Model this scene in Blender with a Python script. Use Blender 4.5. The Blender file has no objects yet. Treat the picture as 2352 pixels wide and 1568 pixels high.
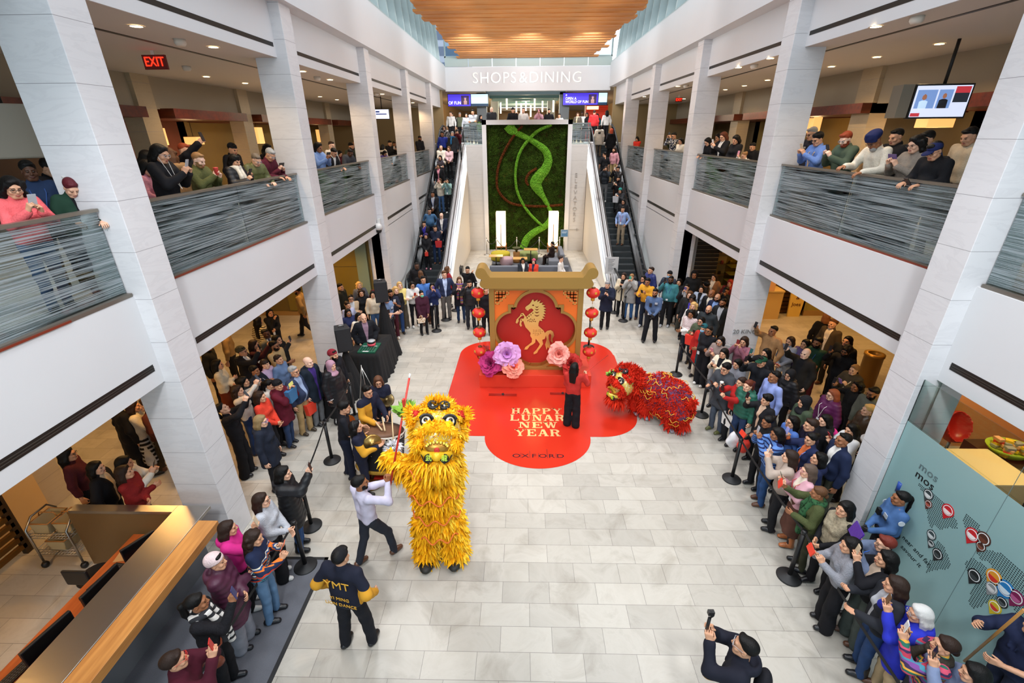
import bpy, bmesh, math, random
import numpy as np
from mathutils import Vector, Matrix
from math import sin, cos, pi, radians, sqrt, atan2
rnd = random.Random(7)
SC = bpy.context.scene
COL = SC.collection
# ---------------------------------------------------------------- camera
FPX = 1054.1; CXP, CYP = 1176.0, 784.0; CAMH = 6.3
_P, _Y, _R = radians(24.45), radians(1.355), radians(-.384)
FW = np.array([-sin(_Y)*cos(_P), cos(_Y)*cos(_P), -sin(_P)])
_rt = np.array([cos(_Y), sin(_Y), 0.]); _up = np.cross(_rt, FW)
RT = cos(_R)*_rt + sin(_R)*_up; UP = -sin(_R)*_rt + cos(_R)*_up
cd = bpy.data.cameras.new('camera'); cam = bpy.data.objects.new('camera', cd); COL.objects.link(cam)
cd.sensor_width = 36.; cd.lens = FPX/2352*36; cd.clip_start = .05; cd.clip_end = 300
cam.matrix_world = Matrix(((RT[0], UP[0], -FW[0], 0), (RT[1], UP[1], -FW[1], 0), (RT[2], UP[2], -FW[2], CAMH), (0, 0, 0, 1)))
SC.camera = cam
def ray(u, v): return FW + RT*((u-CXP)/FPX) - UP*((v-CYP)/FPX)
def onz(u, v, z=0.):
    d = ray(u, v); t = (z-CAMH)/d[2]; return np.array([0, 0, CAMH]) + d*t
def ony(u, v, y):
    d = ray(u, v); t = y/d[1]; return np.array([0, 0, CAMH]) + d*t
def onx(u, v, x):
    d = ray(u, v); t = x/d[0]; return np.array([0, 0, CAMH]) + d*t
# ---------------------------------------------------------------- sky, exposure
W = bpy.data.worlds.new('sky'); SC.world = W; W.use_nodes = True
bg = W.node_tree.nodes['Background']; bg.inputs[0].default_value = (.90, .94, 1., 1); bg.inputs[1].default_value = 1.75
SC.view_settings.view_transform = 'Standard'; SC.view_settings.look = 'None'
SC.view_settings.gamma = 1; SC.view_settings.use_curve_mapping = False
SC.view_settings.exposure = 0.14
cy = SC.cycles
cy.max_bounces = 7; cy.diffuse_bounces = 4; cy.glossy_bounces = 3; cy.transmission_bounces = 4; cy.transparent_max_bounces = 10
cy.use_denoising = True; cy.caustics_reflective = False; cy.caustics_refractive = False
cy.sample_clamp_indirect = 6
# ---------------------------------------------------------------- materials
MC = {}
def srgb(h):
    if isinstance(h, (tuple, list)): return tuple(h)
    h = PAL.get(h, h)
    c = [int(h[i:i+2], 16)/255 for i in (0, 2, 4)]
    return tuple(x/12.92 if x <= .04045 else ((x+.055)/1.055)**2.4 for x in c)
PAL = dict(navyt='1c2450', bk='17171b', nv='1d2438', wh='dcdad6', gy='74767a', lg='a9acb2', dg='3a3b40', rd='b8272a', rr='d8382c', mr='571c2a', br='5b3a28', tn='b08a5e', bg='c9b79c', cr='e0d6c4', gn='2f5a45', ol='5a5c34', lv='b9a6c4', pk='d38c9c', hp='c72c7c', cp='e8666a', bl='3c5f9e', lb='7f9cd0', den='41618c', dn='27395a', yl='e0b23c', mu='d49a2c', tl='3f7f88', dt='1f4c55', pu='4d3a70', wn='4b1f3a', kh='a58d62', og='d8622c', rb='1f3fae', dgn='1d3a2c', ch='2c2d31', st='8a7f74', hb='0c0a09', hd='2b1d16', hm='5a3c26', hl='8f6a44', hbl='c9a468', hg='9a9a98', hr='7a2d20', hau='8a3c22', hw='c8c8c6')
def mat(name, col=(.8, .8, .8), rough=.6, metal=0., spec=.5, bump=0., bscale=60., noise=0., nscale=4., emit=None, estr=0., sheen=0., trans=0., alpha=1., stretch=None):
    k = (name, str(col), rough, metal, bump, bscale, noise, nscale, str(emit), estr, trans, alpha)
    if k in MC: return MC[k]
    m = bpy.data.materials.new(name); m.use_nodes = True; nt = m.node_tree; N = nt.nodes; L = nt.links
    b = N['Principled BSDF']; c = srgb(col)
    b.inputs['Base Color'].default_value = (*c, 1); b.inputs['Roughness'].default_value = rough; b.inputs['Metallic'].default_value = metal
    b.inputs['Specular IOR Level'].default_value = spec
    if sheen: b.inputs['Sheen Weight'].default_value = sheen
    if trans: b.inputs['Transmission Weight'].default_value = trans
    if alpha < 1: b.inputs['Alpha'].default_value = alpha
    if emit is not None:
        b.inputs['Emission Color'].default_value = (*srgb(emit), 1); b.inputs['Emission Strength'].default_value = estr
    if bump or noise:
        tc = N.new('ShaderNodeTexCoord'); mp = N.new('ShaderNodeMapping'); L.new(tc.outputs['Object'], mp.inputs[0])
        if stretch: mp.inputs['Scale'].default_value = stretch
        if noise:
            n = N.new('ShaderNodeTexNoise'); n.inputs['Scale'].default_value = nscale; n.inputs['Detail'].default_value = 4
            L.new(mp.outputs[0], n.inputs['Vector'])
            mx = N.new('ShaderNodeMixRGB'); mx.blend_type = 'MULTIPLY'; mx.inputs[0].default_value = 1
            rp = N.new('ShaderNodeValToRGB'); rp.color_ramp.elements[0].color = (1-noise,)*3+(1,); rp.color_ramp.elements[1].color = (1+noise*.3,)*3+(1,)
            rp.color_ramp.elements[0].position = .3; rp.color_ramp.elements[1].position = .7
            L.new(n.outputs['Fac'], rp.inputs[0]); mx.inputs[1].default_value = (*c, 1); L.new(rp.outputs[0], mx.inputs[2]); L.new(mx.outputs[0], b.inputs['Base Color'])
        if bump:
            n2 = N.new('ShaderNodeTexNoise'); n2.inputs['Scale'].default_value = bscale; n2.inputs['Detail'].default_value = 3
            L.new(mp.outputs[0], n2.inputs['Vector'])
            bp = N.new('ShaderNodeBump'); bp.inputs['Strength'].default_value = bump; bp.inputs['Distance'].default_value = .02
            L.new(n2.outputs['Fac'], bp.inputs['Height']); L.new(bp.outputs[0], b.inputs['Normal'])
    MC[k] = m; return m
def nodes(name):
    m = bpy.data.materials.new(name); m.use_nodes = True
    return m, m.node_tree.nodes, m.node_tree.links, m.node_tree.nodes['Principled BSDF']
def ramp(N, stops):
    r = N.new('ShaderNodeValToRGB'); e = r.color_ramp.elements
    while len(e) < len(stops): e.new(.5)
    for i, (p, c) in enumerate(stops): e[i].position = p; e[i].color = (*srgb(c), 1)
    return r
def xyz(N, L, scale=(1, 1, 1), rot=(0, 0, 0), loc=(0, 0, 0)):
    tc = N.new('ShaderNodeTexCoord'); mp = N.new('ShaderNodeMapping'); mp.inputs['Scale'].default_value = scale; mp.inputs['Rotation'].default_value = rot; mp.inputs['Location'].default_value = loc
    L.new(tc.outputs['Object'], mp.inputs[0]); return mp.outputs[0]
# floor stone: running bond slabs .70 x .352
def floor_mat():
    m, N, L, b = nodes('pale_stone_tile')
    v = xyz(N, L, loc=(.28, .02, 0))
    br = N.new('ShaderNodeTexBrick'); br.inputs['Scale'].default_value = 1; br.offset = .43; br.squash = 1
    br.inputs['Brick Width'].default_value = .705; br.inputs['Row Height'].default_value = .352; br.inputs['Mortar Size'].default_value = .0035; br.inputs['Mortar Smooth'].default_value = .2
    br.inputs['Color1'].default_value = (*srgb('bdb9af'), 1); br.inputs['Color2'].default_value = (*srgb('aaa69d'), 1); br.inputs['Mortar'].default_value = (*srgb('84807a'), 1); br.inputs['Bias'].default_value = -.1
    L.new(v, br.inputs['Vector'])
    n = N.new('ShaderNodeTexNoise'); n.inputs['Scale'].default_value = 1.6; n.inputs['Detail'].default_value = 7; n.inputs['Roughness'].default_value = .65; n.inputs['Distortion'].default_value = .8
    L.new(v, n.inputs['Vector'])
    r = ramp(N, [(.3, 'b4aca0'), (.5, 'ffffff'), (.75, 'd6d2ca')]); L.new(n.outputs['Fac'], r.inputs[0])
    mx = N.new('ShaderNodeMixRGB'); mx.blend_type = 'MULTIPLY'; mx.inputs[0].default_value = .42; L.new(br.outputs['Color'], mx.inputs[1]); L.new(r.outputs[0], mx.inputs[2])
    L.new(mx.outputs[0], b.inputs['Base Color']); b.inputs['Roughness'].default_value = .38; b.inputs['Specular IOR Level'].default_value = .45
    return m
def marble_mat(col='d9d8da', vein='b9b7bb', joint=.62, off=0.):
    m, N, L, b = nodes('white_marble_cladding')
    v = xyz(N, L, scale=(.7, .7, 3.2))
    n = N.new('ShaderNodeTexNoise'); n.inputs['Scale'].default_value = 1.5; n.inputs['Detail'].default_value = 8; n.inputs['Roughness'].default_value = .6; n.inputs['Distortion'].default_value = 1.6
    L.new(v, n.inputs['Vector']); r = ramp(N, [(.36, col), (.46, vein), (.5, col), (.62, col), (.68, vein), (.74, col)]); L.new(n.outputs['Fac'], r.inputs[0])
    mx = N.new('ShaderNodeMixRGB'); mx.inputs[0].default_value = .2; mx.inputs[1].default_value = (*srgb(col), 1); L.new(r.outputs[0], mx.inputs[2])
    tc = N.new('ShaderNodeTexCoord'); sp = N.new('ShaderNodeSeparateXYZ'); L.new(tc.outputs['Object'], sp.inputs[0])
    a = N.new('ShaderNodeMath'); a.operation = 'ADD'; a.inputs[1].default_value = off; L.new(sp.outputs[2], a.inputs[0])
    md = N.new('ShaderNodeMath'); md.operation = 'PINGPONG'; md.inputs[1].default_value = joint/2; L.new(a.outputs[0], md.inputs[0])
    lt = N.new('ShaderNodeMath'); lt.operation = 'LESS_THAN'; lt.inputs[1].default_value = .0028; L.new(md.outputs[0], lt.inputs[0])
    m2 = N.new('ShaderNodeMixRGB'); L.new(lt.outputs[0], m2.inputs[0]); L.new(mx.outputs[0], m2.inputs[1]); m2.inputs[2].default_value = (*srgb('8f8d90'), 1)
    L.new(m2.outputs[0], b.inputs['Base Color']); b.inputs['Roughness'].default_value = .45
    return m
def wood_mat(name, c1, c2, scale=(1, 14, 14), rough=.4):
    m, N, L, b = nodes(name)
    v = xyz(N, L, scale=scale)
    n = N.new('ShaderNodeTexNoise'); n.inputs['Scale'].default_value = 1.3; n.inputs['Detail'].default_value = 5; L.new(v, n.inputs['Vector'])
    r = ramp(N, [(.3, c1), (.7, c2)]); L.new(n.outputs['Fac'], r.inputs[0]); L.new(r.outputs[0], b.inputs['Base Color']); b.inputs['Roughness'].default_value = rough
    return m
def rail_glass_mat():
    # etched glass: clear pane with thousands of fine wavering frosted lines
    m, N, L, b = nodes('etched_rail_glass')
    out = N['Material Output']
    v = xyz(N, L, scale=(1, .7, 70), rot=(radians(2), 0, 0))
    n = N.new('ShaderNodeTexNoise'); n.inputs['Scale'].default_value = 1.0; n.inputs['Detail'].default_value = 2.2; n.inputs['Distortion'].default_value = .55; L.new(v, n.inputs['Vector'])
    r = ramp(N, [(.42, '000000'), (.6, 'e8e8e8')]); L.new(n.outputs['Fac'], r.inputs[0])
    tr = N.new('ShaderNodeBsdfTransparent'); tr.inputs[0].default_value = (.80, .88, .87, 1)
    gl = N.new('ShaderNodeBsdfGlossy'); gl.inputs['Roughness'].default_value = .03; gl.inputs[0].default_value = (.9, .95, .97, 1)
    lw = N.new('ShaderNodeLayerWeight'); lw.inputs[0].default_value = .22
    cl = N.new('ShaderNodeMixShader'); L.new(lw.outputs['Fresnel'], cl.inputs[0]); L.new(tr.outputs[0], cl.inputs[1]); L.new(gl.outputs[0], cl.inputs[2])
    b.inputs['Base Color'].default_value = (*srgb('a9b4b9'), 1); b.inputs['Roughness'].default_value = .35
    f = N.new('ShaderNodeMath'); f.operation = 'MULTIPLY'; f.inputs[1].default_value = .74; L.new(r.outputs[0], f.inputs[0])
    mx = N.new('ShaderNodeMixShader'); L.new(f.outputs[0], mx.inputs[0]); L.new(cl.outputs[0], mx.inputs[1]); L.new(b.outputs[0], mx.inputs[2]); L.new(mx.outputs[0], out.inputs[0])
    return m
def clear_glass(name, tint=(.9, .95, .93), refl=.12, rough=.02):
    m, N, L, b = nodes(name); out = N['Material Output']
    tr = N.new('ShaderNodeBsdfTransparent'); tr.inputs[0].default_value = (*tint, 1)
    gl = N.new('ShaderNodeBsdfGlossy'); gl.inputs['Roughness'].default_value = rough
    lw = N.new('ShaderNodeLayerWeight'); lw.inputs[0].default_value = refl
    mx = N.new('ShaderNodeMixShader'); L.new(lw.outputs['Fresnel'], mx.inputs[0]); L.new(tr.outputs[0], mx.inputs[1]); L.new(gl.outputs[0], mx.inputs[2]); L.new(mx.outputs[0], out.inputs[0])
    return m
M_FLOOR = floor_mat(); M_MARBLE = marble_mat(); M_PIER = marble_mat('b9a78a', 'a08e70', .58)
M_WHITE = mat('white_paint', 'd6d6d8', .7, noise=.03, nscale=.6); M_SOFF = mat('soffit_paint', 'c4bdb4', .75)
M_SLOT = mat('slot_black', '15130f', .5); M_STEEL = mat('brushed_steel', 'b4b2ae', .32, 1., bump=.08, bscale=30, stretch=(.3, 20, 20)); M_DSTEEL = mat('dark_metal', '6f6c66', .4, .8)
M_RAILG = rail_glass_mat(); M_BLACK = mat('black_satin', '131315', .45); M_RUB = mat('black_rubber', '1b1c1e', .6)
def veneer(m, f):
    N, L = m.node_tree.nodes, m.node_tree.links; b = N['Principled BSDF']; t = N.new('ShaderNodeBsdfTranslucent'); mx = N.new('ShaderNodeMixShader'); mx.inputs[0].default_value = f
    L.new(b.inputs['Base Color'].links[0].from_socket, t.inputs[0]); L.new(b.outputs[0], mx.inputs[1]); L.new(t.outputs[0], mx.inputs[2]); L.new(mx.outputs[0], N['Material Output'].inputs[0]); return m
M_WOODC = veneer(wood_mat('ceiling_oak', 'd08e4a', 'e4a866', (1.2, 16, 16), .5), .4); M_OAK = wood_mat('oak_counter', 'a9713a', 'c98f4e', (14, 1.2, 14), .35)
M_CHERRY = wood_mat('cherry_desk', '9a4a1e', 'b35c28', (14, 1.2, 14), .4); M_REDWOOD = wood_mat('mahogany', '4a1c10', '6d2c16', (1, 8, 8), .35)
M_GLASS = clear_glass('shop_glass', (.88, .92, .88), .15)
# ---------------------------------------------------------------- mesh helpers
def mesh_np(name, V, F4, mats=(), mi=None, smooth=True, F3=None):
    me = bpy.data.meshes.new(name)
    V = np.asarray(V, np.float32); F4 = np.asarray(F4, np.int32).reshape(-1, 4); n3 = 0 if F3 is None else len(F3); n4 = len(F4)
    me.vertices.add(len(V)); me.vertices.foreach_set('co', V.ravel())
    lp = F4.ravel() if not n3 else np.concatenate([F4.ravel(), np.asarray(F3, np.int32).ravel()])
    me.loops.add(len(lp)); me.loops.foreach_set('vertex_index', lp)
    me.polygons.add(n4+n3)
    st = np.concatenate([np.arange(n4)*4, n4*4+np.arange(n3)*3]).astype(np.int32)
    me.polygons.foreach_set('loop_start', st)
    if smooth: me.polygons.foreach_set('use_smooth', np.ones(n4+n3, bool))
    for m in mats: me.materials.append(m)
    if mi is not None: me.polygons.foreach_set('material_index', np.asarray(mi, np.int32))
    me.update(calc_edges=True)
    return me
def link(name, me, parent=None, loc=None, rotz=0.):
    o = bpy.data.objects.new(name, me); COL.objects.link(o)
    if parent is not None: o.parent = parent
    if loc is not None: o.location = loc
    if rotz: o.rotation_euler.z = rotz
    return o
def tag(o, label=None, cat=None, group=None, kind=None):
    if label: o['label'] = label
    if cat: o['category'] = cat
    if group: o['group'] = group
    if kind: o['kind'] = kind
    return o
def empty(name, loc, label, cat, group=None, rotz=0.):
    o = link(name, None, None, loc, rotz); o.empty_display_size = .1
    return tag(o, label, cat, group)
class MB:
    """collects simple solids, builds them as one mesh object"""
    def __init__(s): s.v = []; s.f = []; s.m = []; s.sm = []; s.cur = 0
    def add(s, vs, fs, sm=False):
        o = len(s.v); s.v += [tuple(map(float, p)) for p in vs]
        for f in fs: s.f.append([o+i for i in f]); s.m.append(s.cur); s.sm.append(sm)
        return s
    def box(s, a, b):
        x0, y0, z0 = a; x1, y1, z1 = b
        return s.add([(x0, y0, z0), (x1, y0, z0), (x1, y1, z0), (x0, y1, z0), (x0, y0, z1), (x1, y0, z1), (x1, y1, z1), (x0, y1, z1)],
                     [(3, 2, 1, 0), (4, 5, 6, 7), (0, 1, 5, 4), (1, 2, 6, 5), (2, 3, 7, 6), (3, 0, 4, 7)])
    def obox(s, c, h, rz=0., rx=0., ry=0.):
        M = Matrix.Translation(c) @ Matrix.Rotation(rz, 4, 'Z') @ Matrix.Rotation(ry, 4, 'Y') @ Matrix.Rotation(rx, 4, 'X')
        vs = [M @ Vector((sx*h[0], sy*h[1], sz*h[2])) for sz in (-1, 1) for sx, sy in ((-1, -1), (1, -1), (1, 1), (-1, 1))]
        return s.add(vs, [(3, 2, 1, 0), (4, 5, 6, 7), (0, 1, 5, 4), (1, 2, 6, 5), (2, 3, 7, 6), (3, 0, 4, 7)])
    def prism(s, poly, axis, a, b):
        """extrude a 2D polygon along axis (0,1,2); poly given in the other two axes in order"""
        n = len(poly)
        def P(p, t):
            q = [0, 0, 0]; k = [i for i in range(3) if i != axis]; q[k[0]], q[k[1]], q[axis] = p[0], p[1], t; return q
        ar = sum(poly[i][0]*poly[(i+1) % n][1]-poly[(i+1) % n][0]*poly[i][1] for i in range(n))
        if (ar < 0) != (axis == 1): poly = poly[::-1]
        vs = [P(p, a) for p in poly]+[P(p, b) for p in poly]
        if b < a: pass
        fs = [tuple(range(n))[::-1], tuple(range(n, 2*n))]+[(i, (i+1) % n, n+(i+1) % n, n+i) for i in range(n)]
        return s.add(vs, fs)
    def band(s, top, bot, x0, x1):
        """solid between two (y, z) polylines of equal length, from x0 to x1"""
        n = len(top); o = [(x, *p) for x in (x0, x1) for L_ in (top, bot) for p in L_]; f = []
        for i in range(n-1):
            f += [(i, i+1, 2*n+i+1, 2*n+i), (n+i+1, n+i, 3*n+i, 3*n+i+1), (i+1, i, n+i, n+i+1), (2*n+i, 2*n+i+1, 3*n+i+1, 3*n+i)]
        f += [(0, 2*n, 3*n, n), (n-1, 2*n-1, 4*n-1, 3*n-1)]
        return s.add(o, f)
    def tube(s, pts, r, n=8, caps=True):
        pts = [Vector(p) for p in pts]; rs = r if isinstance(r, (list, tuple)) else [r]*len(pts)
        o = len(s.v); up = None
        for i, p in enumerate(pts):
            t = (pts[min(i+1, len(pts)-1)]-pts[max(i-1, 0)]).normalized()
            if up is None: up = Vector((0, 0, 1)) if abs(t.z) < .9 else Vector((1, 0, 0))
            x = t.cross(up); x = x.normalized() if x.length > 1e-6 else Vector((1, 0, 0)); y = x.cross(t).normalized(); up = y
            for k in range(n): a = 2*pi*k/n; s.v.append(tuple(p+(x*cos(a)+y*sin(a))*rs[i]))
        for i in range(len(pts)-1):
            for k in range(n): s.f.append([o+i*n+k, o+i*n+(k+1) % n, o+(i+1)*n+(k+1) % n, o+(i+1)*n+k]); s.m.append(s.cur); s.sm.append(True)
        if caps:
            s.f.append([o+k for k in range(n)][::-1]); s.f.append([o+(len(pts)-1)*n+k for k in range(n)]); s.m += [s.cur]*2; s.sm += [False]*2
        return s
    def lathe(s, prof, c=(0, 0, 0), n=24, sx=1., sy=1., sm=True, caps=True):
        o = len(s.v)
        for r, z in prof:
            for k in range(n): a = 2*pi*k/n; s.v.append((c[0]+r*cos(a)*sx, c[1]+r*sin(a)*sy, c[2]+z))
        for i in range(len(prof)-1):
            for k in range(n): s.f.append([o+i*n+k, o+i*n+(k+1) % n, o+(i+1)*n+(k+1) % n, o+(i+1)*n+k]); s.m.append(s.cur); s.sm.append(sm)
        if caps: s.f.append([o+k for k in range(n)][::-1]); s.f.append([o+(len(prof)-1)*n+k for k in range(n)]); s.m += [s.cur]*2; s.sm += [False]*2
        return s
    def build(s, name, mats, parent=None, loc=None, rotz=0., bevel=0.):
        me = bpy.data.meshes.new(name); me.from_pydata(s.v, [], s.f)
        for m in (mats if isinstance(mats, (list, tuple)) else [mats]): me.materials.append(m)
        me.polygons.foreach_set('material_index', s.m); me.polygons.foreach_set('use_smooth', s.sm); me.update()
        o = link(name, me, parent, loc, rotz)
        if bevel:
            b = o.modifiers.new('bevel', 'BEVEL'); b.width = bevel; b.segments = 2; b.limit_method = 'ANGLE'
        return o
def S(name, mb, m, **k): return tag(mb.build(name, m, **k), kind='structure')
def text_obj(name, body, size, m, extrude=.004, parent=None, loc=(0, 0, 0), rot=(0, 0, 0), spacing=1., align='CENTER', shear=0., sx=1.):
    cu = bpy.data.curves.new(name, 'FONT'); cu.body = body; cu.size = size; cu.extrude = extrude; cu.align_x = align; cu.align_y = 'CENTER'; cu.space_character = spacing; cu.shear = shear; cu.resolution_u = 3
    tmp = bpy.data.objects.new(name, cu); COL.objects.link(tmp)
    dg = bpy.context.evaluated_depsgraph_get(); me = bpy.data.meshes.new_from_object(tmp.evaluated_get(dg)); bpy.data.objects.remove(tmp)
    me.materials.clear(); me.materials.append(m)
    o = link(name, me, parent, loc); o.rotation_euler = rot; o.scale = (sx, 1, 1); return o
def copy_tree(o, parent=None):
    c = o.copy(); COL.objects.link(c)
    if parent is not None: c.parent = parent
    for ch in list(o.children): copy_tree(ch, c)
    return c
def lamp(kind, loc, energy, col=(1, .72, .42), size=.1, rot=None, spot=110, name='lamp_light', parent=None):
    l = bpy.data.lights.new(name, kind); l.energy = energy; l.color = col
    if kind == 'SPOT': l.spot_size = radians(spot); l.spot_blend = .6; l.shadow_soft_size = size
    elif kind == 'AREA': l.size = size; l.spread = radians(spot)
    else: l.shadow_soft_size = size
    o = bpy.data.objects.new(name, l); COL.objects.link(o); o.location = loc
    if rot: o.rotation_euler = rot
    if parent is not None: o.parent = parent
    return o
# added fill spots without fixtures: down into the hall, up to the ceiling
def aim(loc, to, energy, col=(.98, .98, 1), size=.5, spot=95, name='fill_spot'):
    o = lamp('SPOT', loc, energy, col, size, spot=spot, name=name); o.rotation_euler = (Vector(to)-Vector(loc)).to_track_quat('-Z', 'Y').to_euler(); return o
for sx, xx in ((1, -3.6), (-1, 4.1)):
    for yy, e in ((4, 700), (9, 900), (14, 1100), (19, 1300), (24, 1500), (29, 1500)): aim((xx, yy, 9.8), (xx+sx*2.6, yy+.8, 0), e*.9, spot=88)  # added fill over the hall floor, no such fixtures in the roof
    for yy in (13.5, 16, 18.5, 21, 23.5, 26, 28.5): aim((xx-sx*.7, yy, 8.6), (xx+sx*7.5, yy+1.5, 10.6), 330, (1, .99, .97), .5, 75, 'ceiling_fill')  # added fill that brightens the underside of the oak boards
    aim((xx+sx*2.5, -1.5, 9.5), (xx-sx*.6, 6, 1.2), 1500, spot=60)  # added fill on the fronts of the nearest columns
for xx in (-2.5, .3, 3.1): aim((xx, 24, 9.9), (xx, 32, 9.0), 620, spot=80, name='end_fill')  # added fill that lifts the end beam and its lettering
for sx, xx in ((1, -4.2), (-1, 4.7)):
    for yy in (16, 22, 28): aim((xx+sx*3.2, yy, 9.6), (xx-sx*.5, yy+2, 9.2), 110, spot=100, name='beam_fill')  # added fill on the crown beam faces, unseen source
# ================================================================ STRUCTURE
LX, RX = -4.85, 5.41            # atrium faces of the two colonnades
ROWS = [5.6, 10.95, 16.3, 21.75, 27.15]
SIDE = {'left': dict(f=-5.07, s=-1, face=LX, soff=3.12, top=4.39, up=7.74, big=8.70, bigx=-4.70, bt=9.98, rail=5.49, gx=-5.14),
        'right': dict(f=5.66, s=1, face=RX, soff=3.20, top=4.52, up=7.83, big=8.80, bigx=5.27, bt=10.10, rail=5.63, gx=5.74)}
YN, YF = -2.6, 32.0
S('floor', MB().box((-16, -4, -.3), (16, 62, 0)), M_FLOOR)
for sd, D in SIDE.items():
    s = D['s']
    def X(d, D=D, s=s): return D['face']+s*d
    def bx(mb, x0, x1, y0, y1, z0, z1): return mb.box((min(x0, x1), y0, z0), (max(x0, x1), y1, z1))
    for y in ROWS:
        S('column', bx(MB(), X(0), X(.68), y, y+.5, 0, D['big']), M_MARBLE, bevel=.006)
    # gallery slab, upper band, projecting top beam
    S('gallery_slab', bx(MB(), D['f'], s*14.5, YN, 31.9, D['soff'], D['top']), M_WHITE)
    S('ceiling_gallery', bx(MB(), D['f']+s*.03, s*14.5, YN, 31.9, D['up'], D['big']+.02), M_SOFF)
    S('beam_band', bx(MB(), D['f']-s*0, D['f']+s*.03, YN, 31.9, D['up'], D['big']+.02), M_WHITE)
    S('beam_crown', bx(MB(), D['bigx'], D['bigx']+s*1.1, YN, YF, D['big'], D['bt']), M_WHITE)
    # lower solid wall beyond the third bay, outer walls
    S('wall_'+sd, bx(MB(), D['f'], D['f']+s*.3, ROWS[2], 31.9, 0, D['soff']+.02), M_WHITE)
    S('wall_outer_'+sd, bx(MB(), s*14.4, s*14.7, YN, 31.9, 0, 9), mat('outer_wall', '7a6a52', .8))
    # black slot diffusers let into the bands
    edges = [YN]+ROWS+[31.5]
    n = 0
    for i in range(len(edges)-1):
        a = edges[i]+(.55 if i else 0); b = edges[i+1]-.05
        z = D['soff']
        if i < 4:
            sl = bx(MB(), D['f']-s*.004, D['f']+s*.05, a+.25 if i else a, b-.05, z+.215, z+.315)
            S('trim_slot', sl, M_SLOT)
            gr = MB()
            for k in (.25, .28): bx(gr, D['f']-s*.010, D['f'], a+.25 if i else a, b-.05, z+k-.004, z+k+.004)
            S('trim_slot_fin', gr, mat('slot_fin', '37342f', .4))
        elif i == 4: S('trim_slot', bx(MB(), D['f']-s*.006, D['f']+s*.05, a+.6, b-.9, z+.215, z+.315), M_SLOT)
        if i < 5: S('trim_slot_upper', bx(MB(), D['f']-s*.006, D['f']+s*.05, a+.1, b-.03, D['up']+.18, D['up']+.255), M_SLOT)
        # gallery glass railings, one per bay
        if i < 5:
            bayname = ['nearest the camera', 'second bay from the camera', 'third bay from the camera', 'fourth bay from the camera', 'farthest bay beside the escalator'][i]
            r = empty('glass_railing', (D['gx'], (a+b)/2, D['top']), f'etched glass gallery railing on the {sd} side, {bayname}', 'railing', 'etched glass gallery railings')
            a2 = max(a, .75); hl = (b+.03-a2)/2; cyy = (a2+b+.03)/2-(a+b)/2
            npan = 2 if hl > 1.5 else 1
            for q in range(npan):
                w = 2*hl/npan; p0 = cyy-hl+q*w
                MB().box((-.008, p0+.006, .04), (.008, p0+w-.006, D['rail']-D['top']-.02)).build('glass_panel', M_RAILG, r)
            MB().box((-.035, cyy-hl, D['rail']-D['top']-.025), (.035, cyy+hl, D['rail']-D['top']+.012)).build('handrail', mat('rail_cap', '8d857a', .35, .7), r)
            MB().box((-.05-(0 if s > 0 else -.0), cyy-hl, 0), (.075 if s < 0 else .05, cyy+hl, .045)).build('base_channel', mat('rail_base', '7c756c', .4, .6), r)
            if i < 2: MB().box((.076 if s < 0 else -.058, cyy-hl, .002), (.084 if s < 0 else -.05, cyy+hl-.9, .028)).build('edge_strip', mat('red_edge', '7a2f1c', .4), r)
    # clerestory above the crown beam: sill, fins, panes
    S('trim_sill', bx(MB(), D['bigx']+s*.05, D['bigx']+s*1.1, 13, YF, D['bt'], D['bt']+.08), mat('clere_metal', 'b9c2c0', .4, .2))
    y = 13.4; n = 0
    while y < 31.9:
        fin = MB(); fin.prism([(D['bigx']+s*.10, D['bt']+.08), (D['bigx']+s*.52, D['bt']+.08), (D['bigx']+s*.62, 12.6), (D['bigx']+s*.30, 12.6)], 1, y-.05, y+.05)
        S('trim_fin', fin, mat('fin_white', 'c6cecc', .5))
        if y < 30.9:
            w = MB(); x0 = D['bigx']+s*.50; x1 = D['bigx']+s*.56
            for (ya, yb, za, zb) in ((y+.05, y+.13, 10.1, 12.6), (y+1.12, y+1.2, 10.1, 12.6), (y+.05, y+1.2, 10.1, 10.2), (y+.05, y+1.2, 11.05, 11.13), (y+.05, y+1.2, 12.5, 12.6)): bx(w, x0, x1, ya, yb, za, zb)
            fr = S(f'window_{n}', w, mat('win_frame', 'aab4b2', .4)); n += 1
            MB().box((min(x0, x1)+.025, y+.1, 10.15), (min(x0, x1)+.033, y+1.15, 12.55)).build('pane', clear_glass('clere_glass', (.8, .9, .93), .1), fr)
        y += 1.25
# roof and far end
g = MB()
for k in range(9): g.box((-6.4, 12.8+k*2.4, 12.6), (7, 12.9+k*2.4, 12.8))
w = S('window_96', g, mat('win_frame', 'aab4b2', .4)); MB().box((-6.4, 12.8, 12.7), (7, 32.4, 12.71)).build('pane', clear_glass('clere_glass', (.8, .9, .93), .1), w)
S('wall_gallery_end', MB().box((-14.5, 31.7, 0), (-4.95, 31.95, 9)).box((5.55, 31.7, 0), (14.5, 31.95, 9)), mat('gallery_end', 'a08a62', .8))
g = MB()
for k in range(12): g.box((-16+k*2.9, -3.95, 0), (-15.9+k*2.9, -3.85, 12))
for z in (0, 4.3, 9): g.box((-16, -3.95, z), (16, -3.85, z+.12))
w = S('window_98', g, mat('win_frame', 'aab4b2', .4)); MB().box((-16, -3.91, .1), (16, -3.9, 12)).build('pane', clear_glass('clere_glass', (.8, .9, .93), .1), w)
S('wall_end', MB().box((-4.75, 32, 8.64), (5.35, 32.5, 9.93)), M_WHITE)
g = MB()
for k in range(7): g.box((-4.7+k*1.44, 32.02, 9.95), (-4.7+k*1.44+1.4, 32.1, 10.42))
S('trim_end', g, mat('end_panel', 'a9b3ae', .45))
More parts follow.
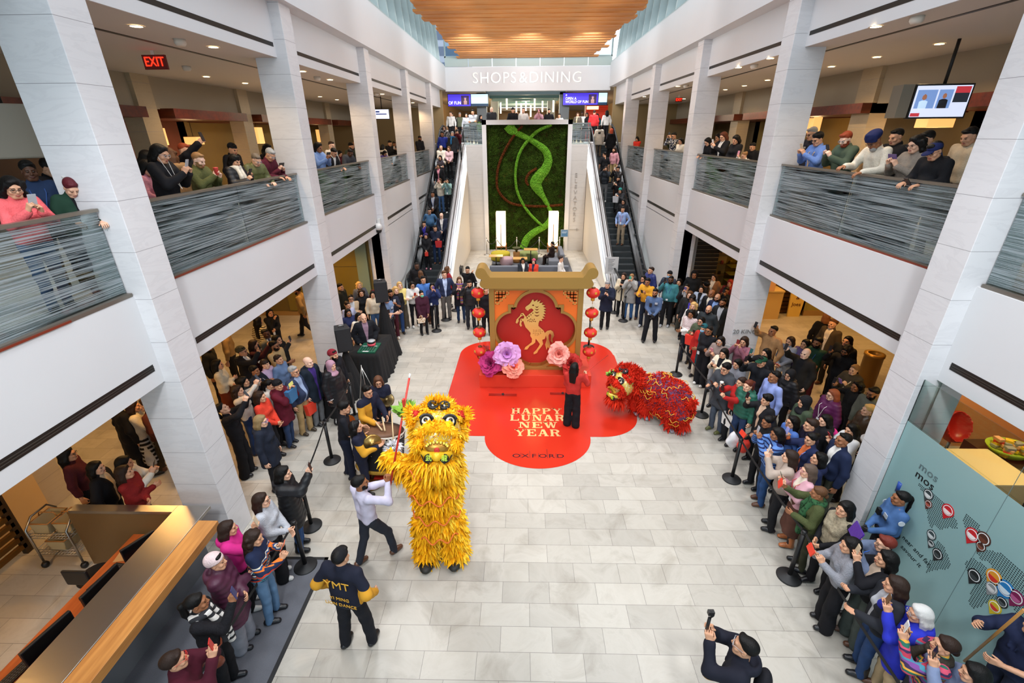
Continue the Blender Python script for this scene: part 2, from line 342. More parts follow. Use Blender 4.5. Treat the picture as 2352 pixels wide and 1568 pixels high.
g = MB().box((-4.75, 32.1, 10.42), (5.35, 32.2, 10.5))
for k in range(8): g.box((-4.72+k*1.43, 32.1, 10.42), (-4.64+k*1.43, 32.2, 12.6))
w = S('window_99', g, mat('win_frame', 'aab4b2', .4)); MB().box((-4.7, 32.14, 10.5), (5.3, 32.15, 12.6)).build('pane', clear_glass('clere_glass', (.8, .9, .93), .1), w)
# lettering on the end beam
lt = empty('wall_sign', (.22, 31.99, 9.31), 'white raised letters reading SHOPS & DINING on the end beam', 'sign')
for w_, u in (('SHOPS', 1135.5), ('&', 1201.5), ('DINING', 1275.5)): text_obj('lettering', w_, .84, mat('sign_white', 'efede9', .3), .06, lt, (ony(u, 180, 31.99)[0]-.22, 0, 0), (pi/2, 0, 0), 1.12)
# wood slat ceiling
wc = empty('wood_slat_ceiling', (.25, 13, 10.35), 'orange oak board ceiling hanging over the atrium', 'ceiling panel')
y = 13.2; k = 0
while y < 31.4:
    e = rnd.uniform(-.2, .16); b = MB()
    b.obox((rnd.uniform(-.05, .05)-.0, y-13+.33, 0), (4.02+e, .312, .035), rz=rnd.uniform(-.011, .011), rx=radians(2+rnd.uniform(-1.5, 1.5)), ry=rnd.uniform(-.004, .004))
    b.build('board', M_WOODC, wc); y += .66; k += 1
for x in (-1.75, 1.75): MB().box((x-.2, .2, .07), (x+.2, 18.3, .5)).build('carrier', mat('carrier', '4a2d16', .7), wc)
# floor of the upper landing and the passage behind it
S('floor_landing', MB().box((-6.2, 29.2, 5.42), (6.8, 62, 5.72)).box((-2.95, 27.35, 5.42), (3.5, 29.2, 5.72)), M_FLOOR)
S('wall_landing', MB().box((-3.05, 26.85, 0), (-2.15, 27.3, 5.72)).box((2.63, 26.85, 0), (3.52, 27.3, 5.72)), marble_mat('c9c6c2', 'b3afaa', .7))
S('ceiling_passage', MB().box((-7, 32.5, 8.66), (-2.4, 62, 8.9)).box((2.8, 32.5, 8.66), (8, 62, 8.9)).box((-2.4, 61, 8.66), (2.8, 62, 8.9)), mat('passage_ceiling', '8d7a5e', .8))
S('wall_passage', MB().box((-7, 61.7, 5.6), (8, 62, 9)).box((-7.2, 32, 5), (-7, 62, 9)).box((8, 32, 5), (8.2, 62, 9)), mat('passage_wall', '8f6f48', .8))
for k in range(6):
    S('beam', MB().box((-2.4, 34+k*3.2, 8.55), (2.8, 34.3+k*3.2, 8.85)), mat('passage_beam', '6f7f80', .5))
    S(f'window_{40+k}', MB().box((-2.4, 34.3+k*3.2, 8.74), (2.8, 37.2+k*3.2, 8.78)), mat('teal_skylight', '7fb0ac', .3, emit='9fd0ca', estr=.55))
for x in (-2.7, 2.75): S('column', MB().box((x-.32, 34, 5.72), (x+.32, 34.6, 8.7)), mat('grey_pier', '7d8386', .6)); S('column', MB().box((x*.83-.3, 41, 5.72), (x*.83+.3, 41.6, 8.7)), mat('grey_pier', '7d8386', .6))
# side walls of the stair wells
S('wall_well_left', MB().band([(19.0, .45), (19.6, .62), (28.9, 5.55)], [(19.0, 0), (19.6, 0), (28.9, 0)], -3.12, -3.04), mat('well_limestone', 'd8cfc2', .5))
S('wall_well_right', MB().band([(19.0, .45), (19.6, .62), (28.9, 5.55)], [(19.0, 0), (19.6, 0), (28.9, 0)], 3.54, 3.62), mat('well_limestone', 'd8cfc2', .5))
# ground corridors: shop front walls facing the camera at the far end of the second bays
S('wall_shop_left', MB().box((-14.4, 16.25, 0), (-5.5, 16.5, 3.12)), mat('olive_wall', '6b5a2a', .5, noise=.12, nscale=1.2))
S('wall_shop_right', MB().box((5.9, 16.9, 0), (14.4, 17.1, 3.2)), mat('shop_back', '8a7440', .7))
S('baseboard_left', MB().box((-14.4, 16.2, 0), (-5.53, 16.26, .16)), mat('stone_base', '9a7a4a', .5))
# gallery back walls: limestone piers with timber canopies between
for sd, D in SIDE.items():
    s = D['s']; z0, z1 = D['top'], D['up']
    xb = s*9.9 if s < 0 else 9.35
    for i, y in enumerate((3.4, 7.7, 13.1, 17.85, 21.4, 25.6)):
        if s > 0: y += .9
        S('pier', MB().box((min(xb, xb+s*.5), y, z0), (max(xb, xb+s*.5), y+(.62 if s < 0 else .75), z1)), M_PIER)
    S('wall_header', MB().box((min(xb+s*.12, xb+s*.4), YN, 6.95), (max(xb+s*.12, xb+s*.4), 31.9, z1)), mat('header_plaster', 'a89c88', .8))
    for i, (ya, yb) in enumerate(((YN, 3.3), (4.1, 7.6), (8.6, 13.0), (14.0, 17.7), (18.7, 21.3), (22.2, 25.5), (26.4, 31.6))):
        S('trim_canopy', MB().box((min(xb-s*.25, xb+s*2.6), ya, 6.72), (max(xb-s*.25, xb+s*2.6), yb, 6.97)), M_REDWOOD)
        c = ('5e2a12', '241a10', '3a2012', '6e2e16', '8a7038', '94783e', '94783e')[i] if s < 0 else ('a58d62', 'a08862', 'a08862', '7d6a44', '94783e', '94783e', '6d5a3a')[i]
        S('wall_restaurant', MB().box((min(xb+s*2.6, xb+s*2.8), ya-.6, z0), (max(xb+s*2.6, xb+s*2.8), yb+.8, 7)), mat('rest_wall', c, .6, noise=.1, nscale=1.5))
# ================================================================ SIGNED-DISTANCE MODELLING
def smin(a, b, k):
    if k <= 0: return np.minimum(a, b)
    h = np.clip(.5+.5*(b-a)/k, 0, 1); return b*(1-h)+a*h-k*h*(1-h)
class SD:
    """a list of primitives; sub=True carves"""
    def __init__(s): s.p = []
    def cap(s, a, b, ra, rb=None, k=.03, sub=False): s.p.append(('c', np.array(a, float), np.array(b, float), ra, ra if rb is None else rb, k, sub)); return s
    def ell(s, c, r, k=.03, sub=False, R=None): s.p.append(('e', np.array(c, float), np.array(r, float), R, 0, k, sub)); return s
    def chain(s, pts, rs, k=.03):
        for i in range(len(pts)-1): s.cap(pts[i], pts[i+1], rs[i], rs[i+1], k)
        return s
    def plane(s, n, c): s.p.append(('p', np.array(n, float), c, 0, 0, 0, True)); return s    # keeps n.p > c
    def mesh(s, vox, warp=None):
        lo = np.full(3, 1e9); hi = -lo
        for t in s.p:
            if t[0] == 'c' and not t[6]:
                r = max(t[3], t[4]); lo = np.minimum(lo, np.minimum(t[1], t[2])-r); hi = np.maximum(hi, np.maximum(t[1], t[2])+r)
            elif t[0] == 'e' and not t[6]: r = t[2] if t[3] is None else np.full(3, t[2].max()); lo = np.minimum(lo, t[1]-r); hi = np.maximum(hi, t[1]+r)
        lo -= 2.2*vox+.01; n = np.ceil((hi-lo+2.2*vox+.01)/vox).astype(int)+1
        ax = [lo[i]+vox*np.arange(n[i]) for i in range(3)]; D = np.full(n, 1.)
        for t in s.p:
            if t[0] == 'p':
                f = sum(t[1][i]*ax[i].reshape([-1 if j == i else 1 for j in range(3)]) for i in range(3))-t[2]
                D = np.maximum(D, -f); continue
            if t[0] == 'c': r = max(t[3], t[4]); a = np.minimum(t[1], t[2])-r; b = np.maximum(t[1], t[2])+r
            else: r = t[2] if t[3] is None else np.full(3, t[2].max()); a = t[1]-r; b = t[1]+r
            mg = t[5]+3.1*vox+.02; i0 = np.clip(np.floor((a-mg-lo)/vox).astype(int), 0, n); i1 = np.clip(np.ceil((b+mg-lo)/vox).astype(int)+1, 0, n)
            if (i1 <= i0).any(): continue
            sl = tuple(slice(i0[i], i1[i]) for i in range(3))
            X, Y, Z = [ax[i][sl[i]].reshape([-1 if j == i else 1 for j in range(3)]) for i in range(3)]
            if t[0] == 'c':
                A, B = t[1], t[2]; d = B-A; L2 = max(d@d, 1e-9); h = np.clip(((X-A[0])*d[0]+(Y-A[1])*d[1]+(Z-A[2])*d[2])/L2, 0, 1)
                q = np.sqrt((X-A[0]-d[0]*h)**2+(Y-A[1]-d[1]*h)**2+(Z-A[2]-d[2]*h)**2)-(t[3]+(t[4]-t[3])*h)
            else:
                P = [X-t[1][0], Y-t[1][1], Z-t[1][2]]
                if t[3] is not None: P = [t[3][0][i]*P[0]+t[3][1][i]*P[1]+t[3][2][i]*P[2] for i in range(3)]
                rr = t[2]; k0 = np.sqrt((P[0]/rr[0])**2+(P[1]/rr[1])**2+(P[2]/rr[2])**2); k1 = np.sqrt((P[0]/rr[0]**2)**2+(P[1]/rr[1]**2)**2+(P[2]/rr[2]**2)**2)
                q = k0*(k0-1)/np.maximum(k1, 1e-6)
            D[sl] = -smin(-D[sl], q, t[5]) if t[6] else smin(D[sl], q, t[5])
        if warp is not None: D = warp(D, ax)
        for i in range(3):      # closed at the border
            sl = [slice(None)]*3; sl[i] = 0; D[tuple(sl)] = np.maximum(D[tuple(sl)], vox*.5); sl[i] = -1; D[tuple(sl)] = np.maximum(D[tuple(sl)], vox*.5)
        return surfnet(D, lo, vox)
def surfnet(D, lo, vox):
    I = D < 0; nx, ny, nz = D.shape
    c = [I[i:nx-1+i, j:ny-1+j, k:nz-1+k] for i in (0, 1) for j in (0, 1) for k in (0, 1)]
    s = sum(x.astype(np.int8) for x in c); act = (s > 0) & (s < 8)
    idx = np.full(act.shape, -1, np.int32); P = np.argwhere(act); idx[act] = np.arange(len(P))
    if not len(P): return np.zeros((0, 3)), np.zeros((0, 4), int)
    acc = np.zeros((len(P), 3)); cnt = np.zeros(len(P)); off = [(i, j, k) for i in (0, 1) for j in (0, 1) for k in (0, 1)]
    val = [D[P[:, 0]+o[0], P[:, 1]+o[1], P[:, 2]+o[2]] for o in off]
    for a in range(8):
        for b in range(a+1, 8):
            if sum(abs(off[a][i]-off[b][i]) for i in range(3)) != 1: continue
            m = (val[a] < 0) != (val[b] < 0)
            if not m.any(): continue
            t = val[a][m]/(val[a][m]-val[b][m]); oa = np.array(off[a]); ob = np.array(off[b]); acc[m] += oa+(ob-oa)*t[:, None]; cnt[m] += 1
    V = lo+(P+acc/cnt[:, None])*vox; Q = []
    for axn in range(3):
        u, v = (axn+1) % 3, (axn+2) % 3
        s0 = [slice(1, -1)]*3; s0[axn] = slice(0, -1); s1 = list(s0); s1[axn] = slice(1, None)
        a = I[tuple(s0)]; b = I[tuple(s1)]
        for m, fl in ((a & ~b, False), (~a & b, True)):
            E = np.argwhere(m)
            if not len(E): continue
            E = E+np.array([0 if i == axn else 1 for i in range(3)])
            def g(du, dv): q = E.copy(); q[:, u] -= du; q[:, v] -= dv; return idx[q[:, 0], q[:, 1], q[:, 2]]
            q = np.stack([g(1, 1), g(0, 1), g(0, 0), g(1, 0)], 1); Q.append(q[:, ::-1] if fl else q)
    return V, np.concatenate(Q)
def normals(V, F):
    n = np.cross(V[F[:, 2]]-V[F[:, 0]], V[F[:, 3]]-V[F[:, 1]]); N = np.zeros_like(V)
    for i in range(4): np.add.at(N, F[:, i], n)
    return N/np.maximum(np.linalg.norm(N, axis=1, keepdims=True), 1e-9)
def fur(V, F, count, ln, wd, droop=.6, seed=1, mask=None, spread=.5, seg=3):
    """shaggy pile: tapered curved locks rooted on a surface, in one mesh"""
    R = np.random.RandomState(seed); c = V[F].mean(1); n = np.cross(V[F[:, 2]]-V[F[:, 0]], V[F[:, 3]]-V[F[:, 1]]); A = np.linalg.norm(n, axis=1); n = n/np.maximum(A[:, None], 1e-9)
    if mask is not None: A = A*mask(c)
    i = R.choice(len(F), count, p=A/A.sum()); w = R.dirichlet((1, 1, 1, 1), count); p = (V[F[i]]*w[:, :, None]).sum(1); n = n[i]
    d = n+R.randn(count, 3)*spread; d[:, 2] -= droop*.5; d /= np.linalg.norm(d, axis=1, keepdims=True)
    L = ln*R.uniform(.55, 1.25, count); t = np.cross(d, R.randn(count, 3)); t /= np.linalg.norm(t, axis=1, keepdims=True)
    rows = []
    for k in range(seg+1):
        u = k/seg; q = p-n*.006+d*(L*u)[:, None]; q[:, 2] -= droop*L*u*u*.7; ww = wd*(sin(pi*min(1, u*.8+.22))**.8 if k < seg else .12)
        rows += [q-t*ww, q+t*ww]
    VV = np.stack(rows, 1).reshape(-1, 3); b = np.arange(count)[:, None]*(2*seg+2); FF = np.concatenate([b+np.array([[2*k, 2*k+1, 2*k+3, 2*k+2]]) for k in range(seg)], 0)
    return VV, FF
# ================================================================ SET PIECES
def curve2d(name, polys, m, ext, parent=None, loc=(0, 0, 0), rot=(pi/2, 0, 0), bev=0.):
    cu = bpy.data.curves.new(name, 'CURVE'); cu.dimensions = '2D'; cu.fill_mode = 'BOTH'; cu.extrude = ext; cu.bevel_depth = bev
    for P in polys:
        sp = cu.splines.new('POLY'); sp.points.add(len(P)-1); sp.use_cyclic_u = True
        for i, p in enumerate(P): sp.points[i].co = (p[0], p[1], 0, 1)
    tmp = bpy.data.objects.new(name, cu); COL.objects.link(tmp)
    dg = bpy.context.evaluated_depsgraph_get(); me = bpy.data.meshes.new_from_object(tmp.evaluated_get(dg)); bpy.data.objects.remove(tmp)
    me.materials.clear(); me.materials.append(m)
    o = link(name, me, parent, loc); o.rotation_euler = rot; return o
def arc(cx, cy, rx, ry, a0, a1, n=16): return [(cx+rx*cos(radians(a0+(a1-a0)*i/n)), cy+ry*sin(radians(a0+(a1-a0)*i/n))) for i in range(n+1)]
GOLD = mat('matte_gold', 'ae8a48', .42, .55, spec=.4); FOIL = mat('gold_foil', 'f0cf7c', .3, .85); ORANGE = mat('orange_panel', 'f07522', .5); RED = mat('red_vinyl', 'c42c1a', .25); REDM = mat('red_recess', 'c4261a', .55)
# ---- escalators
def escalator(x0, x1, label):
    """x0,x1: handrail centre lines; x0 beside the middle of the hall"""
    r = empty('escalator', ((x0+x1)/2, 19.1, 0), label, 'escalator', 'escalators up to the shops level')
    cx = (x0+x1)/2; w = abs(x1-x0); sg = 1 if x1 > x0 else -1
    stm = mat('escalator_step', '4a4f52', .45, .6); al = mat('escalator_alu', 'c9ccd0', .25, .8)
    for k in range(-2, 29):
        z = max(.02, min(5.70, .57*(k*.351))); y = k*.351
        b = MB().box((-w/2+.16, y, z-.3 if z > .3 else -.0), (w/2-.16, y+.365, z))
        for q in range(14): xx = -w/2+.18+q*(w-.36)/13; b.box((xx-.008, y-.004, max(0, z-.2)), (xx+.008, y+.36, z+.004))
        b.build('step', stm, r)
        MB().box((-w/2+.17, y+.002, z), (w/2-.17, y+.03, z+.006)).build('step_edge', mat('step_edge', '26292b', .5), r)
    line = lambda off: [(-.9, off), (.1, off), (9.9, 5.62+off), (10.9, 5.72+off)]
    for xx, nm in ((-w/2, 'a'), (w/2, 'b')):
        g = MB(); g.band([(-.9, .88), (.1, .92), (9.75, 6.45), (10.8, 6.6)], [(-.9, .12), (.2, .12), (9.9, 5.6), (10.8, 5.72)], xx-.006, xx+.006); g.build('balustrade_glass', clear_glass('balustrade', (.86, .93, .92), .18), r)
        pts = [(xx, -.75, .18), (xx, -1.1, .3), (xx, -1.25, .55), (xx, -1.12, .82), (xx, -.8, .95), (xx, .1, 1.0), (xx, 1, 1.42), (xx, 9.4, 6.22), (xx, 9.9, 6.48), (xx, 10.9, 6.72)]
        MB().tube(pts, .042, 8).build('handrail', M_RUB, r)
        d = MB(); s2 = 1 if xx > 0 else -1
        a, b2 = (xx+s2*.02, xx+s2*.33) if (xx > 0) == (sg < 0) else (xx+s2*.02, xx+s2*.2)
        d.band([(-1.1, .12), (.25, .14), (9.95, 5.68), (10.9, 5.78)], [(-1.1, 0), (.25, .0), (9.95, 5.4), (10.9, 5.5)], min(a, b2), max(a, b2)); d.build('deck_cover', mat('deck_white', 'd6d8da', .35), r)
        e = MB()
        for q in (.3, .62): xq = a+(b2-a)*q; e.band([(-1.0, .130), (.25, .15), (9.95, 5.688)], [(-1.0, .122), (.25, .142), (9.95, 5.683)], xq-.012, xq+.012)
        e.build('deck_seam', mat('deck_seam', '6c7276', .3, .7), r)
        sk = MB(); xi = xx-s2*.13; sk.band([(-.9, .14), (.1, .2), (9.9, 5.74), (10.9, 5.86)], [(-.9, 0), (.2, 0), (9.9, 5.3), (10.9, 5.5)], min(xi, xx-s2*.01), max(xi, xx-s2*.01)); sk.build('skirt_panel', mat('skirt_black', '1d2022', .3, .5), r)
    MB().box((-w/2+.16, -1.6, 0), (w/2-.16, -.7, .012)).build('comb_plate', M_STEEL, r)
    return r
escalator(-3.45, -4.75, 'left escalator packed with standing spectators, white deck and black handrails')
escalator(3.95, 5.25, 'right escalator with visible dark steps beside the lift sign wall')
# ---- moss wall
Z1 = lambda x, y: (960+x*520/2265, 240+y*520/2265)
mw = empty('moss_wall', (.24, 26.8, 0), 'tall framed living moss wall with swirling light green bands', 'moss wall')
def mp(x, y): p = ony(*Z1(x, y), 26.76); return (p[0]-.24, p[2])
MB().box((-2.4, 0, 0), (-2.17, .45, 6.92)).box((2.17, 0, 0), (2.4, .45, 6.92)).box((-2.4, 0, 6.69), (2.4, .45, 6.92)).build('frame', mat('moss_frame', 'd9d8d8', .55), mw)
def moss_mat(name, stops, sc, bump=1.):
    m, N, L, b = nodes(name); v = xyz(N, L)
    n = N.new('ShaderNodeTexNoise'); n.inputs['Scale'].default_value = sc; n.inputs['Detail'].default_value = 8; n.inputs['Roughness'].default_value = .7; L.new(v, n.inputs['Vector'])
    r = ramp(N, stops); L.new(n.outputs['Fac'], r.inputs[0]); L.new(r.outputs[0], b.inputs['Base Color']); b.inputs['Roughness'].default_value = 1; b.inputs['Specular IOR Level'].default_value = .05
    n2 = N.new('ShaderNodeTexVoronoi'); n2.inputs['Scale'].default_value = 17; L.new(v, n2.inputs['Vector'])
    bp = N.new('ShaderNodeBump'); bp.inputs['Strength'].default_value = bump; bp.inputs['Distance'].default_value = .08; L.new(n2.outputs['Distance'], bp.inputs['Height']); L.new(bp.outputs[0], b.inputs['Normal']); return m
MD = moss_mat('dark_moss', [(.3, '2a2010'), (.45, '28360f'), (.6, '344a16'), (.75, '4a421a')], 2.2)
ML = moss_mat('bright_moss', [(.3, '4a8020'), (.5, '69a530'), (.75, '86bb40')], 6); MBR = moss_mat('brown_moss', [(.3, '3a1d10'), (.6, '6a3a1c'), (.8, '7a5326')], 9)
def bumpy(nx, nz, x0, x1, z0, z1, y0, amp, seed):
    R = np.random.RandomState(seed); xs = np.linspace(x0, x1, nx); zs = np.linspace(z0, z1, nz); Xg, Zg = np.meshgrid(xs, zs)
    Yg = y0-R.rand(nz, nx)*amp; V = np.stack([Xg, Yg, Zg], -1).reshape(-1, 3); i = np.arange(nx*(nz-1)).reshape(nz-1, nx)[:, :-1].ravel()
    return V, np.stack([i, i+1, i+nx+1, i+nx], 1)
V, F = bumpy(90, 130, -2.17, 2.17, .02, 6.69, .2, .07, 3); link('moss', mesh_np('moss', V, F, [MD]), mw)
def strip(path, wid, m, name, lift=.1):
    pts = [Vector((*mp(*p),)) for p in path]; n = 14; fine = []; fw = []
    for i in range(len(pts)-1):
        p0, p1, p2, p3 = pts[max(i-1, 0)], pts[i], pts[i+1], pts[min(i+2, len(pts)-1)]
        for k in range(n):
            t = k/n; fine.append(.5*((2*p1)+(p2-p0)*t+(2*p0-5*p1+4*p2-p3)*t*t+(3*p1-p0-3*p2+p3)*t**3)); fw.append(wid[i]*(1-t)+wid[i+1]*t)
    R = np.random.RandomState(5); V = []; nc = 7
    for i, p in enumerate(fine):
        t = (fine[min(i+1, len(fine)-1)]-fine[max(i-1, 0)]).normalized(); q = Vector((-t.y, t.x))
        for k in range(nc):
            s = k/(nc-1)*2-1; w = fw[i]*.00378; c = p+q*s*w*(1+.06*R.rand()); V.append((max(-2.16, min(2.16, c.x)), .14-lift*(1-abs(s)**3)*(.8+.4*R.rand()), max(.03, min(6.68, c.y))))
    i = np.arange((len(fine)-1)*nc).reshape(-1, nc)[:, :-1].ravel(); link(name, mesh_np(name, V, np.stack([i, i+1, i+nc+1, i+nc], 1), [m]), mw)
strip([(900, 205), (935, 250), (1000, 290), (1120, 350), (1215, 410), (1280, 470), (1305, 560), (1275, 650), (1215, 720), (1180, 790), (1210, 860), (1255, 930), (1300, 1010), (1330, 1080), (1325, 1150), (1275, 1220), (1170, 1280), (1090, 1350), (1050, 1450)], [70, 66, 40, 34, 42, 50, 58, 66, 78, 86, 62, 36, 30, 30, 40, 46, 52, 54, 56], ML, 'moss_swirl')
strip([(1340, 200), (1205, 262), (1110, 350), (1035, 450), (990, 570), (975, 700), (988, 850), (1040, 980), (1110, 1085), (1185, 1165), (1255, 1225)], [22, 22, 22, 20, 19, 18, 19, 20, 20, 20, 18], ML, 'moss_swirl', .12)
strip([(1045, 212), (960, 310), (880, 440), (820, 570), (790, 700), (792, 830), (840, 920), (930, 990), (1060, 1015), (1250, 1022), (1462, 1005)], [18]*11, MBR, 'moss_swirl', .08)
strip([(1190, 640), (1115, 690), (1082, 760), (1105, 815)], [16, 20, 20, 14], MBR, 'moss_swirl', .08)
# ---- lit lantern floor lamps in front of the moss
for x, nm in ((-1.2, 'left'), (1.75, 'right')):
    f = empty('floor_lamp', (x, 26.25, 0), f'tall glowing box floor lamp on timber legs, {nm} of the pair by the moss wall', 'floor lamp', 'lantern floor lamps')
    MB().box((-.265, -.265, .42), (.265, .265, 2.3)).build('lamp_shade', mat('shade_glow', 'fff0d8', .8, emit='ffd9a0', estr=1.9), f, bevel=.01)
    l = MB()
    for sx in (-1, 1):
        for sy in (-1, 1): l.box((sx*.28-.025, sy*.28-.025, 0), (sx*.28+.025, sy*.28+.025, .5))
    l.box((-.29, -.29, .36), (.29, .29, .42)); l.build('timber_leg_frame', mat('lamp_timber', 'a3602a', .5), f)
    MB().box((-.02, -.3, .2), (.02, -.27, 1.65)).build('slot_bar', mat('lamp_bar', '5a3a1c', .5), f)
    lamp('POINT', (0, -.6, 1.4), 25, (1, .8, .55), .3, parent=f)
# ---- lounge
lg = tag(MB().box((-1.6, 22.2, .0), (2.5, 25.1, .012)).build('rug', mat('lounge_rug', '55585e', .95, bump=.3, bscale=80)), 'dark grey rug under the lounge sofa and ottomans', 'rug')
def ottoman(x, y, r, h, c, lab): 
    o = MB().lathe([(r*.92, .02), (r, .06), (r*1.01, h*.6), (r, h-.05), (r*.93, h), (r*.4, h+.012)], (0, 0, 0), 32).build('ottoman', mat('wool', c, .95, bump=.25, bscale=120), None, (x, y, .012)); tag(o, lab, 'ottoman')
ottoman(-1.17, 24.55, .52, .42, 'a89a22', 'round mustard yellow ottoman in the lounge'); ottoman(.33, 24.6, .52, .42, '7f8a52', 'round sage green ottoman in the lounge'); ottoman(-.82, 23.55, .34, .38, 'b0949a', 'small dusty pink ottoman in the lounge')
st = MB().lathe([(.17, 0), (.19, .1), (.17, .3), (.185, .55), (.18, .56)], (0, 0, 0), 18).build('tree_stump_table', mat('stump', '9a6a30', .7, noise=.3, nscale=9), None, (-.3, 24.0, .012)); tag(st, 'natural log side table between the round ottomans', 'side table')
vb = MB().lathe([(.05, 0), (.06, .08), (.2, .2), (.22, .24), (.2, .23), (.05, .12)], (0, 0, 0), 18).build('bowl', mat('bowl', '4a4a26', .7), None, (-.3, 24.0, .575)); tag(vb, 'dark bowl planter on the log side table', 'bowl')
so = empty('sofa', (.6, 20.6, 0), 'grey upholstered corner sofa in the lounge behind the red arch', 'sofa'); SG = mat('sofa_wool', '6a6e76', .95, bump=.2, bscale=90)
for nm, a, b in (('seat', (-2.1, -.75, .14), (1.3, 0, .43)), ('backrest', (-2.1, 0, .14), (1.55, .2, .72)), ('seat', (.75, 2.1, .14), (1.3, 3.9, .43)), ('backrest', (1.3, 2.0, .14), (1.52, 3.9, .78))): MB().box(a, b).build(nm, SG, so, bevel=.04)
b = MB()
for x in (-2, 0, 1.4): b.box((x-.04, -.3, 0), (x+.04, -.2, .14))
b.box((1., 2.2, 0), (1.1, 3.8, .14)); b.build('feet', M_BLACK, so)
for x, y, zz, lab in ((.45, 23.9, .72, 'small square oak cafe table by the lounge sofa corner'), (-.1, 22.9, .5, 'low oak coffee table before the lounge sofa'), (-1.35, 23.4, .5, 'low oak laptop table left of the pink ottoman')):
    t = empty('side_table', (x, y, 0), lab, 'table'); MB().box((-.36, -.24, zz), (.36, .24, zz+.03)).build('tabletop', mat('oak_light', 'c79b5c', .4), t, bevel=.006); MB().tube([(0, 0, .01), (0, 0, zz)], .025).build('pedestal', M_BLACK, t); MB().lathe([(.2, 0), (.2, .012)], n=20).build('base', M_BLACK, t)
def rope_post(x, y, lab):
    t = empty('rope_stanchion', (x, y, 0), lab, 'stanchion', 'chrome rope posts before the moss wall'); MB().tube([(0, 0, .02), (0, 0, .93)], .025).build('post', M_STEEL, t); MB().lathe([(.17, 0), (.17, .02), (.03, .05)]).build('base', M_STEEL, t); MB().lathe([(.0, .9), (.035, .93), (.035, .98), (.0, 1.01)]).build('finial', M_STEEL, t)
RP = [-2.0, -1.45, -.3, .95, 2.1]
for i, x in enumerate(RP): rope_post(x, 25.75, f'chrome rope post before the moss wall, {["first","second","third","fourth","fifth"][i]} from the left')
for i in range(4):
    a, b2 = RP[i], RP[i+1]; pts = [(a+(b2-a)*t/10, 25.75, .88-.5*sin(pi*t/10)*min(1, (b2-a))) for t in range(11)]
    tag(MB().tube(pts, .018).build('barrier_rope', M_BLACK), f'black velvet rope sagging between the {["first and second","second and third","third and fourth","fourth and fifth"][i]} chrome posts', 'rope')
sg = empty('sign_stand', (2.32, 25.5, 0), 'small blue notice on a chrome stand right of the moss wall', 'sign'); MB().tube([(0, 0, 0), (0, 0, 1.0)], .02).build('post', M_STEEL, sg); MB().lathe([(.16, 0), (.16, .02)]).build('base', M_STEEL, sg)
MB().obox((0, 0, 1.25), (.2, .012, .2), rx=radians(-12)).build('sign_frame', M_STEEL, sg); MB().obox((0, -.015, 1.25), (.175, .006, .165), rx=radians(-12)).build('notice', mat('notice_blue', '4d7796', .5), sg)
b = MB()
for k in range(4): b.obox((-.02 if k % 2 else 0, -.024+.003*k, 1.33-k*.05), (.12 if k % 2 else .14, .002, .01), rx=radians(-12))
b.build('lettering', mat('notice_text', 'dfe9ee', .5), sg)
ew = empty('wall_sign', (3.0, 26.84, 2.6), 'raised ELEVATORS lettering and arrow on the limestone wall', 'sign'); LM = mat('sign_grey', 'aaa5a0', .4)
for i, ch in enumerate('ELEVATORS'): text_obj('lettering', ch, .3, LM, .012, ew, (-.04, 0, 1.55-i*.30), (pi/2, 0, 0))
MB().box((-.27, -.012, -1.42), (.15, 0, -1.38)).prism([(.12, -1.50), (.12, -1.30), (.26, -1.40)], 1, -.012, 0).build('arrow', LM, ew)
ds = empty('sign_stand', tuple(onz(1400, 668, 0)), 'grey directory board on a stand at the foot of the right escalator', 'sign'); MB().box((-.2, -.02, 0), (.2, .02, .03)).tube([(0, 0, 0), (0, 0, .9)], .02).build('post', M_STEEL, ds); MB().box((-.27, -.03, .78), (.27, .0, 1.5)).build('board', mat('board_grey', 'c4c6c8', .5), ds)
b = MB()
for k in range(9): b.box((-.16, -.034, .9+k*.06), (.02+.1*(k % 3)/2, -.03, .915+k*.06))
b.build('lettering', mat('board_text', '4a4c50', .5), ds)
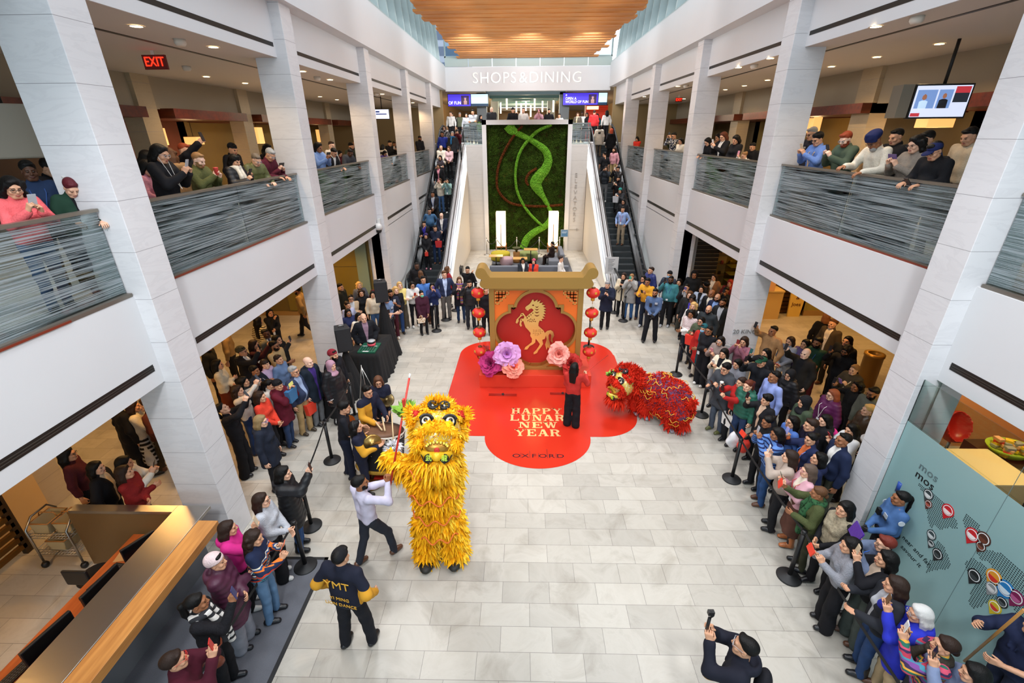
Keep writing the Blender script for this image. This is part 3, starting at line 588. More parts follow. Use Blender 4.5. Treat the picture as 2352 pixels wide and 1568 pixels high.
# ---- stage: vinyl, plinth, arch
CX = .36
vin = []
vin += arc(CX, 8.63, 1.2, 1.1, 180, 360, 30); vin += [(1.9, 8.63)]; vin += arc(1.85, 9.52, .95, .89, -90, 0, 14); vin += [(2.86, 12.8)]; vin += arc(1.9, 12.9, .93, .95, 0, 90, 12); vin += arc(-1.0, 12.9, .93, .95, 90, 180, 12); vin += arc(-1.1, 9.5, .86, .87, 180, 270, 12)
fd = empty('floor_decal', (0, 0, 0), 'large red quatrefoil vinyl floor graphic under the arch', 'floor graphic')
curve2d('vinyl', [vin], RED, .0015, fd, (0, 0, .003), (0, 0, 0))
def slab(ch):
    """wide slab-serif capitals in a 1 x 1 cell, as rectangles / quads / arcs"""
    t, h = .24, .10; q = []
    R = lambda a, b, c, d: q.append([(a, b), (c, b), (c, d), (a, d)])
    serif = lambda x, w=.38: (R(x-w/2, 0, x+w/2, h), R(x-w/2, 1-h, x+w/2, 1))
    if ch == 'H': R(.1, 0, .1+t, 1); R(.66, 0, .66+t, 1); R(.2, .45, .8, .56); serif(.22); serif(.78)
    elif ch == 'A': q.append([(.5, 1), (.36, 1), (.08, 0), (.18, 0)]); q.append([(.36, 1), (.64, 1), (.95, 0), (.68, 0)]); R(.25, .3, .75, .4); R(0, 0, .3, h); R(.58, 0, 1.02, h)
    elif ch in 'PR':
        R(.1, 0, .1+t, 1); serif(.22); q.append(arc(.55, .73, .4, .27, 90, -90, 10)+arc(.5, .73, .18, .16, -90, 90, 8)); R(.3, .9, .56, 1); R(.3, .46, .56, .56)
        if ch == 'R': q.append([(.5, .5), (.72, .5), (.96, 0), (.7, 0)]); R(.64, 0, 1.03, h)
    elif ch == 'Y': q.append([(.0, 1), (.28, 1), (.62, .48), (.38, .48)]); q.append([(.88, 1), (1, 1), (.62, .48), (.5, .48)]); R(.38, 0, .62, .5); R(.28, 0, .72, h); R(-.04, 1-h, .34, 1); R(.72, 1-h, 1.04, 1)
    elif ch == 'L': R(.14, 0, .14+t, 1); serif(.26); R(.14, 0, .95, h+.02); R(.84, 0, .95, .32)
    elif ch == 'U': R(.1, .3, .1+t, 1); R(.74, .3, .74+.12, 1); q.append(arc(.48, .32, .38, .34, 180, 360, 12)+arc(.54, .34, .2, .22, 360, 180, 10)); R(.0, 1-h, .44, 1); R(.62, 1-h, .98, 1)
    elif ch == 'N': R(.12, 0, .22, 1); R(.78, 0, .88, 1); q.append([(.1, 1), (.36, 1), (.9, 0), (.66, 0)]); R(0, 0, .36, h); R(.64, 1-h, 1, 1); R(0, 1-h, .3, 1)
    elif ch == 'E': R(.12, 0, .12+t, 1); serif(.24); R(.12, 0, .93, h); R(.12, 1-h, .9, 1); R(.3, .46, .64, .56); R(.83, 0, .93, .3); R(.8, .7, .9, 1); R(.58, .36, .66, .66)
    elif ch == 'W': q.append([(-.06, 1), (.2, 1), (.42, 0), (.24, 0)]); q.append([(.42, 0), (.34, .15), (.5, 1), (.58, 1)]); q.append([(.42, 1), (.66, 1), (.84, 0), (.68, 0)]); q.append([(.84, 0), (.74, .1), (.94, 1), (1.02, 1)]); R(-.12, 1-h, .3, 1); R(.8, 1-h, 1.12, 1)
    return q
def words_on_floor(word, xl, xr, yt, yb, m, name):
    b = MB(); n = len(word); cw = (xr-xl)/n
    for i, ch in enumerate(word):
        for k, poly in enumerate(slab(ch)):
            P = [(xl+cw*(i+.06+p[0]*.88), yb+(yt-yb)*p[1]) for p in poly]; b.prism(P, 2, .0046+.0002*(k % 4), .0052+.0002*(k % 4))
    return b.build(name, m, fd)
for w_, a, b_, c, d in (('HAPPY', -.27, 1.0, 9.80, 9.55), ('LUNAR', -.31, 1.06, 9.51, 9.25), ('NEW', -.09, .83, 9.20, 8.96), ('YEAR', -.17, .90, 8.90, 8.64)): words_on_floor(w_, a, b_, c, d, mat('floor_gold', 'ecd596', .3, .45), 'gold_lettering')
for i, ch in enumerate('OXFORD'): text_obj('lettering', ch, .17, mat('navy_text', '1a1420', .5, spec=.2), .0012, fd, (-.11+i*.188, 7.93, .006), (0, 0, 0), sx=1.35)
b = MB()
for i in range(5): b.box((-.015+i*.188, 7.86, .005), (-.007+i*.188, 8.03+(.08 if i in (1, 3) else 0)+(.06 if i == 3 else 0), .0062))
b.build('logo_bars', mat('navy_text', '231a24', .4), fd)
pl = tag(MB().box((-1.14, 10.83, .004), (1.86, 11.85, .38)).build('plinth', mat('plinth_red', 'd8402a', .4), bevel=.008), 'long low red plinth carrying the horse arch', 'plinth')
AR = empty('photo_arch', (CX, 11.3, .38), 'orange and gold arch with a quatrefoil window and rearing gold horse', 'arch')
def zq(poly): return [(x, z-.38) for x, z in poly]
def quat(o=0.):
    P = []
    P += arc(0, 2.13, .505+o, .47+o, 172 if not o else 180, 8 if not o else 0, 20)
    P += [(.645+o, 2.19+o*.0), (.645+o, 2.03)] if not o else [(.505+o, 2.19+o), (.645+o, 2.19+o), (.645+o, 2.04+o*.4)]
    P += arc(.60, 1.54, .44+o, .50+o*.8, 80, -80, 18)
    P += [(.645+o, .92), (.505+o, .90)] if not o else [(.645+o, .89-o), (.505+o, .89-o)]
    P += arc(0, .93, .505+o, .46+o, 0, -180, 20)
    P += [(-.505-o, .90), (-.645-o, .92)] if not o else [(-.505-o, .89-o), (-.645-o, .89-o)]
    P += arc(-.60, 1.54, .44+o, .50+o*.8, 260, 100, 18)
    P += [(-.645-o, 2.03), (-.645-o, 2.19)] if not o else [(-.645-o, 2.04+o*.4), (-.645-o, 2.19+o), (-.505-o, 2.19+o)]
    return zq(P)
qi, qo = quat(0.), quat(.075)
curve2d('orange_panel', [zq([(-1.1, .44), (1.1, .44), (1.1, 2.7), (-1.1, 2.7)]), qi], ORANGE, .09, AR, (0, -.03, 0))
curve2d('quatrefoil_border', [qo, qi], GOLD, .11, AR, (0, -.04, 0))
MB().box((-1.08, .1, .05), (1.08, .16, 2.3)).build('recess_panel', REDM, AR)
b = MB()
for a, c in (((-1.21, -.16, 0), (-1.07, .2, 2.38)), ((1.07, -.16, 0), (1.21, .2, 2.38)), ((-1.07, -.155, 0), (1.07, .2, .09)), ((-1.07, -.155, 2.27), (1.07, .2, 2.38))): b.box(a, c)
b.build('gold_frame', GOLD, AR, bevel=.004)
roof = [(-1.19, 2.74), (1.19, 2.74)]+arc(1.26, 2.86, .16, .12, -90, 40, 8)+[(1.36, 2.98)]+arc(1.38, 3.13, .14, .145, -70, 150, 12)+[(1.2, 3.09), (1.15, 3.03), (-1.15, 3.03), (-1.2, 3.09)]+arc(-1.38, 3.13, .14, .145, 30, 250, 12)+[(-1.36, 2.98)]+arc(-1.26, 2.86, .16, .12, 140, 270, 8)
curve2d('roof_eave', [zq(roof)], GOLD, .27, AR, (0, -.02, 0))
b = MB()
def lat(x, z, sx, sz):
    c = .085; t = .009
    cells = [(0, 0), (1, 0), (2, 0), (3, 0), (0, 1), (1, 1), (2, 1), (0, 2), (1, 2), (0, 3)]
    for i, j in cells:
        for (a0, b0, a1, b1) in ((i, j, i+1, j), (i, j, i, j+1), (i+1, j, i+1, j+1), (i, j+1, i+1, j+1)):
            x0, x1 = sorted((x+sx*a0*c, x+sx*a1*c)); z0, z1 = sorted((z+sz*b0*c, z+sz*b1*c)); b.box((x0-t, -.135, z0-t), (x1+t, -.12, z1+t))
for q in ((-1.04, 2.24, 1, -1), (1.04, 2.24, -1, -1), (-1.04, .14, 1, 1), (1.04, .14, -1, 1)): b = MB(); lat(*q); b.build('corner_lattice', mat('lattice_gold', 'e6c064', .4, .3), AR)
A4 = lambda x, y: (1080+x*320/1930, 640+y*320/1930)
def hp(L): return [(lambda p: (p[0]-CX, p[2]-.38))(ony(*A4(*q), 11.28)) for q in L]
horse = [(872, 298), (888, 332), (935, 302), (930, 338), (975, 315), (958, 352), (1012, 345), (990, 372), (1042, 383), (1010, 402), (1055, 425), (1018, 438), (1055, 462), (1018, 470), (1050, 502), (1012, 505), (1040, 540), (1000, 540), (1032, 572), (988, 572), (1000, 602), (962, 596), (948, 630), (946, 668), (980, 700), (1015, 730), (1036, 768), (1070, 738), (1118, 728), (1152, 752), (1166, 805), (1142, 850), (1148, 912), (1118, 880), (1126, 800), (1106, 770), (1088, 800), (1092, 860), (1112, 930), (1104, 1010), (1078, 960), (1060, 1005), (1040, 930), (1062, 860), (1052, 800), (1035, 850), (1000, 862), (1012, 920), (985, 962), (948, 1005), (928, 1045), (882, 1066), (876, 1042), (912, 1008), (948, 958), (966, 922), (930, 872), (908, 848), (902, 900), (872, 925), (825, 950), (790, 998), (748, 1000), (762, 966), (812, 930), (852, 898), (858, 850), (832, 808), (838, 768), (800, 722), (768, 690), (748, 640), (738, 604), (718, 602), (706, 640), (718, 664), (702, 682), (682, 655), (688, 600), (698, 570), (742, 568), (750, 540), (736, 520), (700, 540), (668, 572), (672, 602), (650, 638), (628, 625), (640, 580), (690, 528), (704, 495), (735, 488), (756, 520), (776, 545), (802, 518), (850, 482), (882, 448), (850, 425), (815, 440), (800, 462), (772, 440), (762, 418), (776, 398), (820, 368), (845, 338), (858, 312)]
def el(x, y, rx, ry, rot=0, n=12): return [(x+rx*cos(t)*cos(rot)-ry*sin(t)*sin(rot), y+rx*cos(t)*sin(rot)+ry*sin(t)*cos(rot)) for t in [2*pi*i/n for i in range(n)]]
def cres(x, y, w, h): return [(x-w, y-h*.2), (x-w*.5, y+h*.35), (x, y+h*.55), (x+w*.5, y+h*.35), (x+w, y-h*.2), (x+w*.6, y+h*.9), (x, y+h*1.4), (x-w*.6, y+h*.9)][::-1]
holes = [el(872, 382, 14, 10), el(782, 425, 5, 3)]+[cres(925, y, 26+k*4, 17) for k, y in enumerate((395, 430, 470, 515))]+[el(818+dx, 585+dy, 9, 6, .8*k) for k, (dx, dy) in enumerate(((0, 0), (22, -12), (44, 2), (10, 22), (34, 24), (60, 18), (-18, 12), (70, -8), (84, 22)))]
holes += [el(790, 556, 8, 12), el(815, 535, 8, 11), el(842, 515, 7, 10), el(868, 492, 7, 10), el(718, 512, 9, 9), el(708, 588, 8, 8)]
rr = random.Random(3)
for x in range(830, 1010, 24):
    for y in range(705, 800, 22):
        if (x-920)**2/92**2+(y-752)**2/50**2 < .8 and x > 850+(y-705)*.2: holes.append(el(x+rr.uniform(-4, 4), y+rr.uniform(-4, 4), 7, 4, rr.uniform(0, 3), 8))
curve2d('gold_horse', [hp(horse)]+[hp(h) for h in holes], FOIL, .008, AR, (0, .07, 0))
MB().tube([(-1.55, .0, 2.44), (1.52, .0, 2.44)], .008).build('hanger_rod', M_WHITE, AR)
# ---- paper lanterns
LR = mat('lantern_red', 'cf2a1e', .55, bump=.15, bscale=40, emit='c0180c', estr=.12); LG = mat('lantern_gold', 'e8b440', .5, .2)
def lantern(x, z, lab):
    t = empty('paper_lantern', (x, 11.3, z), lab, 'lantern', 'red paper lanterns beside the arch'); n = 32; V = []; F = []
    for i in range(13):
        th = -pi/2+.28+(pi-.56)*i/12
        for k in range(n): rr_ = .178*cos(th)*(1-.035*(k % 2)); V.append((rr_*cos(2*pi*k/n), rr_*sin(2*pi*k/n), .135*sin(th)))
    for i in range(12):
        for k in range(n): F.append((i*n+k, i*n+(k+1) % n, (i+1)*n+(k+1) % n, (i+1)*n+k))
    link('body', mesh_np('lantern_body', V, F, [LR]), t)
    MB().lathe([(.055, .125), (.055, .15), (.03, .15)], n=16).build('cap', mat('lantern_cap', '7a4a1c', .4, .5), t); MB().lathe([(.05, -.205), (.055, -.13), (.03, -.125)], n=16).build('gold_fringe', LG, t)
    MB().tube([(0, 0, -.2), (0, 0, -.30)], .008, 6).build('tassel', LG, t)
    for a in (-140, -75, -20): MB().obox((.172*cos(radians(a)), .172*sin(radians(a)), .04), (.004, .028, .028), rz=radians(a)).build('gold_emblem', LG, t)
for sd, x in (('left', -1.14), ('right', 1.83)):
    for k, z in enumerate((2.52, 1.97, 1.41, .85)): lantern(x, z+.02, f'red paper lantern on the {sd} string of the arch, {["topmost","second from the top","third from the top","lowest"][k]}')
    tag(MB().tube([(x, 11.3, .9), (x, 11.3, 2.82)], .005, 6).build('lantern_string', mat('string', 'd8c8b0', .8)), f'thin string holding four red lanterns {sd} of the arch', 'string')
# ---- paper peonies
def peony(name, c, r, col, col2, lab, tilt=(-.9, 0, 0), seed=1):
    R = random.Random(seed); V = []; F = []; mi = []
    for L_, (n, open_, sz) in enumerate(((9, 1.25, 1.0), (9, .95, .95), (8, .68, .8), (7, .42, .65), (6, .2, .5))):
        for k in range(n):
            a = 2*pi*(k+.5*(L_ % 2))/n+R.uniform(-.15, .15); o = len(V); s = sz*r*R.uniform(.88, 1.1); op = open_+R.uniform(-.12, .12)
            for i in range(6):
                u = i/5; ang = op*(.35+.75*u)
                rad_ = s*u*sin(ang)+.03*r; h = s*u*cos(ang)*.9+.05*r-(.12*r*u*u if L_ < 2 else 0)
                for j in range(6):
                    w = (j/5-.5); wd = s*.62*sin(pi*min(1, u*.72+.12))*w*1.5; ruff = .06*r*sin(j*2.3+k+i)*u
                    x = rad_*cos(a)-wd*sin(a); y = rad_*sin(a)+wd*cos(a); V.append((x, y, h+ruff+abs(w)*.18*s*u))
            for i in range(5):
                for j in range(5): F.append((o+i*6+j, o+i*6+j+1, o+(i+1)*6+j+1, o+(i+1)*6+j)); mi.append(1 if L_ > 2 else 0)
    o = link('paper_flower', mesh_np('paper_flower', V, F, [mat('petal', col, .75), mat('petal', col2, .75)], mi), None, c); o.rotation_euler = tilt; tag(o, lab, 'paper flower', 'giant paper peonies on the plinth')
peony('p', (-.82, 11.0, .62), .34, 'b01f68', '8f1656', 'giant magenta paper peony at the left foot of the arch', (.9, 0, -.4), 1)
peony('p', (-.40, 10.98, .93), .35, 'd79ad0', 'c783c8', 'giant lilac paper peony at the left foot of the arch', (1.1, .1, 0), 2)
peony('p', (-.24, 10.86, .60), .30, 'f0907c', 'ef6a4c', 'giant coral paper peony low at the left of the plinth', (.8, 0, .3), 3)
peony('p', (.98, 10.98, .94), .32, 'f2a294', 'ee8a7c', 'giant peach paper peony at the right foot of the arch', (1.1, -.1, 0), 4)
peony('p', (1.30, 10.95, .66), .30, 'b8231c', '961414', 'giant dark red paper peony behind the woman in red', (.9, 0, .2), 5)
peony('p', (-1.06, 11.5, .72), .22, 'a01a1a', '801010', 'small dark red paper peony behind the left edge of the arch', (.6, 0, -.8), 6)
for x, y, L_, lab in ((-.5, 10.43, .37, 'folded red and black banner stick lying on the red floor, left one'), (1.08, 10.5, .33, 'folded red and black banner stick lying behind the woman in red')):
    t = empty('banner_stick', (x, y, .006), lab, 'stick', 'banner sticks on the red floor'); MB().tube([(-L_, -.03, .015), (L_, -.05, .015)], .008).tube([(-L_, .03, .015), (L_, .02, .015)], .008).build('pole', mat('stick_red', '8a1a14', .5), t); MB().tube([(-.02, 0, .02), (.03, 0, .03)], .03).build('strap', M_BLACK, t)
# ---- belt stanchions
def stanchion(x, y, lab, h=.98):
    t = empty('belt_stanchion', (x, y, 0), lab, 'stanchion', 'black belt barrier posts'); MB().tube([(0, 0, .03), (0, 0, h-.06)], .033, 14).build('post', M_BLACK, t); MB().lathe([(.175, 0), (.178, .015), (.165, .03), (.05, .06), (.04, .075)], n=28).build('base', M_RUB, t); MB().lathe([(.04, h-.07), (.042, h-.01), (.02, h)], n=14).build('belt_head', M_BLACK, t); return (x, y, h-.035)
def belt(a, b2, lab, sag=.05):
    m_ = MB(); n = 8; pts = [Vector(a).lerp(Vector(b2), i/n)+Vector((0, 0, -sag*4*(i/n)*(1-i/n))) for i in range(n+1)]; d = (Vector(b2)-Vector(a)).normalized(); nx = Vector((-d.y, d.x, 0))*.0025
    for i in range(n):
        p, q = pts[i], pts[i+1]; m_.add([p-nx-Vector((0, 0, .025)), q-nx-Vector((0, 0, .025)), q+nx-Vector((0, 0, .025)), p+nx-Vector((0, 0, .025)), p-nx+Vector((0, 0, .025)), q-nx+Vector((0, 0, .025)), q+nx+Vector((0, 0, .025)), p+nx+Vector((0, 0, .025))], [(3, 2, 1, 0), (4, 5, 6, 7), (0, 1, 5, 4), (1, 2, 6, 5), (2, 3, 7, 6), (3, 0, 4, 7)])
    tag(m_.build('barrier_belt', mat('belt_web', '18181a', .8)), lab, 'belt', 'black barrier belts')
ord_ = ['nearest the camera', 'second from the camera', 'third from the camera', 'fourth from the camera', 'farthest, near the knit sweater woman']
RS = [(4.02, 2.6), (4.15, 5.06), (4.18, 7.27), (4.38, 9.55), (4.39, 11.61)]
rs = [stanchion(x, y, f'black belt post in the right hand row, {ord_[i]}') for i, (x, y) in enumerate(RS)]
for i in range(4): belt(rs[i], rs[i+1], f'black belt of the right hand row, {["nearest the camera","second from the camera","third from the camera","farthest from the camera"][i]}')
LS = [(-3.55, 2.2), (-3.45, 5.13), (-3.70, 5.95), (-4.01, 7.73), (-4.06, 9.35)]
ls = [stanchion(x, y, f'black belt post in the left hand row, {["nearest the camera","standing on the corner of the grey mat","behind the mat beside the woman in boots","beside the gong players","beside the draped table"][i]}') for i, (x, y) in enumerate(LS)]
for i in (0, 2, 3): belt(ls[i], ls[i+1], f'black belt of the left hand row, {["over the grey mat","","past the woman filming in a black parka","beside the drummers"][i]}')
FS = [(onz(1260-360+22, 735, 0), 'far')]
for u, v, lab in ((1003, 760, 'by the woman in a green face mask'), (1024, 735, 'before the man in a navy blazer'), (1047, 713, 'behind the woman in a rainbow scarf'), (1099, 752, 'behind the lower left lanterns'), (1352, 800-3, 'behind the right string of lanterns'), (1411, 718, 'beside the man in a grey cap and navy parka'), (1431, 737, 'before the woman in a grey coat and jeans')):
    p = onz(u, v, 0); stanchion(p[0], p[1], 'black belt post '+lab)
# ================================================================ MORE PROPS
def scatter(n, fn, name, cat, lab, group, protos):
    for k in range(n): o = protos[k % len(protos)].copy() if k >= len(protos) else protos[k]; (k >= len(protos)) and COL.objects.link(o); o.location, o.rotation_euler.z = fn(k); tag(o, lab, cat, group)
def boxes(name, half, cols): return [MB().obox((0, 0, half[2]), half).build(name, mat(name+c, c, .6), bevel=.008) for c in cols]
BC = mat('black_cloth', '101012', .95, bump=.3, bscale=18)
def draped(name, x0, x1, y0, y1, h, lab, flare=.1):
    n = 90; V = []; F = []; rows = 9
    per = []
    for k in range(n):
        t = k/n*4; s, u = int(t), t-int(t); p = [(x0+(x1-x0)*u, y0), (x1, y0+(y1-y0)*u), (x1-(x1-x0)*u, y1), (x0, y1-(y1-y0)*u)][s]; per.append(p)
    cx, cy_ = (x0+x1)/2, (y0+y1)/2
    for i in range(rows):
        f = i/(rows-1)
        for k, p in enumerate(per):
            d = Vector((p[0]-cx, p[1]-cy_)); g = (flare*f+.035*sin(k*1.7)*f+.02*sin(k*.73+1)*f)/max(d.length, .1); V.append((p[0]+d.x*g, p[1]+d.y*g, h*(1-f)+.004))
    for i in range(rows-1):
        for k in range(n): F.append((i*n+(k+1) % n, i*n+k, (i+1)*n+k, (i+1)*n+(k+1) % n))
    V += [(cx+(p[0]-cx)*.02, cy_+(p[1]-cy_)*.02, h+.004) for p in per]; b = rows*n
    for k in range(n): F.append((k, (k+1) % n, b+(k+1) % n, b+k))
    return tag(link(name, mesh_np(name, V, F, [BC])), lab, 'draped table')
draped('draped_table', -4.68, -3.85, 10.95, 12.3, .92, 'table under a black floor length cloth beside the loudspeakers', .12)
mx = empty('audio_mixer', (-4.18, 11.3, .926), 'green topped audio mixer on the black draped table', 'mixer'); MB().box((-.24, -.3, 0), (.24, .3, .05)).build('body', mat('mixer_green', '1f5a44', .4), mx, bevel=.006)
b = MB()
for i in range(6):
    for j in range(5): b.lathe([(.012, .05), (.01, .07)], (-.17+i*.068, -.24+j*.06, 0), 8)
b.build('knob_row', M_BLACK, mx); b = MB().box((-.2, .06, .05), (.2, .08, .055)).box((-.1, -.29, .05), (.06, -.25, .056)); b.build('label_strip', M_WHITE, mx)
tb = empty('tape_reel', (-4.15, 11.42, 1.0), 'round white topped case with a red band on the mixer', 'case'); MB().lathe([(.11, -.02), (.11, .05)], n=20).build('red_band', mat('band_red', 'd84a5a', .5), tb); MB().lathe([(.1, .05), (.1, .13), (.02, .131)], n=20).build('body', mat('case_grey', 'a9acaf', .4), tb); MB().lathe([(.104, .06), (.104, .11)], n=20).build('rim', M_BLACK, tb)
def speaker(c, lab, rz, base, cone=True):
    t = empty('loudspeaker', (c[0], c[1], base+1.15), lab, 'speaker', rotz=rz)
    b = MB(); b.prism([(-.19, -.17), (.19, -.17), (.15, .19), (-.15, .19)], 2, 0, .62); b.build('cabinet', mat('speaker_black', '19191b', .6), t, bevel=.012); MB().box((-.165, -.18, .03), (.165, -.171, .59)).build('grille', mat('speaker_grille', '232326', .8, bump=.5, bscale=300), t)
    MB().tube([(-.06, 0, .62), (-.06, 0, .66), (.06, 0, .66), (.06, 0, .62)], .012).build('handle', M_STEEL, t); MB().box((-.1, .18, .1), (.1, .2, .3)).build('rear_panel', mat('rear_panel', '3a3a3e', .5), t)
    s = empty('speaker_stand', (c[0], c[1], 0), lab.replace('black loudspeaker', 'black covered stand of the loudspeaker'), 'speaker stand'); MB().tube([(0, 0, .5), (0, 0, base+1.16)], .025).build('pole', M_STEEL, s)
    n = 40; V = []; F = []
    for i in range(8):
        f = i/7; r0 = .05+.33*f**.9
        for k in range(n): r = r0*(1+.12*f*sin(k*2.3)); V.append((r*cos(2*pi*k/n), r*sin(2*pi*k/n), (base+1.1)*(1-f)+.01))
    for i in range(7):
        for k in range(n): F.append((i*n+(k+1) % n, i*n+k, (i+1)*n+k, (i+1)*n+(k+1) % n))
    link('cover', mesh_np('cover', V, F, [BC]), s)
speaker((-4.50, 10.45), 'black loudspeaker nearest the camera, beside the second column', .5, .16); speaker((-4.16, 11.95+.9), 'black loudspeaker behind the draped table, by the guard', .35, .62)
dp = draped('draped_cases', -5.25, -4.35, 9.35, 10.25, .75, 'equipment pile under a black cloth beside the column', .06)
# ---- big drum
dr = empty('drum', (-2.78, 7.42, 0), 'big barrel drum with a black skirt and gold fringe', 'drum'); DX = radians(-14)
def rotm(o): o.rotation_euler = (DX, radians(6), 0); return o
rotm(MB().lathe([(.38, -.5), (.42, -.35), (.44, -.1), (.43, .12), (.42, .2)], n=36).build('drum_shell', mat('drum_black', '151417', .35), dr, (0, 0, .78))); rotm(MB().lathe([(.435, .12), (.445, .2), (.43, .215)], n=36, caps=False).build('rim', mat('drum_rim', 'c9c4b8', .4), dr, (0, 0, .78))); rotm(MB().lathe([(.425, .205), (.2, .212), (.01, .214)], n=36).build('drum_skin', mat('drum_skin', '6b4a34', .6, noise=.25, nscale=5), dr, (0, 0, .78)))
b = MB()
for k in range(40): a = 2*pi*k/40; b.obox((.444*cos(a), .444*sin(a), .17), (.006, .016, .016), rz=a)
rotm(b.build('rim_stud', mat('stud', '2a2622', .5), dr, (0, 0, .78))); rotm(MB().lathe([(.47, -.52), (.45, -.44)], n=48).build('gold_fringe', mat('fringe_gold', 'b58a2a', .7, bump=.6, bscale=120), dr, (0, 0, .78))); rotm(MB().lathe([(.46, -.45), (.452, -.05), (.446, .1)], n=40).build('skirt', mat('drum_skirt', '131316', .8), dr, (0, 0, .78)))
text_obj('lettering', 'YMT', .15, mat('team_white', 'e6e6e6', .6), .003, dr, (.30, -.38, .62), (pi/2-.1, 0, .62)); text_obj('lettering', 'CE', .12, mat('team_white', 'e6e6e6', .6), .003, dr, (-.12, -.462, .70), (pi/2-.1, 0, -.25))
b = MB()
for k in range(4): a = pi/4+k*pi/2; b.tube([(.36*cos(a), .36*sin(a), .01), (.30*cos(a), .30*sin(a), .36)], .03)
b.build('drum_stand', mat('stand_red', '7a1a14', .5), dr)
for k, (a, b2) in enumerate((((-2.97, 7.66, 1.10), (-2.72, 7.38, 1.03)), ((-2.80, 7.70, 1.12), (-2.66, 7.36, 1.03)))): tag(MB().tube([a, b2], [.014, .018]).build('drumstick', mat('stick_wood', 'c9b088', .5)), f'pale wooden drumstick of the drummer, {["left hand","right hand"][k]} one', 'drumstick')
fl = empty('fluff_mop', (-2.36, 6.85, 1.02), 'white fluffy mop on a pale stick leaning before the drum', 'mop')
V, F = SD().ell((0, 0, 0), (.11, .11, .1)).mesh(.03); fv, ff = fur(V, F, 260, .1, .012, .5, 4); link('fluff', mesh_np('fluff', fv, ff, [mat('mop_white', 'd5d6da', .9)]), fl); MB().tube([(0, .02, .0), (-.12, .5, .42)], .013).build('stick', mat('stick_wood', 'c9b088', .5), fl); MB().tube([(0, 0, -.1), (.02, -.05, -.4)], .02).build('tail', mat('mop_grey', '8a8c92', .8), fl)
cym = tag(MB().lathe([(.24, 0), (.22, .015), (.08, .03), (.06, .06), (.0, .065)], n=32).build('cymbal', mat('brass', 'a8843c', .3, .9), None, (-2.95, 7.05, .02)), 'brass cymbal with red cloth lying at the foot of the drum', 'cymbal'); MB().box((.03, .02, .06), (.3, .12, .075)).build('red_cloth', mat('cloth_red', 'b8231c', .8), cym)
# ---- counter bottom left
ct = empty('service_counter', (-4.9, 3.0, 0), 'long service counter with steel ledge and oak front edge', 'counter')
def cb(nm, a, b2, m_, bev=.004): MB().box((a[0]+4.9, a[1]-3, a[2]), (b2[0]+4.9, b2[1]-3, b2[2])).build(nm, m_, ct, bevel=bev)
cb('oak_edge', (-4.74, .9, 1.02), (-4.45, 4.95, 1.15), M_OAK); cb('steel_ledge', (-5.24, .9, 1.10), (-4.745, 5.24, 1.152), M_STEEL); cb('steel_return', (-6.84, 5.10, 1.10), (-5.24, 5.24, 1.152), M_STEEL); cb('front_panel', (-5.09, .9, .004), (-5.02, 5.2, 1.1), mat('counter_front', '6c6e72', .6)); cb('end_panel', (-6.9, 5.12, .004), (-5.09, 5.2, 1.1), mat('counter_end', '6b5230', .5))
cb('desk', (-5.93, .9, .70), (-5.1, 5.05, .75), M_CHERRY); cb('under_desk', (-5.7, .9, .004), (-5.12, 5.0, .7), M_CHERRY)
def monitor(x, y, lab, rz, w=.5):
    t = empty('monitor', (x, y, .752), lab, 'monitor', rotz=rz); MB().box((-w/2, -.02, .1), (w/2, .02, .1+w*.6)).build('screen', M_BLACK, t, bevel=.004); MB().box((-.02, .0, 0), (.02, .04, .2)).build('stand', M_BLACK, t); MB().box((-.12, -.08, 0), (.12, .1, .012)).build('foot', M_BLACK, t)
    MB().box((-w/2+.012, -.023, .115), (w/2-.012, -.02, .085+w*.6)).build('glass', mat('screen_off', '0b0c0e', .15), t)
monitor(-5.42, 4.62, 'black monitor at the far end of the counter desk', radians(62), .42); monitor(-5.38, 3.95, 'thin tilted monitor in the middle of the counter desk', radians(85), .5); monitor(-5.42, 3.28, 'black monitor at the near end of the counter desk', radians(80), .52)
for y, lab in ((4.3, 'black keyboard on the counter desk between the two far monitors'), (3.05, 'black keyboard on the counter desk by the near monitor')):
    t = empty('keyboard', (-5.72, y, .752), lab, 'keyboard', rotz=radians(82)); MB().box((-.22, -.07, 0), (.22, .07, .02)).build('case', M_BLACK, t); b = MB()
    for i in range(14):
        for j in range(4): b.box((-.2+i*.029, -.055+j*.029, .02), (-.178+i*.029, -.033+j*.029, .026))
    b.build('keys', mat('keys', '2c2c2f', .6), t)
tag(MB().obox((-5.72, 4.66, .756), (.13, .1, .004), rz=.2).build('paper_sheet', mat('kraft', 'b98a54', .8)), 'brown paper sheet on the desk by the far monitor', 'paper'); ms = tag(MB().lathe([(.05, 0), (.048, .025), (.02, .035)], sx=.7, n=14).build('mouse', M_BLACK, None, (-5.78, 4.0, .752)), 'black mouse beside the keyboard on the counter desk', 'mouse')
ch = empty('office_chair', (-6.2, 4.55, 0), 'dark office chair tucked at the counter desk', 'chair'); MB().lathe([(.2, .44), (.22, .47), (.2, .5)]).build('seat', M_BLACK, ch); MB().tube([(0, 0, .06), (0, 0, .44)], .03).build('post', M_DSTEEL, ch); b = MB()
for k in range(5): a = 2*pi*k/5; b.tube([(0, 0, .08), (.26*cos(a), .26*sin(a), .03)], .02)
b.build('foot_star', M_BLACK, ch); MB().box((-.18, -.23, .55), (.18, -.19, .82)).build('backrest', M_BLACK, ch, bevel=.02)
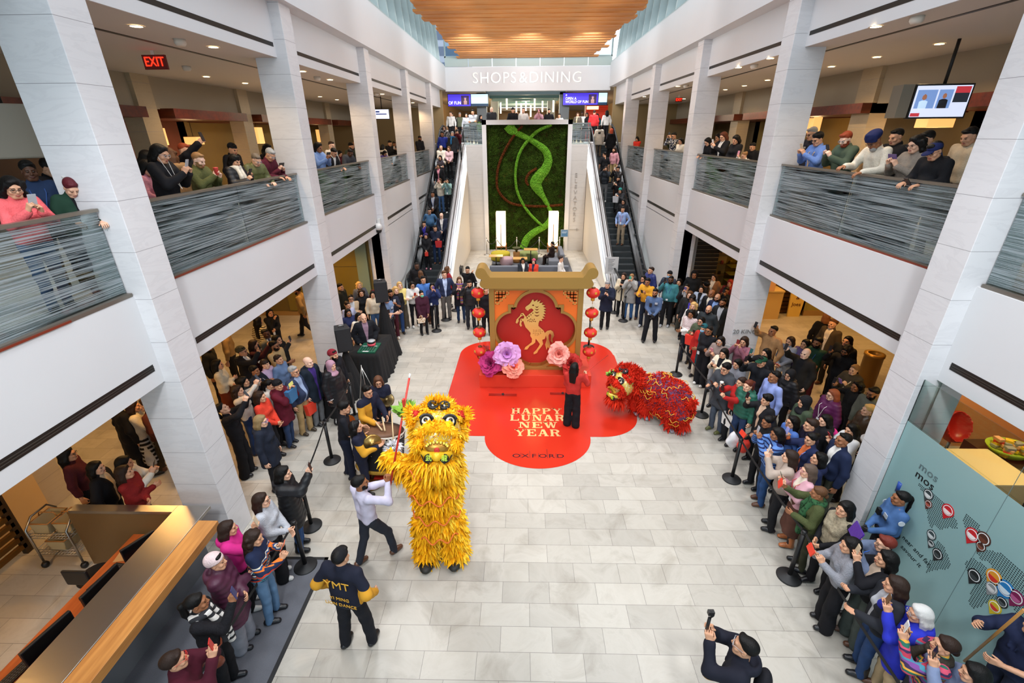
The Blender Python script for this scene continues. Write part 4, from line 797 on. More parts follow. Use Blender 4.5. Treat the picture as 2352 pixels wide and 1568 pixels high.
# wire cart with tubs
ca = empty('wire_cart', (-7.3, 5.3, 0), 'chrome wire cart on castors holding clear tubs', 'cart')
for x in (-.32, .32):
    MB().tube([(x, -.24, .1), (x, -.24, .78), (x, -.1, .92), (x, .16, .92), (x, .26, .78), (x, .26, .1)], .016).build('end_frame', M_STEEL, ca)
    for y in (-.24, .26): MB().lathe([(.03, 0), (.05, .03), (.05, .07), (.03, .1)], (x, y, .004), 12).build('castor', M_BLACK, ca)
for z in (.28, .62):
    b = MB()
    for k in range(14): b.tube([(-.32+.64*k/13, -.24, z), (-.32+.64*k/13, .26, z)], .004, 5)
    for k in range(6): b.tube([(-.32, -.24+.5*k/5, z-.004), (.32, -.24+.5*k/5, z-.004)], .004, 5)
    for zz in (.05, .1): b.tube([(-.32, -.24, z+zz), (.32, -.24, z+zz), (.32, .26, z+zz), (-.32, .26, z+zz), (-.32, -.24, z+zz)], .005, 5)
    b.build('wire_shelf', M_STEEL, ca)
TUB = mat('clear_tub', 'c9bd98', .4, alpha=.75)
for x, y, z, lab in ((-7.47, 5.3, .64, 'clear plastic tub with a tan rim on the left of the cart top'), (-7.12, 5.32, .64, 'clear plastic tub with a tan rim on the right of the cart top'), (-7.33, 5.28, .30, 'clear plastic tub on the lower cart shelf')):
    t = empty('plastic_tub', (x, y, z), lab, 'tub'); b = MB().prism([(-.12, 0), (.12, 0), (.15, .2), (.138, .2), (.11, .012), (-.11, .012), (-.138, .2), (-.15, .2)], 1, -.17, .17).box((-.13, -.17, 0), (.13, -.16, .2)).box((-.13, .16, 0), (.13, .17, .2)); b.build('tub', TUB, t); MB().tube([(-.15, -.17, .2), (.15, -.17, .2), (.15, .17, .2), (-.15, .17, .2), (-.15, -.17, .2)], .011, 6).tube([(-.15, 0, .2), (-.12, 0, .28), (.12, 0, .28), (.15, 0, .2)], .009, 6).build('rim_handle', mat('tub_rim', 'a8743c', .5), t)
# slatted shutter and lit strip at the far left
sh = empty('slat_shutter', (-8.2, 4.2, 0), 'bronze slatted shutter at the lower left corner', 'shutter'); b = MB()
for k in range(18): b.box((-.03, -2.5, .12+k*.15), (.03, 1.15, .2+k*.15))
b.build('slats', mat('bronze', '7a5a30', .35, .7), sh); MB().box((-.05, 1.1, 0), (.03, 1.2, 2.9)).build('post', mat('bronze_dark', '3a2a18', .5), sh)
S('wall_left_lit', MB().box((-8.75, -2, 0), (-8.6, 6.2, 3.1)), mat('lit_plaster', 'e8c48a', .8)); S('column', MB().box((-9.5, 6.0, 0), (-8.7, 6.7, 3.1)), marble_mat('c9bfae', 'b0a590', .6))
mtb = empty('entrance_mat', (-4.1, 3.5, .0), 'large grey entrance mat with black rubber edge', 'mat'); MB().box((-.98, -3, .002), (.92, 1.78, .012)).build('pile', mat('mat_pile', '6a6d75', .95, bump=.5, bscale=220, noise=.2, nscale=180), mtb); MB().box((-1.0, 1.75, .003), (.955, 1.80, .014)).box((.90, -3, .003), (.955, 1.8, .014)).build('rubber_edge', M_RUB, mtb)
# ---- MOS window bottom right
tg = empty('shop_window', (5.5, 3.0, 0), 'shop window with teal frosted film carrying a dotted world map', 'window')
MB().box((-.008, -3, 2.56), (.008, 2.6, 3.2)).box((-.008, -3, .04), (.008, 2.6, 2.56)).build('glass', clear_glass('mos_glass', (.80, .88, .86), .16), tg)
MB().box((-.010, -3, .06), (-.0085, 2.59, 2.54)).build('teal_film', mat('teal_film', '8fb3b4', .3, alpha=.92), tg); MB().box((-.02, -3, 0), (.02, 2.6, .05)).build('base_channel', M_STEEL, tg); MB().box((-.011, 1.11, .05), (-.009, 1.116, 3.2)).build('seam', mat('seam', '5d7678', .4), tg)
CONT = [[(-165, 65), (-125, 70), (-85, 72), (-60, 58), (-55, 50), (-67, 44), (-75, 36), (-81, 27), (-97, 27), (-97, 20), (-85, 12), (-105, 20), (-115, 30), (-124, 42), (-130, 55), (-150, 60)], [(-55, 82), (-25, 82), (-22, 70), (-45, 60), (-55, 70)], [(-78, 8), (-60, 8), (-35, -6), (-40, -20), (-55, -35), (-68, -54), (-74, -40), (-70, -18), (-80, -4)], [(-15, 30), (10, 36), (32, 31), (43, 11), (51, 11), (40, -5), (38, -20), (28, -33), (18, -34), (12, -15), (9, 4), (-8, 5), (-17, 14)], [(-10, 43), (-5, 55), (8, 62), (20, 70), (60, 70), (100, 76), (140, 72), (178, 68), (160, 60), (140, 52), (130, 42), (121, 30), (108, 20), (100, 8), (95, 18), (80, 8), (72, 20), (58, 25), (45, 13), (35, 30), (28, 40), (12, 45), (0, 38)], [(114, -22), (130, -12), (142, -12), (153, -28), (147, -38), (131, -32), (116, -34)]]
def inside(x, y, P):
    r = False; j = len(P)-1
    for i in range(len(P)):
        if (P[i][1] > y) != (P[j][1] > y) and x < (P[j][0]-P[i][0])*(y-P[i][1])/(P[j][1]-P[i][1])+P[i][0]: r = not r
        j = i
    return r
def mapyz(lo, la): return (5.12-(lo+165)*.0066-3.0, 1.30+la*.0085)
b = MB()
for la in np.arange(-56, 84, 2.9):
    for lo in np.arange(-168, 178, 3.7):
        if any(inside(lo, la, P) for P in CONT):
            y, z = mapyz(lo, la); b.box((-.0125, y-.007, z-.0055), (-.0102, y+.007, z+.0055))
b.build('map_dots', mat('map_black', '16282b', .5), tg)
rot_r = (pi/2, 0, -pi/2)
for body, z, m_ in (('mos', 2.10, '5c7073'), ('mos', 1.96, '101416')): text_obj('lettering', body, .16, mat('mos_'+m_, m_, .5), .002, tg, (-.013, 2.02, z), rot_r, 1.05, sx=1.1)
text_obj('lettering', 'near and far,', .10, mat('map_black', '16282b', .5), .001, tg, (-.013, 1.72, .98), rot_r, shear=.3); text_obj('lettering', 'savour it', .10, mat('map_black', '16282b', .5), .001, tg, (-.013, 1.76, .84), rot_r, shear=.3)
PINS = [(2135, 1135, '3a4446', 'd8dcdc', .075), (2135, 1157, '5a2c22', 'b0584a', .055), (2180, 1172, 'c4242c', 'f0e0e0', .085), (2142, 1228, '3c4a4c', 'cdd6d6', .07), (2141, 1248, '30383a', 'b8c0c0', .05), (2156, 1272, '24282a', '3c4446', .075), (2236, 1228, 'c4242c', 'f4eaea', .088), (2262, 1237, '4a2c22', '6a3a2a', .085), (2256, 1254, '4a2c22', '7a4a3a', .06), (2241, 1322, '1f2224', '3a4042', .085), (2286, 1325, 'd8942c', 'c8342c', .092), (2281, 1350, '8a8e90', 'd5d5d5', .07), (2312, 1352, '2a7ab8', 'd0dfe8', .10), (2305, 1383, '24282a', '50585a', .062), (2288, 1393, 'c8b42c', 'c83a34', .075), (2337, 1372, '7a2450', 'b05888', .085)]
for i, (u, v, c1, c2, r) in enumerate(PINS):
    p = onx(u, v, 5.5); b = MB(); y, z = p[1]-3.0, p[2]; n = 20
    b.cur = 0; b.prism([(y+r*cos(t), z+r*sin(t)) for t in [2*pi*k/n for k in range(n)]], 0, -.016, -.012); b.prism([(y-r*.75, z-r*.6), (y+r*.75, z-r*.6), (y+r*.1, z-r*1.75)], 0, -.0158, -.012)
    b.cur = 1; b.prism([(y+r*.8*cos(t), z+r*.8*sin(t)) for t in [2*pi*k/n for k in range(n)]], 0, -.018, -.016); b.cur = 0; b.prism([(y+r*.68*cos(t), z+r*.68*sin(t)) for t in [2*pi*k/n for k in range(n)]], 0, -.0195, -.018); b.cur = 2; b.prism([(y+r*.62*cos(t), z+r*.62*sin(t)) for t in [pi+pi*k/n for k in range(n+1)]], 0, -.021, -.0195)
    b.build('map_pin', [mat('pin'+c1, c1, .4), mat('pinr', 'e4e8e8', .4), mat('pin'+c2, c2, .4)], tg)
S('wall_mos', MB().box((11.8, -2, 0), (12, 8.6, 3.2)).box((7.75, 8.4, 0), (12, 8.5, 3.2)), mat('mos_wall', 'c08a58', .7))
S('window_97', MB().obox((6.72, 6.98, 1.6), (1.76, .01, 1.6), rz=atan2(2.85, 2.05)), clear_glass('side_glass', (.84, .9, .84), .14))
fc = empty('display_counter', (8.1, 6.5, 0), 'cream counter behind the shop window', 'counter'); MB().box((-.5, -.45, 0), (.3, .4, 1.0)).build('body', mat('cream', 'cdb892', .6), fc); MB().box((-.55, -.5, 1.0), (.35, .45, 1.03)).build('top', mat('cream_top', 'd8c8a4', .35), fc); MB().box((.36, -3.2, 0), (1.3, .9, .92)).build('dark_bench', mat('dark_bench', '2a2420', .3), fc)
rc = empty('shell_chair', (8.6, 7.75, 0), 'red moulded shell chair behind the shop window', 'chair'); V, F = SD().ell((0, 0, .95), (.26, .26, .34), 0).ell((0, -.12, 1.05), (.23, .22, .34), .02, True).mesh(.025); link('shell', mesh_np('shell', V, F, [mat('shell_red', 'a8201c', .35)]), rc); MB().tube([(0, 0, 0), (0, 0, .66)], .03).lathe([(.22, 0), (.22, .02)]).build('pedestal', M_STEEL, rc)
bsk = empty('gift_basket', (8.85, 6.95, .925), 'lime basket of wrapped yellow and red snacks behind the shop window', 'basket'); MB().lathe([(.2, 0), (.3, .16), (.29, .16), (.18, .02)], n=24, sx=1.3).build('basket', mat('lime', '9ab82a', .5), bsk)
scatter(20, lambda k: ((8.85+.2*((k*7) % 5-2)/2+rnd.uniform(-.03, .03), 6.95+.14*((k*3) % 5-2)/2, .96+.045*(k//5)+.02), rnd.uniform(0, 3)), 'snack_packet', 'snack', 'wrapped snack heaped in the lime basket', 'snacks in the lime basket', boxes('snack_packet', (.07, .05, .03), ('e0b82a', 'c8322a', 'd8a27a', '8a8e90')))
# ---- right corridor: bin, column dish, poster stand, shops
tbn = empty('waste_bin', tuple(onz(1985, 882, .0)), 'tall round bronze waste bin with a dark opening', 'bin'); MB().lathe([(.22, 0), (.22, .85), (.235, .86), (.235, .92), (.15, .925), (.14, .8)], n=32, caps=False).build('body', mat('bin_bronze', '8a6a34', .4, .4), tbn); MB().lathe([(.145, .80), (.01, .80)], n=24).build('opening', M_BLACK, tbn); MB().lathe([(.23, .90), (.237, .93), (.155, .935)], n=32, caps=False).build('rim', mat('bin_rim', 'c99a44', .35, .5), tbn)
dd = tag(MB().lathe([(.02, .0), (.17, .02), (.2, .05), (.2, .09), (.0, .09)], n=28).build('wall_dish', mat('dish_white', 'dcdcdc', .4), None, (6.2, 6.75, 1.25)), 'white round disc fixture projecting behind the right hand column', 'fixture')
pst = empty('poster_stand', (5.36, 10.6, 0), 'grey poster stand leaning at the right hand column', 'sign'); MB().obox((0, 0, .72), (.26, .02, .62), rx=radians(-6), rz=-.5).build('board', mat('poster_grey', 'a9a9a8', .5), pst); MB().box((-.2, -.15, 0), (.2, .2, .03)).build('foot', M_DSTEEL, pst)
ww = empty('wall_sign', (5.35, 10.94, 1.62), 'grey raised letters reading 20 KING on the right column', 'sign'); text_obj('lettering', '20 KING', .16, mat('sign_dark', '8a8a8a', .4), .008, ww, (.36, 0, 0), (pi/2, 0, 0))
# shop beyond R2-R3: grey jamb, roller shutter, glass, counter, goods
dj = empty('roller_shutter', (6.68, 16.6, 0), 'black roller shutter beside the right hand cafe', 'shutter'); b = MB()
for k in range(20): b.box((-.4, -.02, .05+k*.15), (.45, .03, .17+k*.15))
b.build('slats', M_BLACK, dj); b = MB()
for k in range(20): b.box((-.4, -.026, .172+k*.15), (.45, .0, .182+k*.15))
b.build('light_gap', mat('slat_gap', '8a8070', .5), dj); MB().box((-.52, -.06, 0), (-.4, .1, 3.2)).build('jamb', mat('jamb_grey', '8d9498', .4), dj)
cf = empty('cafe_counter', (8.0, 16.2, 0), 'pale cafe counter with lit glass display behind the right crowd', 'counter'); MB().box((-1.1, -.3, 0), (1.4, .3, 1.05)).build('body', mat('cafe_cream', 'c9a868', .6), cf); MB().box((-1.1, -.35, 1.05), (1.4, .35, 1.1)).build('top', mat('cafe_top', 'd8bc80', .4), cf); MB().box((-.6, -.2, 1.1), (.3, .3, 2.2)).build('glass_case', clear_glass('case_glass', (.72, .72, .42), .2), cf)
scatter(18, lambda k: ((8+rnd.uniform(-.5, .2), 16.2+rnd.uniform(-.08, .18), 1.104+.27*(k % 4)), rnd.uniform(0, 2)), 'pastry_box', 'food', 'small packed cake in the lit cafe glass case', 'cakes in the glass case', boxes('pastry_box', (.06, .05, .06), ('b9853c', '6a8a2c', 'd8c48a')))
b = MB()
for k in range(3): b.box((-.6, -.18, 1.36+.27*k), (.3, .28, 1.37+.27*k))
b.build('case_shelf', mat('case_glass_shelf', 'b8a860', .3), cf)
MB().box((.6, -.36, 1.1), (1.0, -.34, 1.6)).build('menu_card', mat('menu', 'd9a87a', .5), cf)
b = MB()
for k in range(4): b.box((-1.0, .55, 1.4+k*.4), (1.4, .75, 1.43+k*.4))
b.build('shelf', mat('shelf', '8a6a34', .5), cf); scatter(32, lambda k: ((8-.9+2.2*((k//4)/7.5)+rnd.uniform(-.05, .05), 16.84, 1.432+.4*(k % 4)), 0), 'packet', 'packet', 'small packet on the cafe back shelves', 'packets on the cafe shelves', boxes('packet', (.04, .04, .06), ('d0b070', '3c2a18', '9a3a24')))
vs = empty('roller_shutter', (9.9, 16.5, 0), 'bronze slatted shutter at the back of the right corridor', 'shutter'); b = MB()
for k in range(20): b.box((-.6, -.02, .05+k*.15), (.6, .03, .165+k*.15))
b.build('slats', mat('bronze', '7a5a30', .35, .7), vs)
cp = empty('cup_sign', (10.1, 16.2, 0), 'cut-out sign shaped like a tall takeaway cup', 'sign'); MB().prism([(-.22, 0), (.22, 0), (.3, 1.35), (-.3, 1.35)], 1, -.03, .03).build('cup', mat('cup_yellow', 'd8b860', .5), cp); MB().prism([(-.34, 1.35), (.34, 1.35), (.34, 1.42), (.28, 1.55), (-.28, 1.55), (-.34, 1.42)], 1, -.05, .05).build('cup_lid', mat('cup_lid', 'e0d0a0', .4), cp)
for k, w_ in enumerate(('Boosts', '&', 'Joes')): text_obj('lettering', w_, .2, mat('cup_text', '5a2a18', .5), .004, cp, (0, -.036, 1.0-k*.26), (pi/2, 0, 0))
sw = empty('shop_window', (12.0, 16.3, 0), 'yellow-lit shop window at the back of the right corridor', 'window'); MB().box((-1.5, -.01, .2), (2, .01, 3.2)).build('glass', mat('olive_glass', '8f8440', .25), sw); MB().box((-1.5, -.04, 0), (2, .04, .2)).build('base', mat('stone_base', '9a7a4a', .5), sw); text_obj('lettering', 'ask us about', .16, mat('vinyl_blue', '7fa0a8', .5), .002, sw, (-.6, -.015, 1.6), (pi/2, 0, 0))
gw = empty('shop_window', (-7.2, 16.2, 0), 'olive tinted shop window behind the left crowd', 'window'); MB().box((-1.6, -.02, .2), (1.2, .0, 3.1)).build('glass', mat('olive_pane', '75662c', .25), gw); MB().box((1.2, -.03, 0), (1.6, .0, 3.1)).build('edge_pane', mat('edge_pane', '8aa090', .25, alpha=.7), gw); MB().box((-1.6, -.025, 1.9), (1.2, -.018, 1.92)).build('joint', mat('joint_line', '4a3f1a', .5), gw)
os_ = empty('totem_sign', tuple(onz(793, 700, 0)), 'orange and red notice board behind the left crowd', 'sign'); MB().box((-.3, -.03, 0), (.3, .03, 1.0)).build('panel', mat('totem_cream', 'b98a54', .6), os_); MB().box((-.3, -.036, .68), (.3, .03, 1.0)).build('orange_head', mat('totem_orange', 'd9622a', .5), os_); MB().box((-.3, -.04, .68), (.3, .032, .78)).build('red_band', mat('totem_red', 'b02a1c', .5), os_)
text_obj('lettering', 'closed', .1, mat('team_white', 'e6e6e6', .6), .002, os_, (0, -.045, .73), (pi/2, 0, 0))
dc = empty('security_camera', (-5.0, 16.28, 3.25), 'white dome security camera on the left column', 'camera'); MB().box((-.05, -.12, .05), (.05, 0, .35)).build('bracket', mat('cam_white', 'd8d8d6', .4), dc); MB().lathe([(.05, .22), (.12, .15), (.13, .02), (.1, 0)], (0, -.2, 0), 20).build('housing', mat('cam_white', 'd8d8d6', .4), dc); MB().lathe([(.1, 0), (.09, -.07), (.05, -.11), (.0, -.12)], (0, -.2, 0), 20).build('dome', M_BLACK, dc)
# ---- gallery ceilings: downlights, detectors, exit signs
DLM = mat('lamp_lens', 'fff2d8', .5, emit='ffdca8', estr=14); DT = mat('lamp_trim', 'd8d0c4', .5)
def downlight(u, v, z, lab, e=75):
    p = onz(u, v, z); t = empty('ceiling_downlight', (p[0], p[1], z), lab, 'ceiling light', 'gallery ceiling downlights'); MB().lathe([(.075, -.004), (.1, -.008), (.105, 0)], n=20, caps=False).build('trim_ring', DT, t); MB().lathe([(.078, -.006), (.01, -.005)], n=20).build('lens', DLM, t); lamp('SPOT', (0, 0, -.05), e, (1, .68, .36), .06, spot=140, parent=t)
for i, (u, v) in enumerate(((313, 60), (490, 108), (474, 176), (563, 191), (695, 164), (758, 183), (735, 222), (774, 229), (878, 216), (948, 236), (20, 218))): downlight(u, v, 7.735, f'small round downlight in the left gallery ceiling, {["nearest","second","third","fourth","fifth","sixth","seventh","eighth","ninth","tenth","behind the nearest column,"][i]} from the camera')
for i, (u, v) in enumerate(((2012, 61), (2158, 101), (2014, 131), (1910, 153), (1769, 134), (1696, 155), (1763, 184), (1710, 197), (1666, 206), (1557, 198), (1571, 227), (1480, 222))): downlight(u, v, 7.825, f'small round downlight in the right gallery ceiling, {["nearest","second","third","fourth","fifth","sixth","seventh","eighth","ninth","tenth","eleventh","twelfth"][i]} from the camera')
for u, v, z, lab in ((412, 90, 7.74, 'white beam detector on the left gallery ceiling, nearest'), (428, 152, 7.74, 'small white detector on the left gallery ceiling, behind the nearest'), (728, 176, 7.74, 'white detector on the left gallery ceiling, second bay'), (864, 213, 7.74, 'white detector on the left gallery ceiling, third bay'), (2108, 37, 7.83, 'white beam detector on the right gallery ceiling, nearest'), (1733, 148, 7.83, 'white detector on the right gallery ceiling, second bay'), (1576, 195, 7.83, 'white detector on the right gallery ceiling, third bay')):
    p = onz(u, v, z); t = tag(MB().lathe([(.06, -.1), (.09, -.06), (.09, 0)], n=16).build('smoke_detector', DT, None, (p[0], p[1], z)), lab, 'detector')
for (a, b2, z, lab) in (((220, 66), (590, 155), 7.74, ''), ((1900, 115), (2330, 2), 7.83, '')):
    p, q = onz(*a, z), onz(*b2, z); x = (p[0]+q[0])/2; S('trim_ceiling_slot', MB().box((x-.04, -2, z-.008), (x+.04, 31, z+.02)), M_SLOT)
EXM = mat('exit_red', 'ff3a20', .5, emit='ff2a14', estr=2.2)
for u, v, z, lab, s in ((357, 143, 7.55, 'red EXIT sign hanging in the left gallery', 1), (1559, 229, 7.6, 'red EXIT sign hanging in the right gallery', .7)):
    p = onz(u, v, z); t = empty('exit_sign', tuple(p), lab, 'exit sign'); MB().box((-.22*s, -.02, -.12*s), (.22*s, .02, .12*s)).build('housing', mat('exit_case', '6a1a10', .5), t); text_obj('lettering', 'EXIT', .22*s, EXM, .006, t, (0, -.024, 0), (pi/2, 0, 0), sx=.85); MB().box((-.03, -.02, .12*s), (.03, .02, .2)).build('mount', DT, t)
# pendant drum shades in the restaurants
SHM = mat('pendant_shade', 'ffd9a0', .8, emit='ffb866', estr=.95)
def shade(u, v, x, wp, hp, lab, e=30, d=.4):
    p = onx(u, v, x); k = ((p-np.array((0, 0, CAMH)))@FW)/FPX; w, h = wp*k*.72, hp*k; t = empty('pendant_lamp', tuple(p), lab, 'pendant lamp', 'glowing restaurant pendants'); MB().box((-w/2, -d/2, -h/2), (w/2, d/2, h/2)).build('lamp_shade', SHM, t, bevel=.01); MB().tube([(0, 0, h/2), (0, 0, 6.72-p[2])], .008, 6).build('cord', M_BLACK, t); MB().box((-w/2-.004, -d/2-.004, h/2), (w/2+.004, d/2+.004, h/2+.015)).build('top_rim', mat('shade_rim', '6a4a24', .5), t)
    lamp('POINT', (0, 0, -h/2-.15), e, (1, .66, .34), .15, parent=t)
shade(346, 314, -10.6, 75, 36, 'large glowing box shade over the left restaurant'); shade(446, 323, -11.5, 40, 16, 'smaller dim box shade behind the large left one', 15); shade(592, 311, -10.6, 22, 34, 'glowing box shade by the pier in the left restaurant'); shade(735, 312, -10.78, 14, 26, 'small glowing shade in the second left bay', 15); shade(2150, 272, 10.3, 84, 38, 'large glowing box shade under the hanging television'); shade(1871, 280, 10.7, 26, 44, 'glowing shade behind the first right column', 20)
# hanging televisions
tv = empty('television', tuple(ony(2156, 233, 10.2)), 'hanging television showing a news programme with two presenters', 'television', rotz=radians(-8)); MB().box((-.5, -.05, -.3), (.5, .05, .3)).build('bezel', M_BLACK, tv, bevel=.005)
b = MB(); b.cur = 0; b.box((-.47, -.056, -.27), (.47, -.05, .27)); b.cur = 1; b.box((-.44, -.058, -.12), (-.1, -.055, .2)); b.box((-.07, -.058, -.12), (.17, -.055, .2)); b.cur = 2; b.box((.2, -.058, -.02), (.45, -.055, .22)); b.cur = 3; b.box((.2, -.059, .14), (.45, -.056, .25)); b.box((-.46, -.059, -.26), (-.3, -.056, -.2)); b.cur = 4; b.lathe([(.07, -.12), (.075, .0), (.03, .02)], (-.3, -.06, 0), 12, sy=.1); b.cur = 5; b.lathe([(.08, -.12), (.075, .02), (.03, .04)], (.04, -.06, 0), 12, sy=.1); b.cur = 6; b.lathe([(.0, .02), (.04, .05), (.035, .1), (.0, .13)], (-.3, -.06, 0), 12, sy=.1).lathe([(.0, .04), (.035, .07), (.03, .12), (.0, .14)], (.04, -.06, 0), 12, sy=.1)
E_ = lambda n, c, s=1.: mat(n, c, .4, emit=c, estr=s)
b.build('picture', [E_('tv_w', 'c4cbe0'), E_('tv_b', '6a86b8'), E_('tv_d', '20242c'), E_('tv_r', 'a83038'), E_('tv_l', 'b0c8e0'), E_('tv_k', '15161c'), E_('tv_s', '8a5a44')], tv); MB().box((-.72, -.05, -.28), (-.52, .3, .3)).build('side_housing', mat('tv_case', '8a8274', .5), tv); MB().tube([(0, 0, .3), (0, 0, 7.835-tv.location.z)], .03).build('mount', M_BLACK, tv)
t2 = empty('television', tuple(ony(878, 262, 22)), 'small white information screen in the left gallery', 'screen'); MB().box((-.32, -.04, -.2), (.32, .04, .2)).build('bezel', M_BLACK, t2); MB().box((-.3, -.045, -.18), (.3, -.04, .18)).build('picture', E_('scr_white', 'c8ccdc', 1.2), t2); MB().box((-.26, -.047, .06), (-.1, -.045, .12)).box((-.26, -.047, -.02), (.2, -.045, .02)).build('lettering', E_('scr_txt', '3a4a8a', .5), t2); MB().tube([(0, 0, .2), (0, 0, 7.74-t2.location.z)], .02).build('mount', M_BLACK, t2)
t3 = empty('television', (-6.1, 5.9, 6.35), 'back of a hanging television at the upper left edge', 'television', rotz=1.0); MB().box((-.5, -.05, -.3), (.5, .06, .3)).build('housing', mat('tv_case', '8a8274', .5), t3, bevel=.02); MB().tube([(0, 0, .3), (0, 0, 1.35)], .03).build('mount', M_BLACK, t3)
# big screens over the landing
def bigscreen(x0, x1, z0, z1, lab, txts, split):
    t = empty('display_screen', ((x0+x1)/2, 33.6, (z0+z1)/2), lab, 'screen', 'purple advert screens over the landing'); w, h = (x1-x0)/2, (z1-z0)/2
    MB().box((-w-.03, -.02, -h-.03), (w+.03, .08, h+.03)).build('bezel', M_BLACK, t); s = -w+2*w*split
    MB().box((-w, -.03, -h), (s-.02, -.02, h)).build('purple_panel', E_('scr_purple', '4030b8', 1.3), t); MB().box((s+.02, -.03, -h), (w, -.02, h)).build('info_panel', E_('scr_pale', 'b9d8e0', 1.2), t); MB().box((s+.02, -.034, -h), (w, -.03, -h+.14)).build('info_footer', E_('scr_navy', '14304a', 1.), t)
    MB().box((s-.62, -.035, -h*.75), (s-.12, -.03, h*.75)).build('photo_panel', E_('scr_photo', '3a2440', 1.), t); MB().lathe([(.1, -.25), (.11, -.05), (.04, 0), (.07, .06), (.06, .14), (.0, .17)], (s-.36, -.036, 0), 12, sy=.05).build('photo_figure', E_('scr_fig', 'b08a8a', 1.), t)
    MB().box((s-.45, -.041, .14), (s-.27, -.036, .2)).build('photo_hat', E_('scr_hat', '3a2a90', 1.), t)
    for tx, sz, px, pz in txts: text_obj('lettering', tx, sz, E_('scr_text', 'f0f0ff', 1.6), .004, t, (-w+px, -.036, pz), (pi/2, 0, 0), align='LEFT', sx=.9)
bigscreen(-4.85, -2.25, 7.9, 8.58, 'purple advert screen left of the landing passage', [('OF FUN', .26, .02, -.16)], .57); bigscreen(2.62, 5.45, 7.92, 8.60, 'purple advert screen right of the landing passage reading OPEN A WORLD OF FUN', [('OPEN A', .22, .15, .02), ('WORLD OF FUN', .22, .15, -.17), ('o', .2, .15, .24)], .80)
PM = mat('pendant_glow', 'fff4e0', .5, emit='ffe6c0', estr=5)
for i, (u, v) in enumerate(((1164, 238), (1186, 245), (1208, 242), (1228, 240), (1246, 244), (1262, 238), (1271, 244), (1197, 250), (1150, 248), (1219, 255))):
    p = ony(u, v, 40+1.2*(i % 3)); t = empty('pendant_lamp', tuple(p), f'slim glowing tube pendant in the passage, {["first","second","third","fourth","fifth","sixth","seventh","eighth","ninth","tenth"][i]} one', 'pendant lamp', 'glowing tube pendants in the passage'); MB().lathe([(.06, -.4), (.06, .4)], n=10).build('tube', PM, t); MB().tube([(0, 0, .4), (0, 0, 8.7-p[2])], .01, 5).build('cord', M_BLACK, t)
lamp('POINT', (.2, 44, 8.2), 900, (1, .8, .55), .4); lamp('POINT', (-4, 40, 8.2), 350, (1, .75, .5), .4); lamp('POINT', (4.6, 40, 8.2), 350, (1, .75, .5), .4)
rk = empty('red_kiosk', (5.1, 35.4, 5.72), 'red slatted kiosk on the right of the landing', 'kiosk'); b = MB()
for k in range(18): b.box((-.75, -.05, .1+k*.12), (.75, .05, .2+k*.12))
b.build('slats', mat('kiosk_red', 'd03a20', .5, emit='d03a20', estr=.35), rk); MB().box((-.75, .05, 0), (.75, .9, 2.3)).build('body', mat('kiosk_body', 'a82a18', .5), rk); MB().box((-.7, -.07, 2.0), (.1, -.05, 2.2)).build('lit_menu', E_('kiosk_menu', 'ffe0a0', 2), rk)
b = MB()
for k in range(8): b.cur = k % 3; b.box((-4+k*1.0, 55, 5.8), (-3.2+k*1.0, 55.3, 7.2+.2*(k % 3)))
tag(b.build('wall_shopfront', [mat('sf1', 'c89858', .6, emit='c89858', estr=.5), mat('sf2', '5a4a3a', .6), mat('sf3', '9a8a70', .6, emit='9a8a70', estr=.3)]), 'distant shop displays at the end of the passage', 'shop fronts', kind='structure')
def plant(u, v, y, z, lab, n=44, ln=.7, c='6a8f2a', planter=True):
    p = ony(u, v, y); t = empty('potted_plant', (p[0], y, z), lab, 'plant'); V = []; F = []; R = random.Random(u)
    for k in range(n):
        a = R.uniform(0, 2*pi); l = ln*R.uniform(.6, 1.1); op = R.uniform(.2, 1.1); o = len(V)
        for i in range(6):
            s = i/5; r = l*s*sin(op*(.5+s*.7)); h = l*s*cos(op*(.5+s*.7)); w = .035*sin(pi*min(1, .15+s*.84))
            V += [(r*cos(a)-w*sin(a), r*sin(a)+w*cos(a), .5+h), (r*cos(a)+w*sin(a), r*sin(a)-w*cos(a), .5+h)]
        for i in range(5): F.append((o+2*i, o+2*i+1, o+2*i+3, o+2*i+2))
    link('leaves', mesh_np('leaves', V, F, [mat('leaf'+c, c, .5)]), t)
    if planter: MB().lathe([(.2, 0), (.26, .5), (.23, .5), (.2, .45)], n=20).build('pot', mat('pot_dark', '3a3a3a', .5), t)
    return t
plant(1103, 262, 29.3, 5.72, 'spiky green potted plant left of the landing', ln=.9); plant(1310, 260, 29.3, 5.72, 'spiky green potted plant right of the landing', ln=.9)
t = plant(1548, 262, 23.4, 5.02, 'dark leafy plant in a slatted timber planter, right gallery', 70, .55, '1f3a1c', False); b = MB()
for k in range(7): b.box((-.4, -.3, -.5+k*.14), (.4, .3, -.4+k*.14))
b.build('slat_planter', mat('planter_wood', '6a3a1c', .5), t)
# landing glass rails
for x0, x1, lab in ((-3.15, -2.1, 'etched glass landing rail left of the moss wall'), (2.6, 3.6, 'etched glass landing rail right of the moss wall')):
    r = empty('glass_railing', ((x0+x1)/2, 26.9, 5.72), lab, 'railing'); w = (x1-x0)/2; MB().box((-w, -.01, 0), (w, .01, 1.0)).build('glass_panel', M_RAILG, r); MB().box((-w, -.03, 1.0), (w, .03, 1.04)).build('handrail', M_STEEL, r)
r = empty('glass_railing', (.24, 27.4, 5.72), 'low landing rail behind the top of the moss wall', 'railing'); MB().box((-2.4, -.01, 0), (2.4, .01, 1.0)).build('glass_panel', M_RAILG, r); MB().box((-2.4, -.03, 1.0), (2.4, .03, 1.04)).build('handrail', M_STEEL, r)
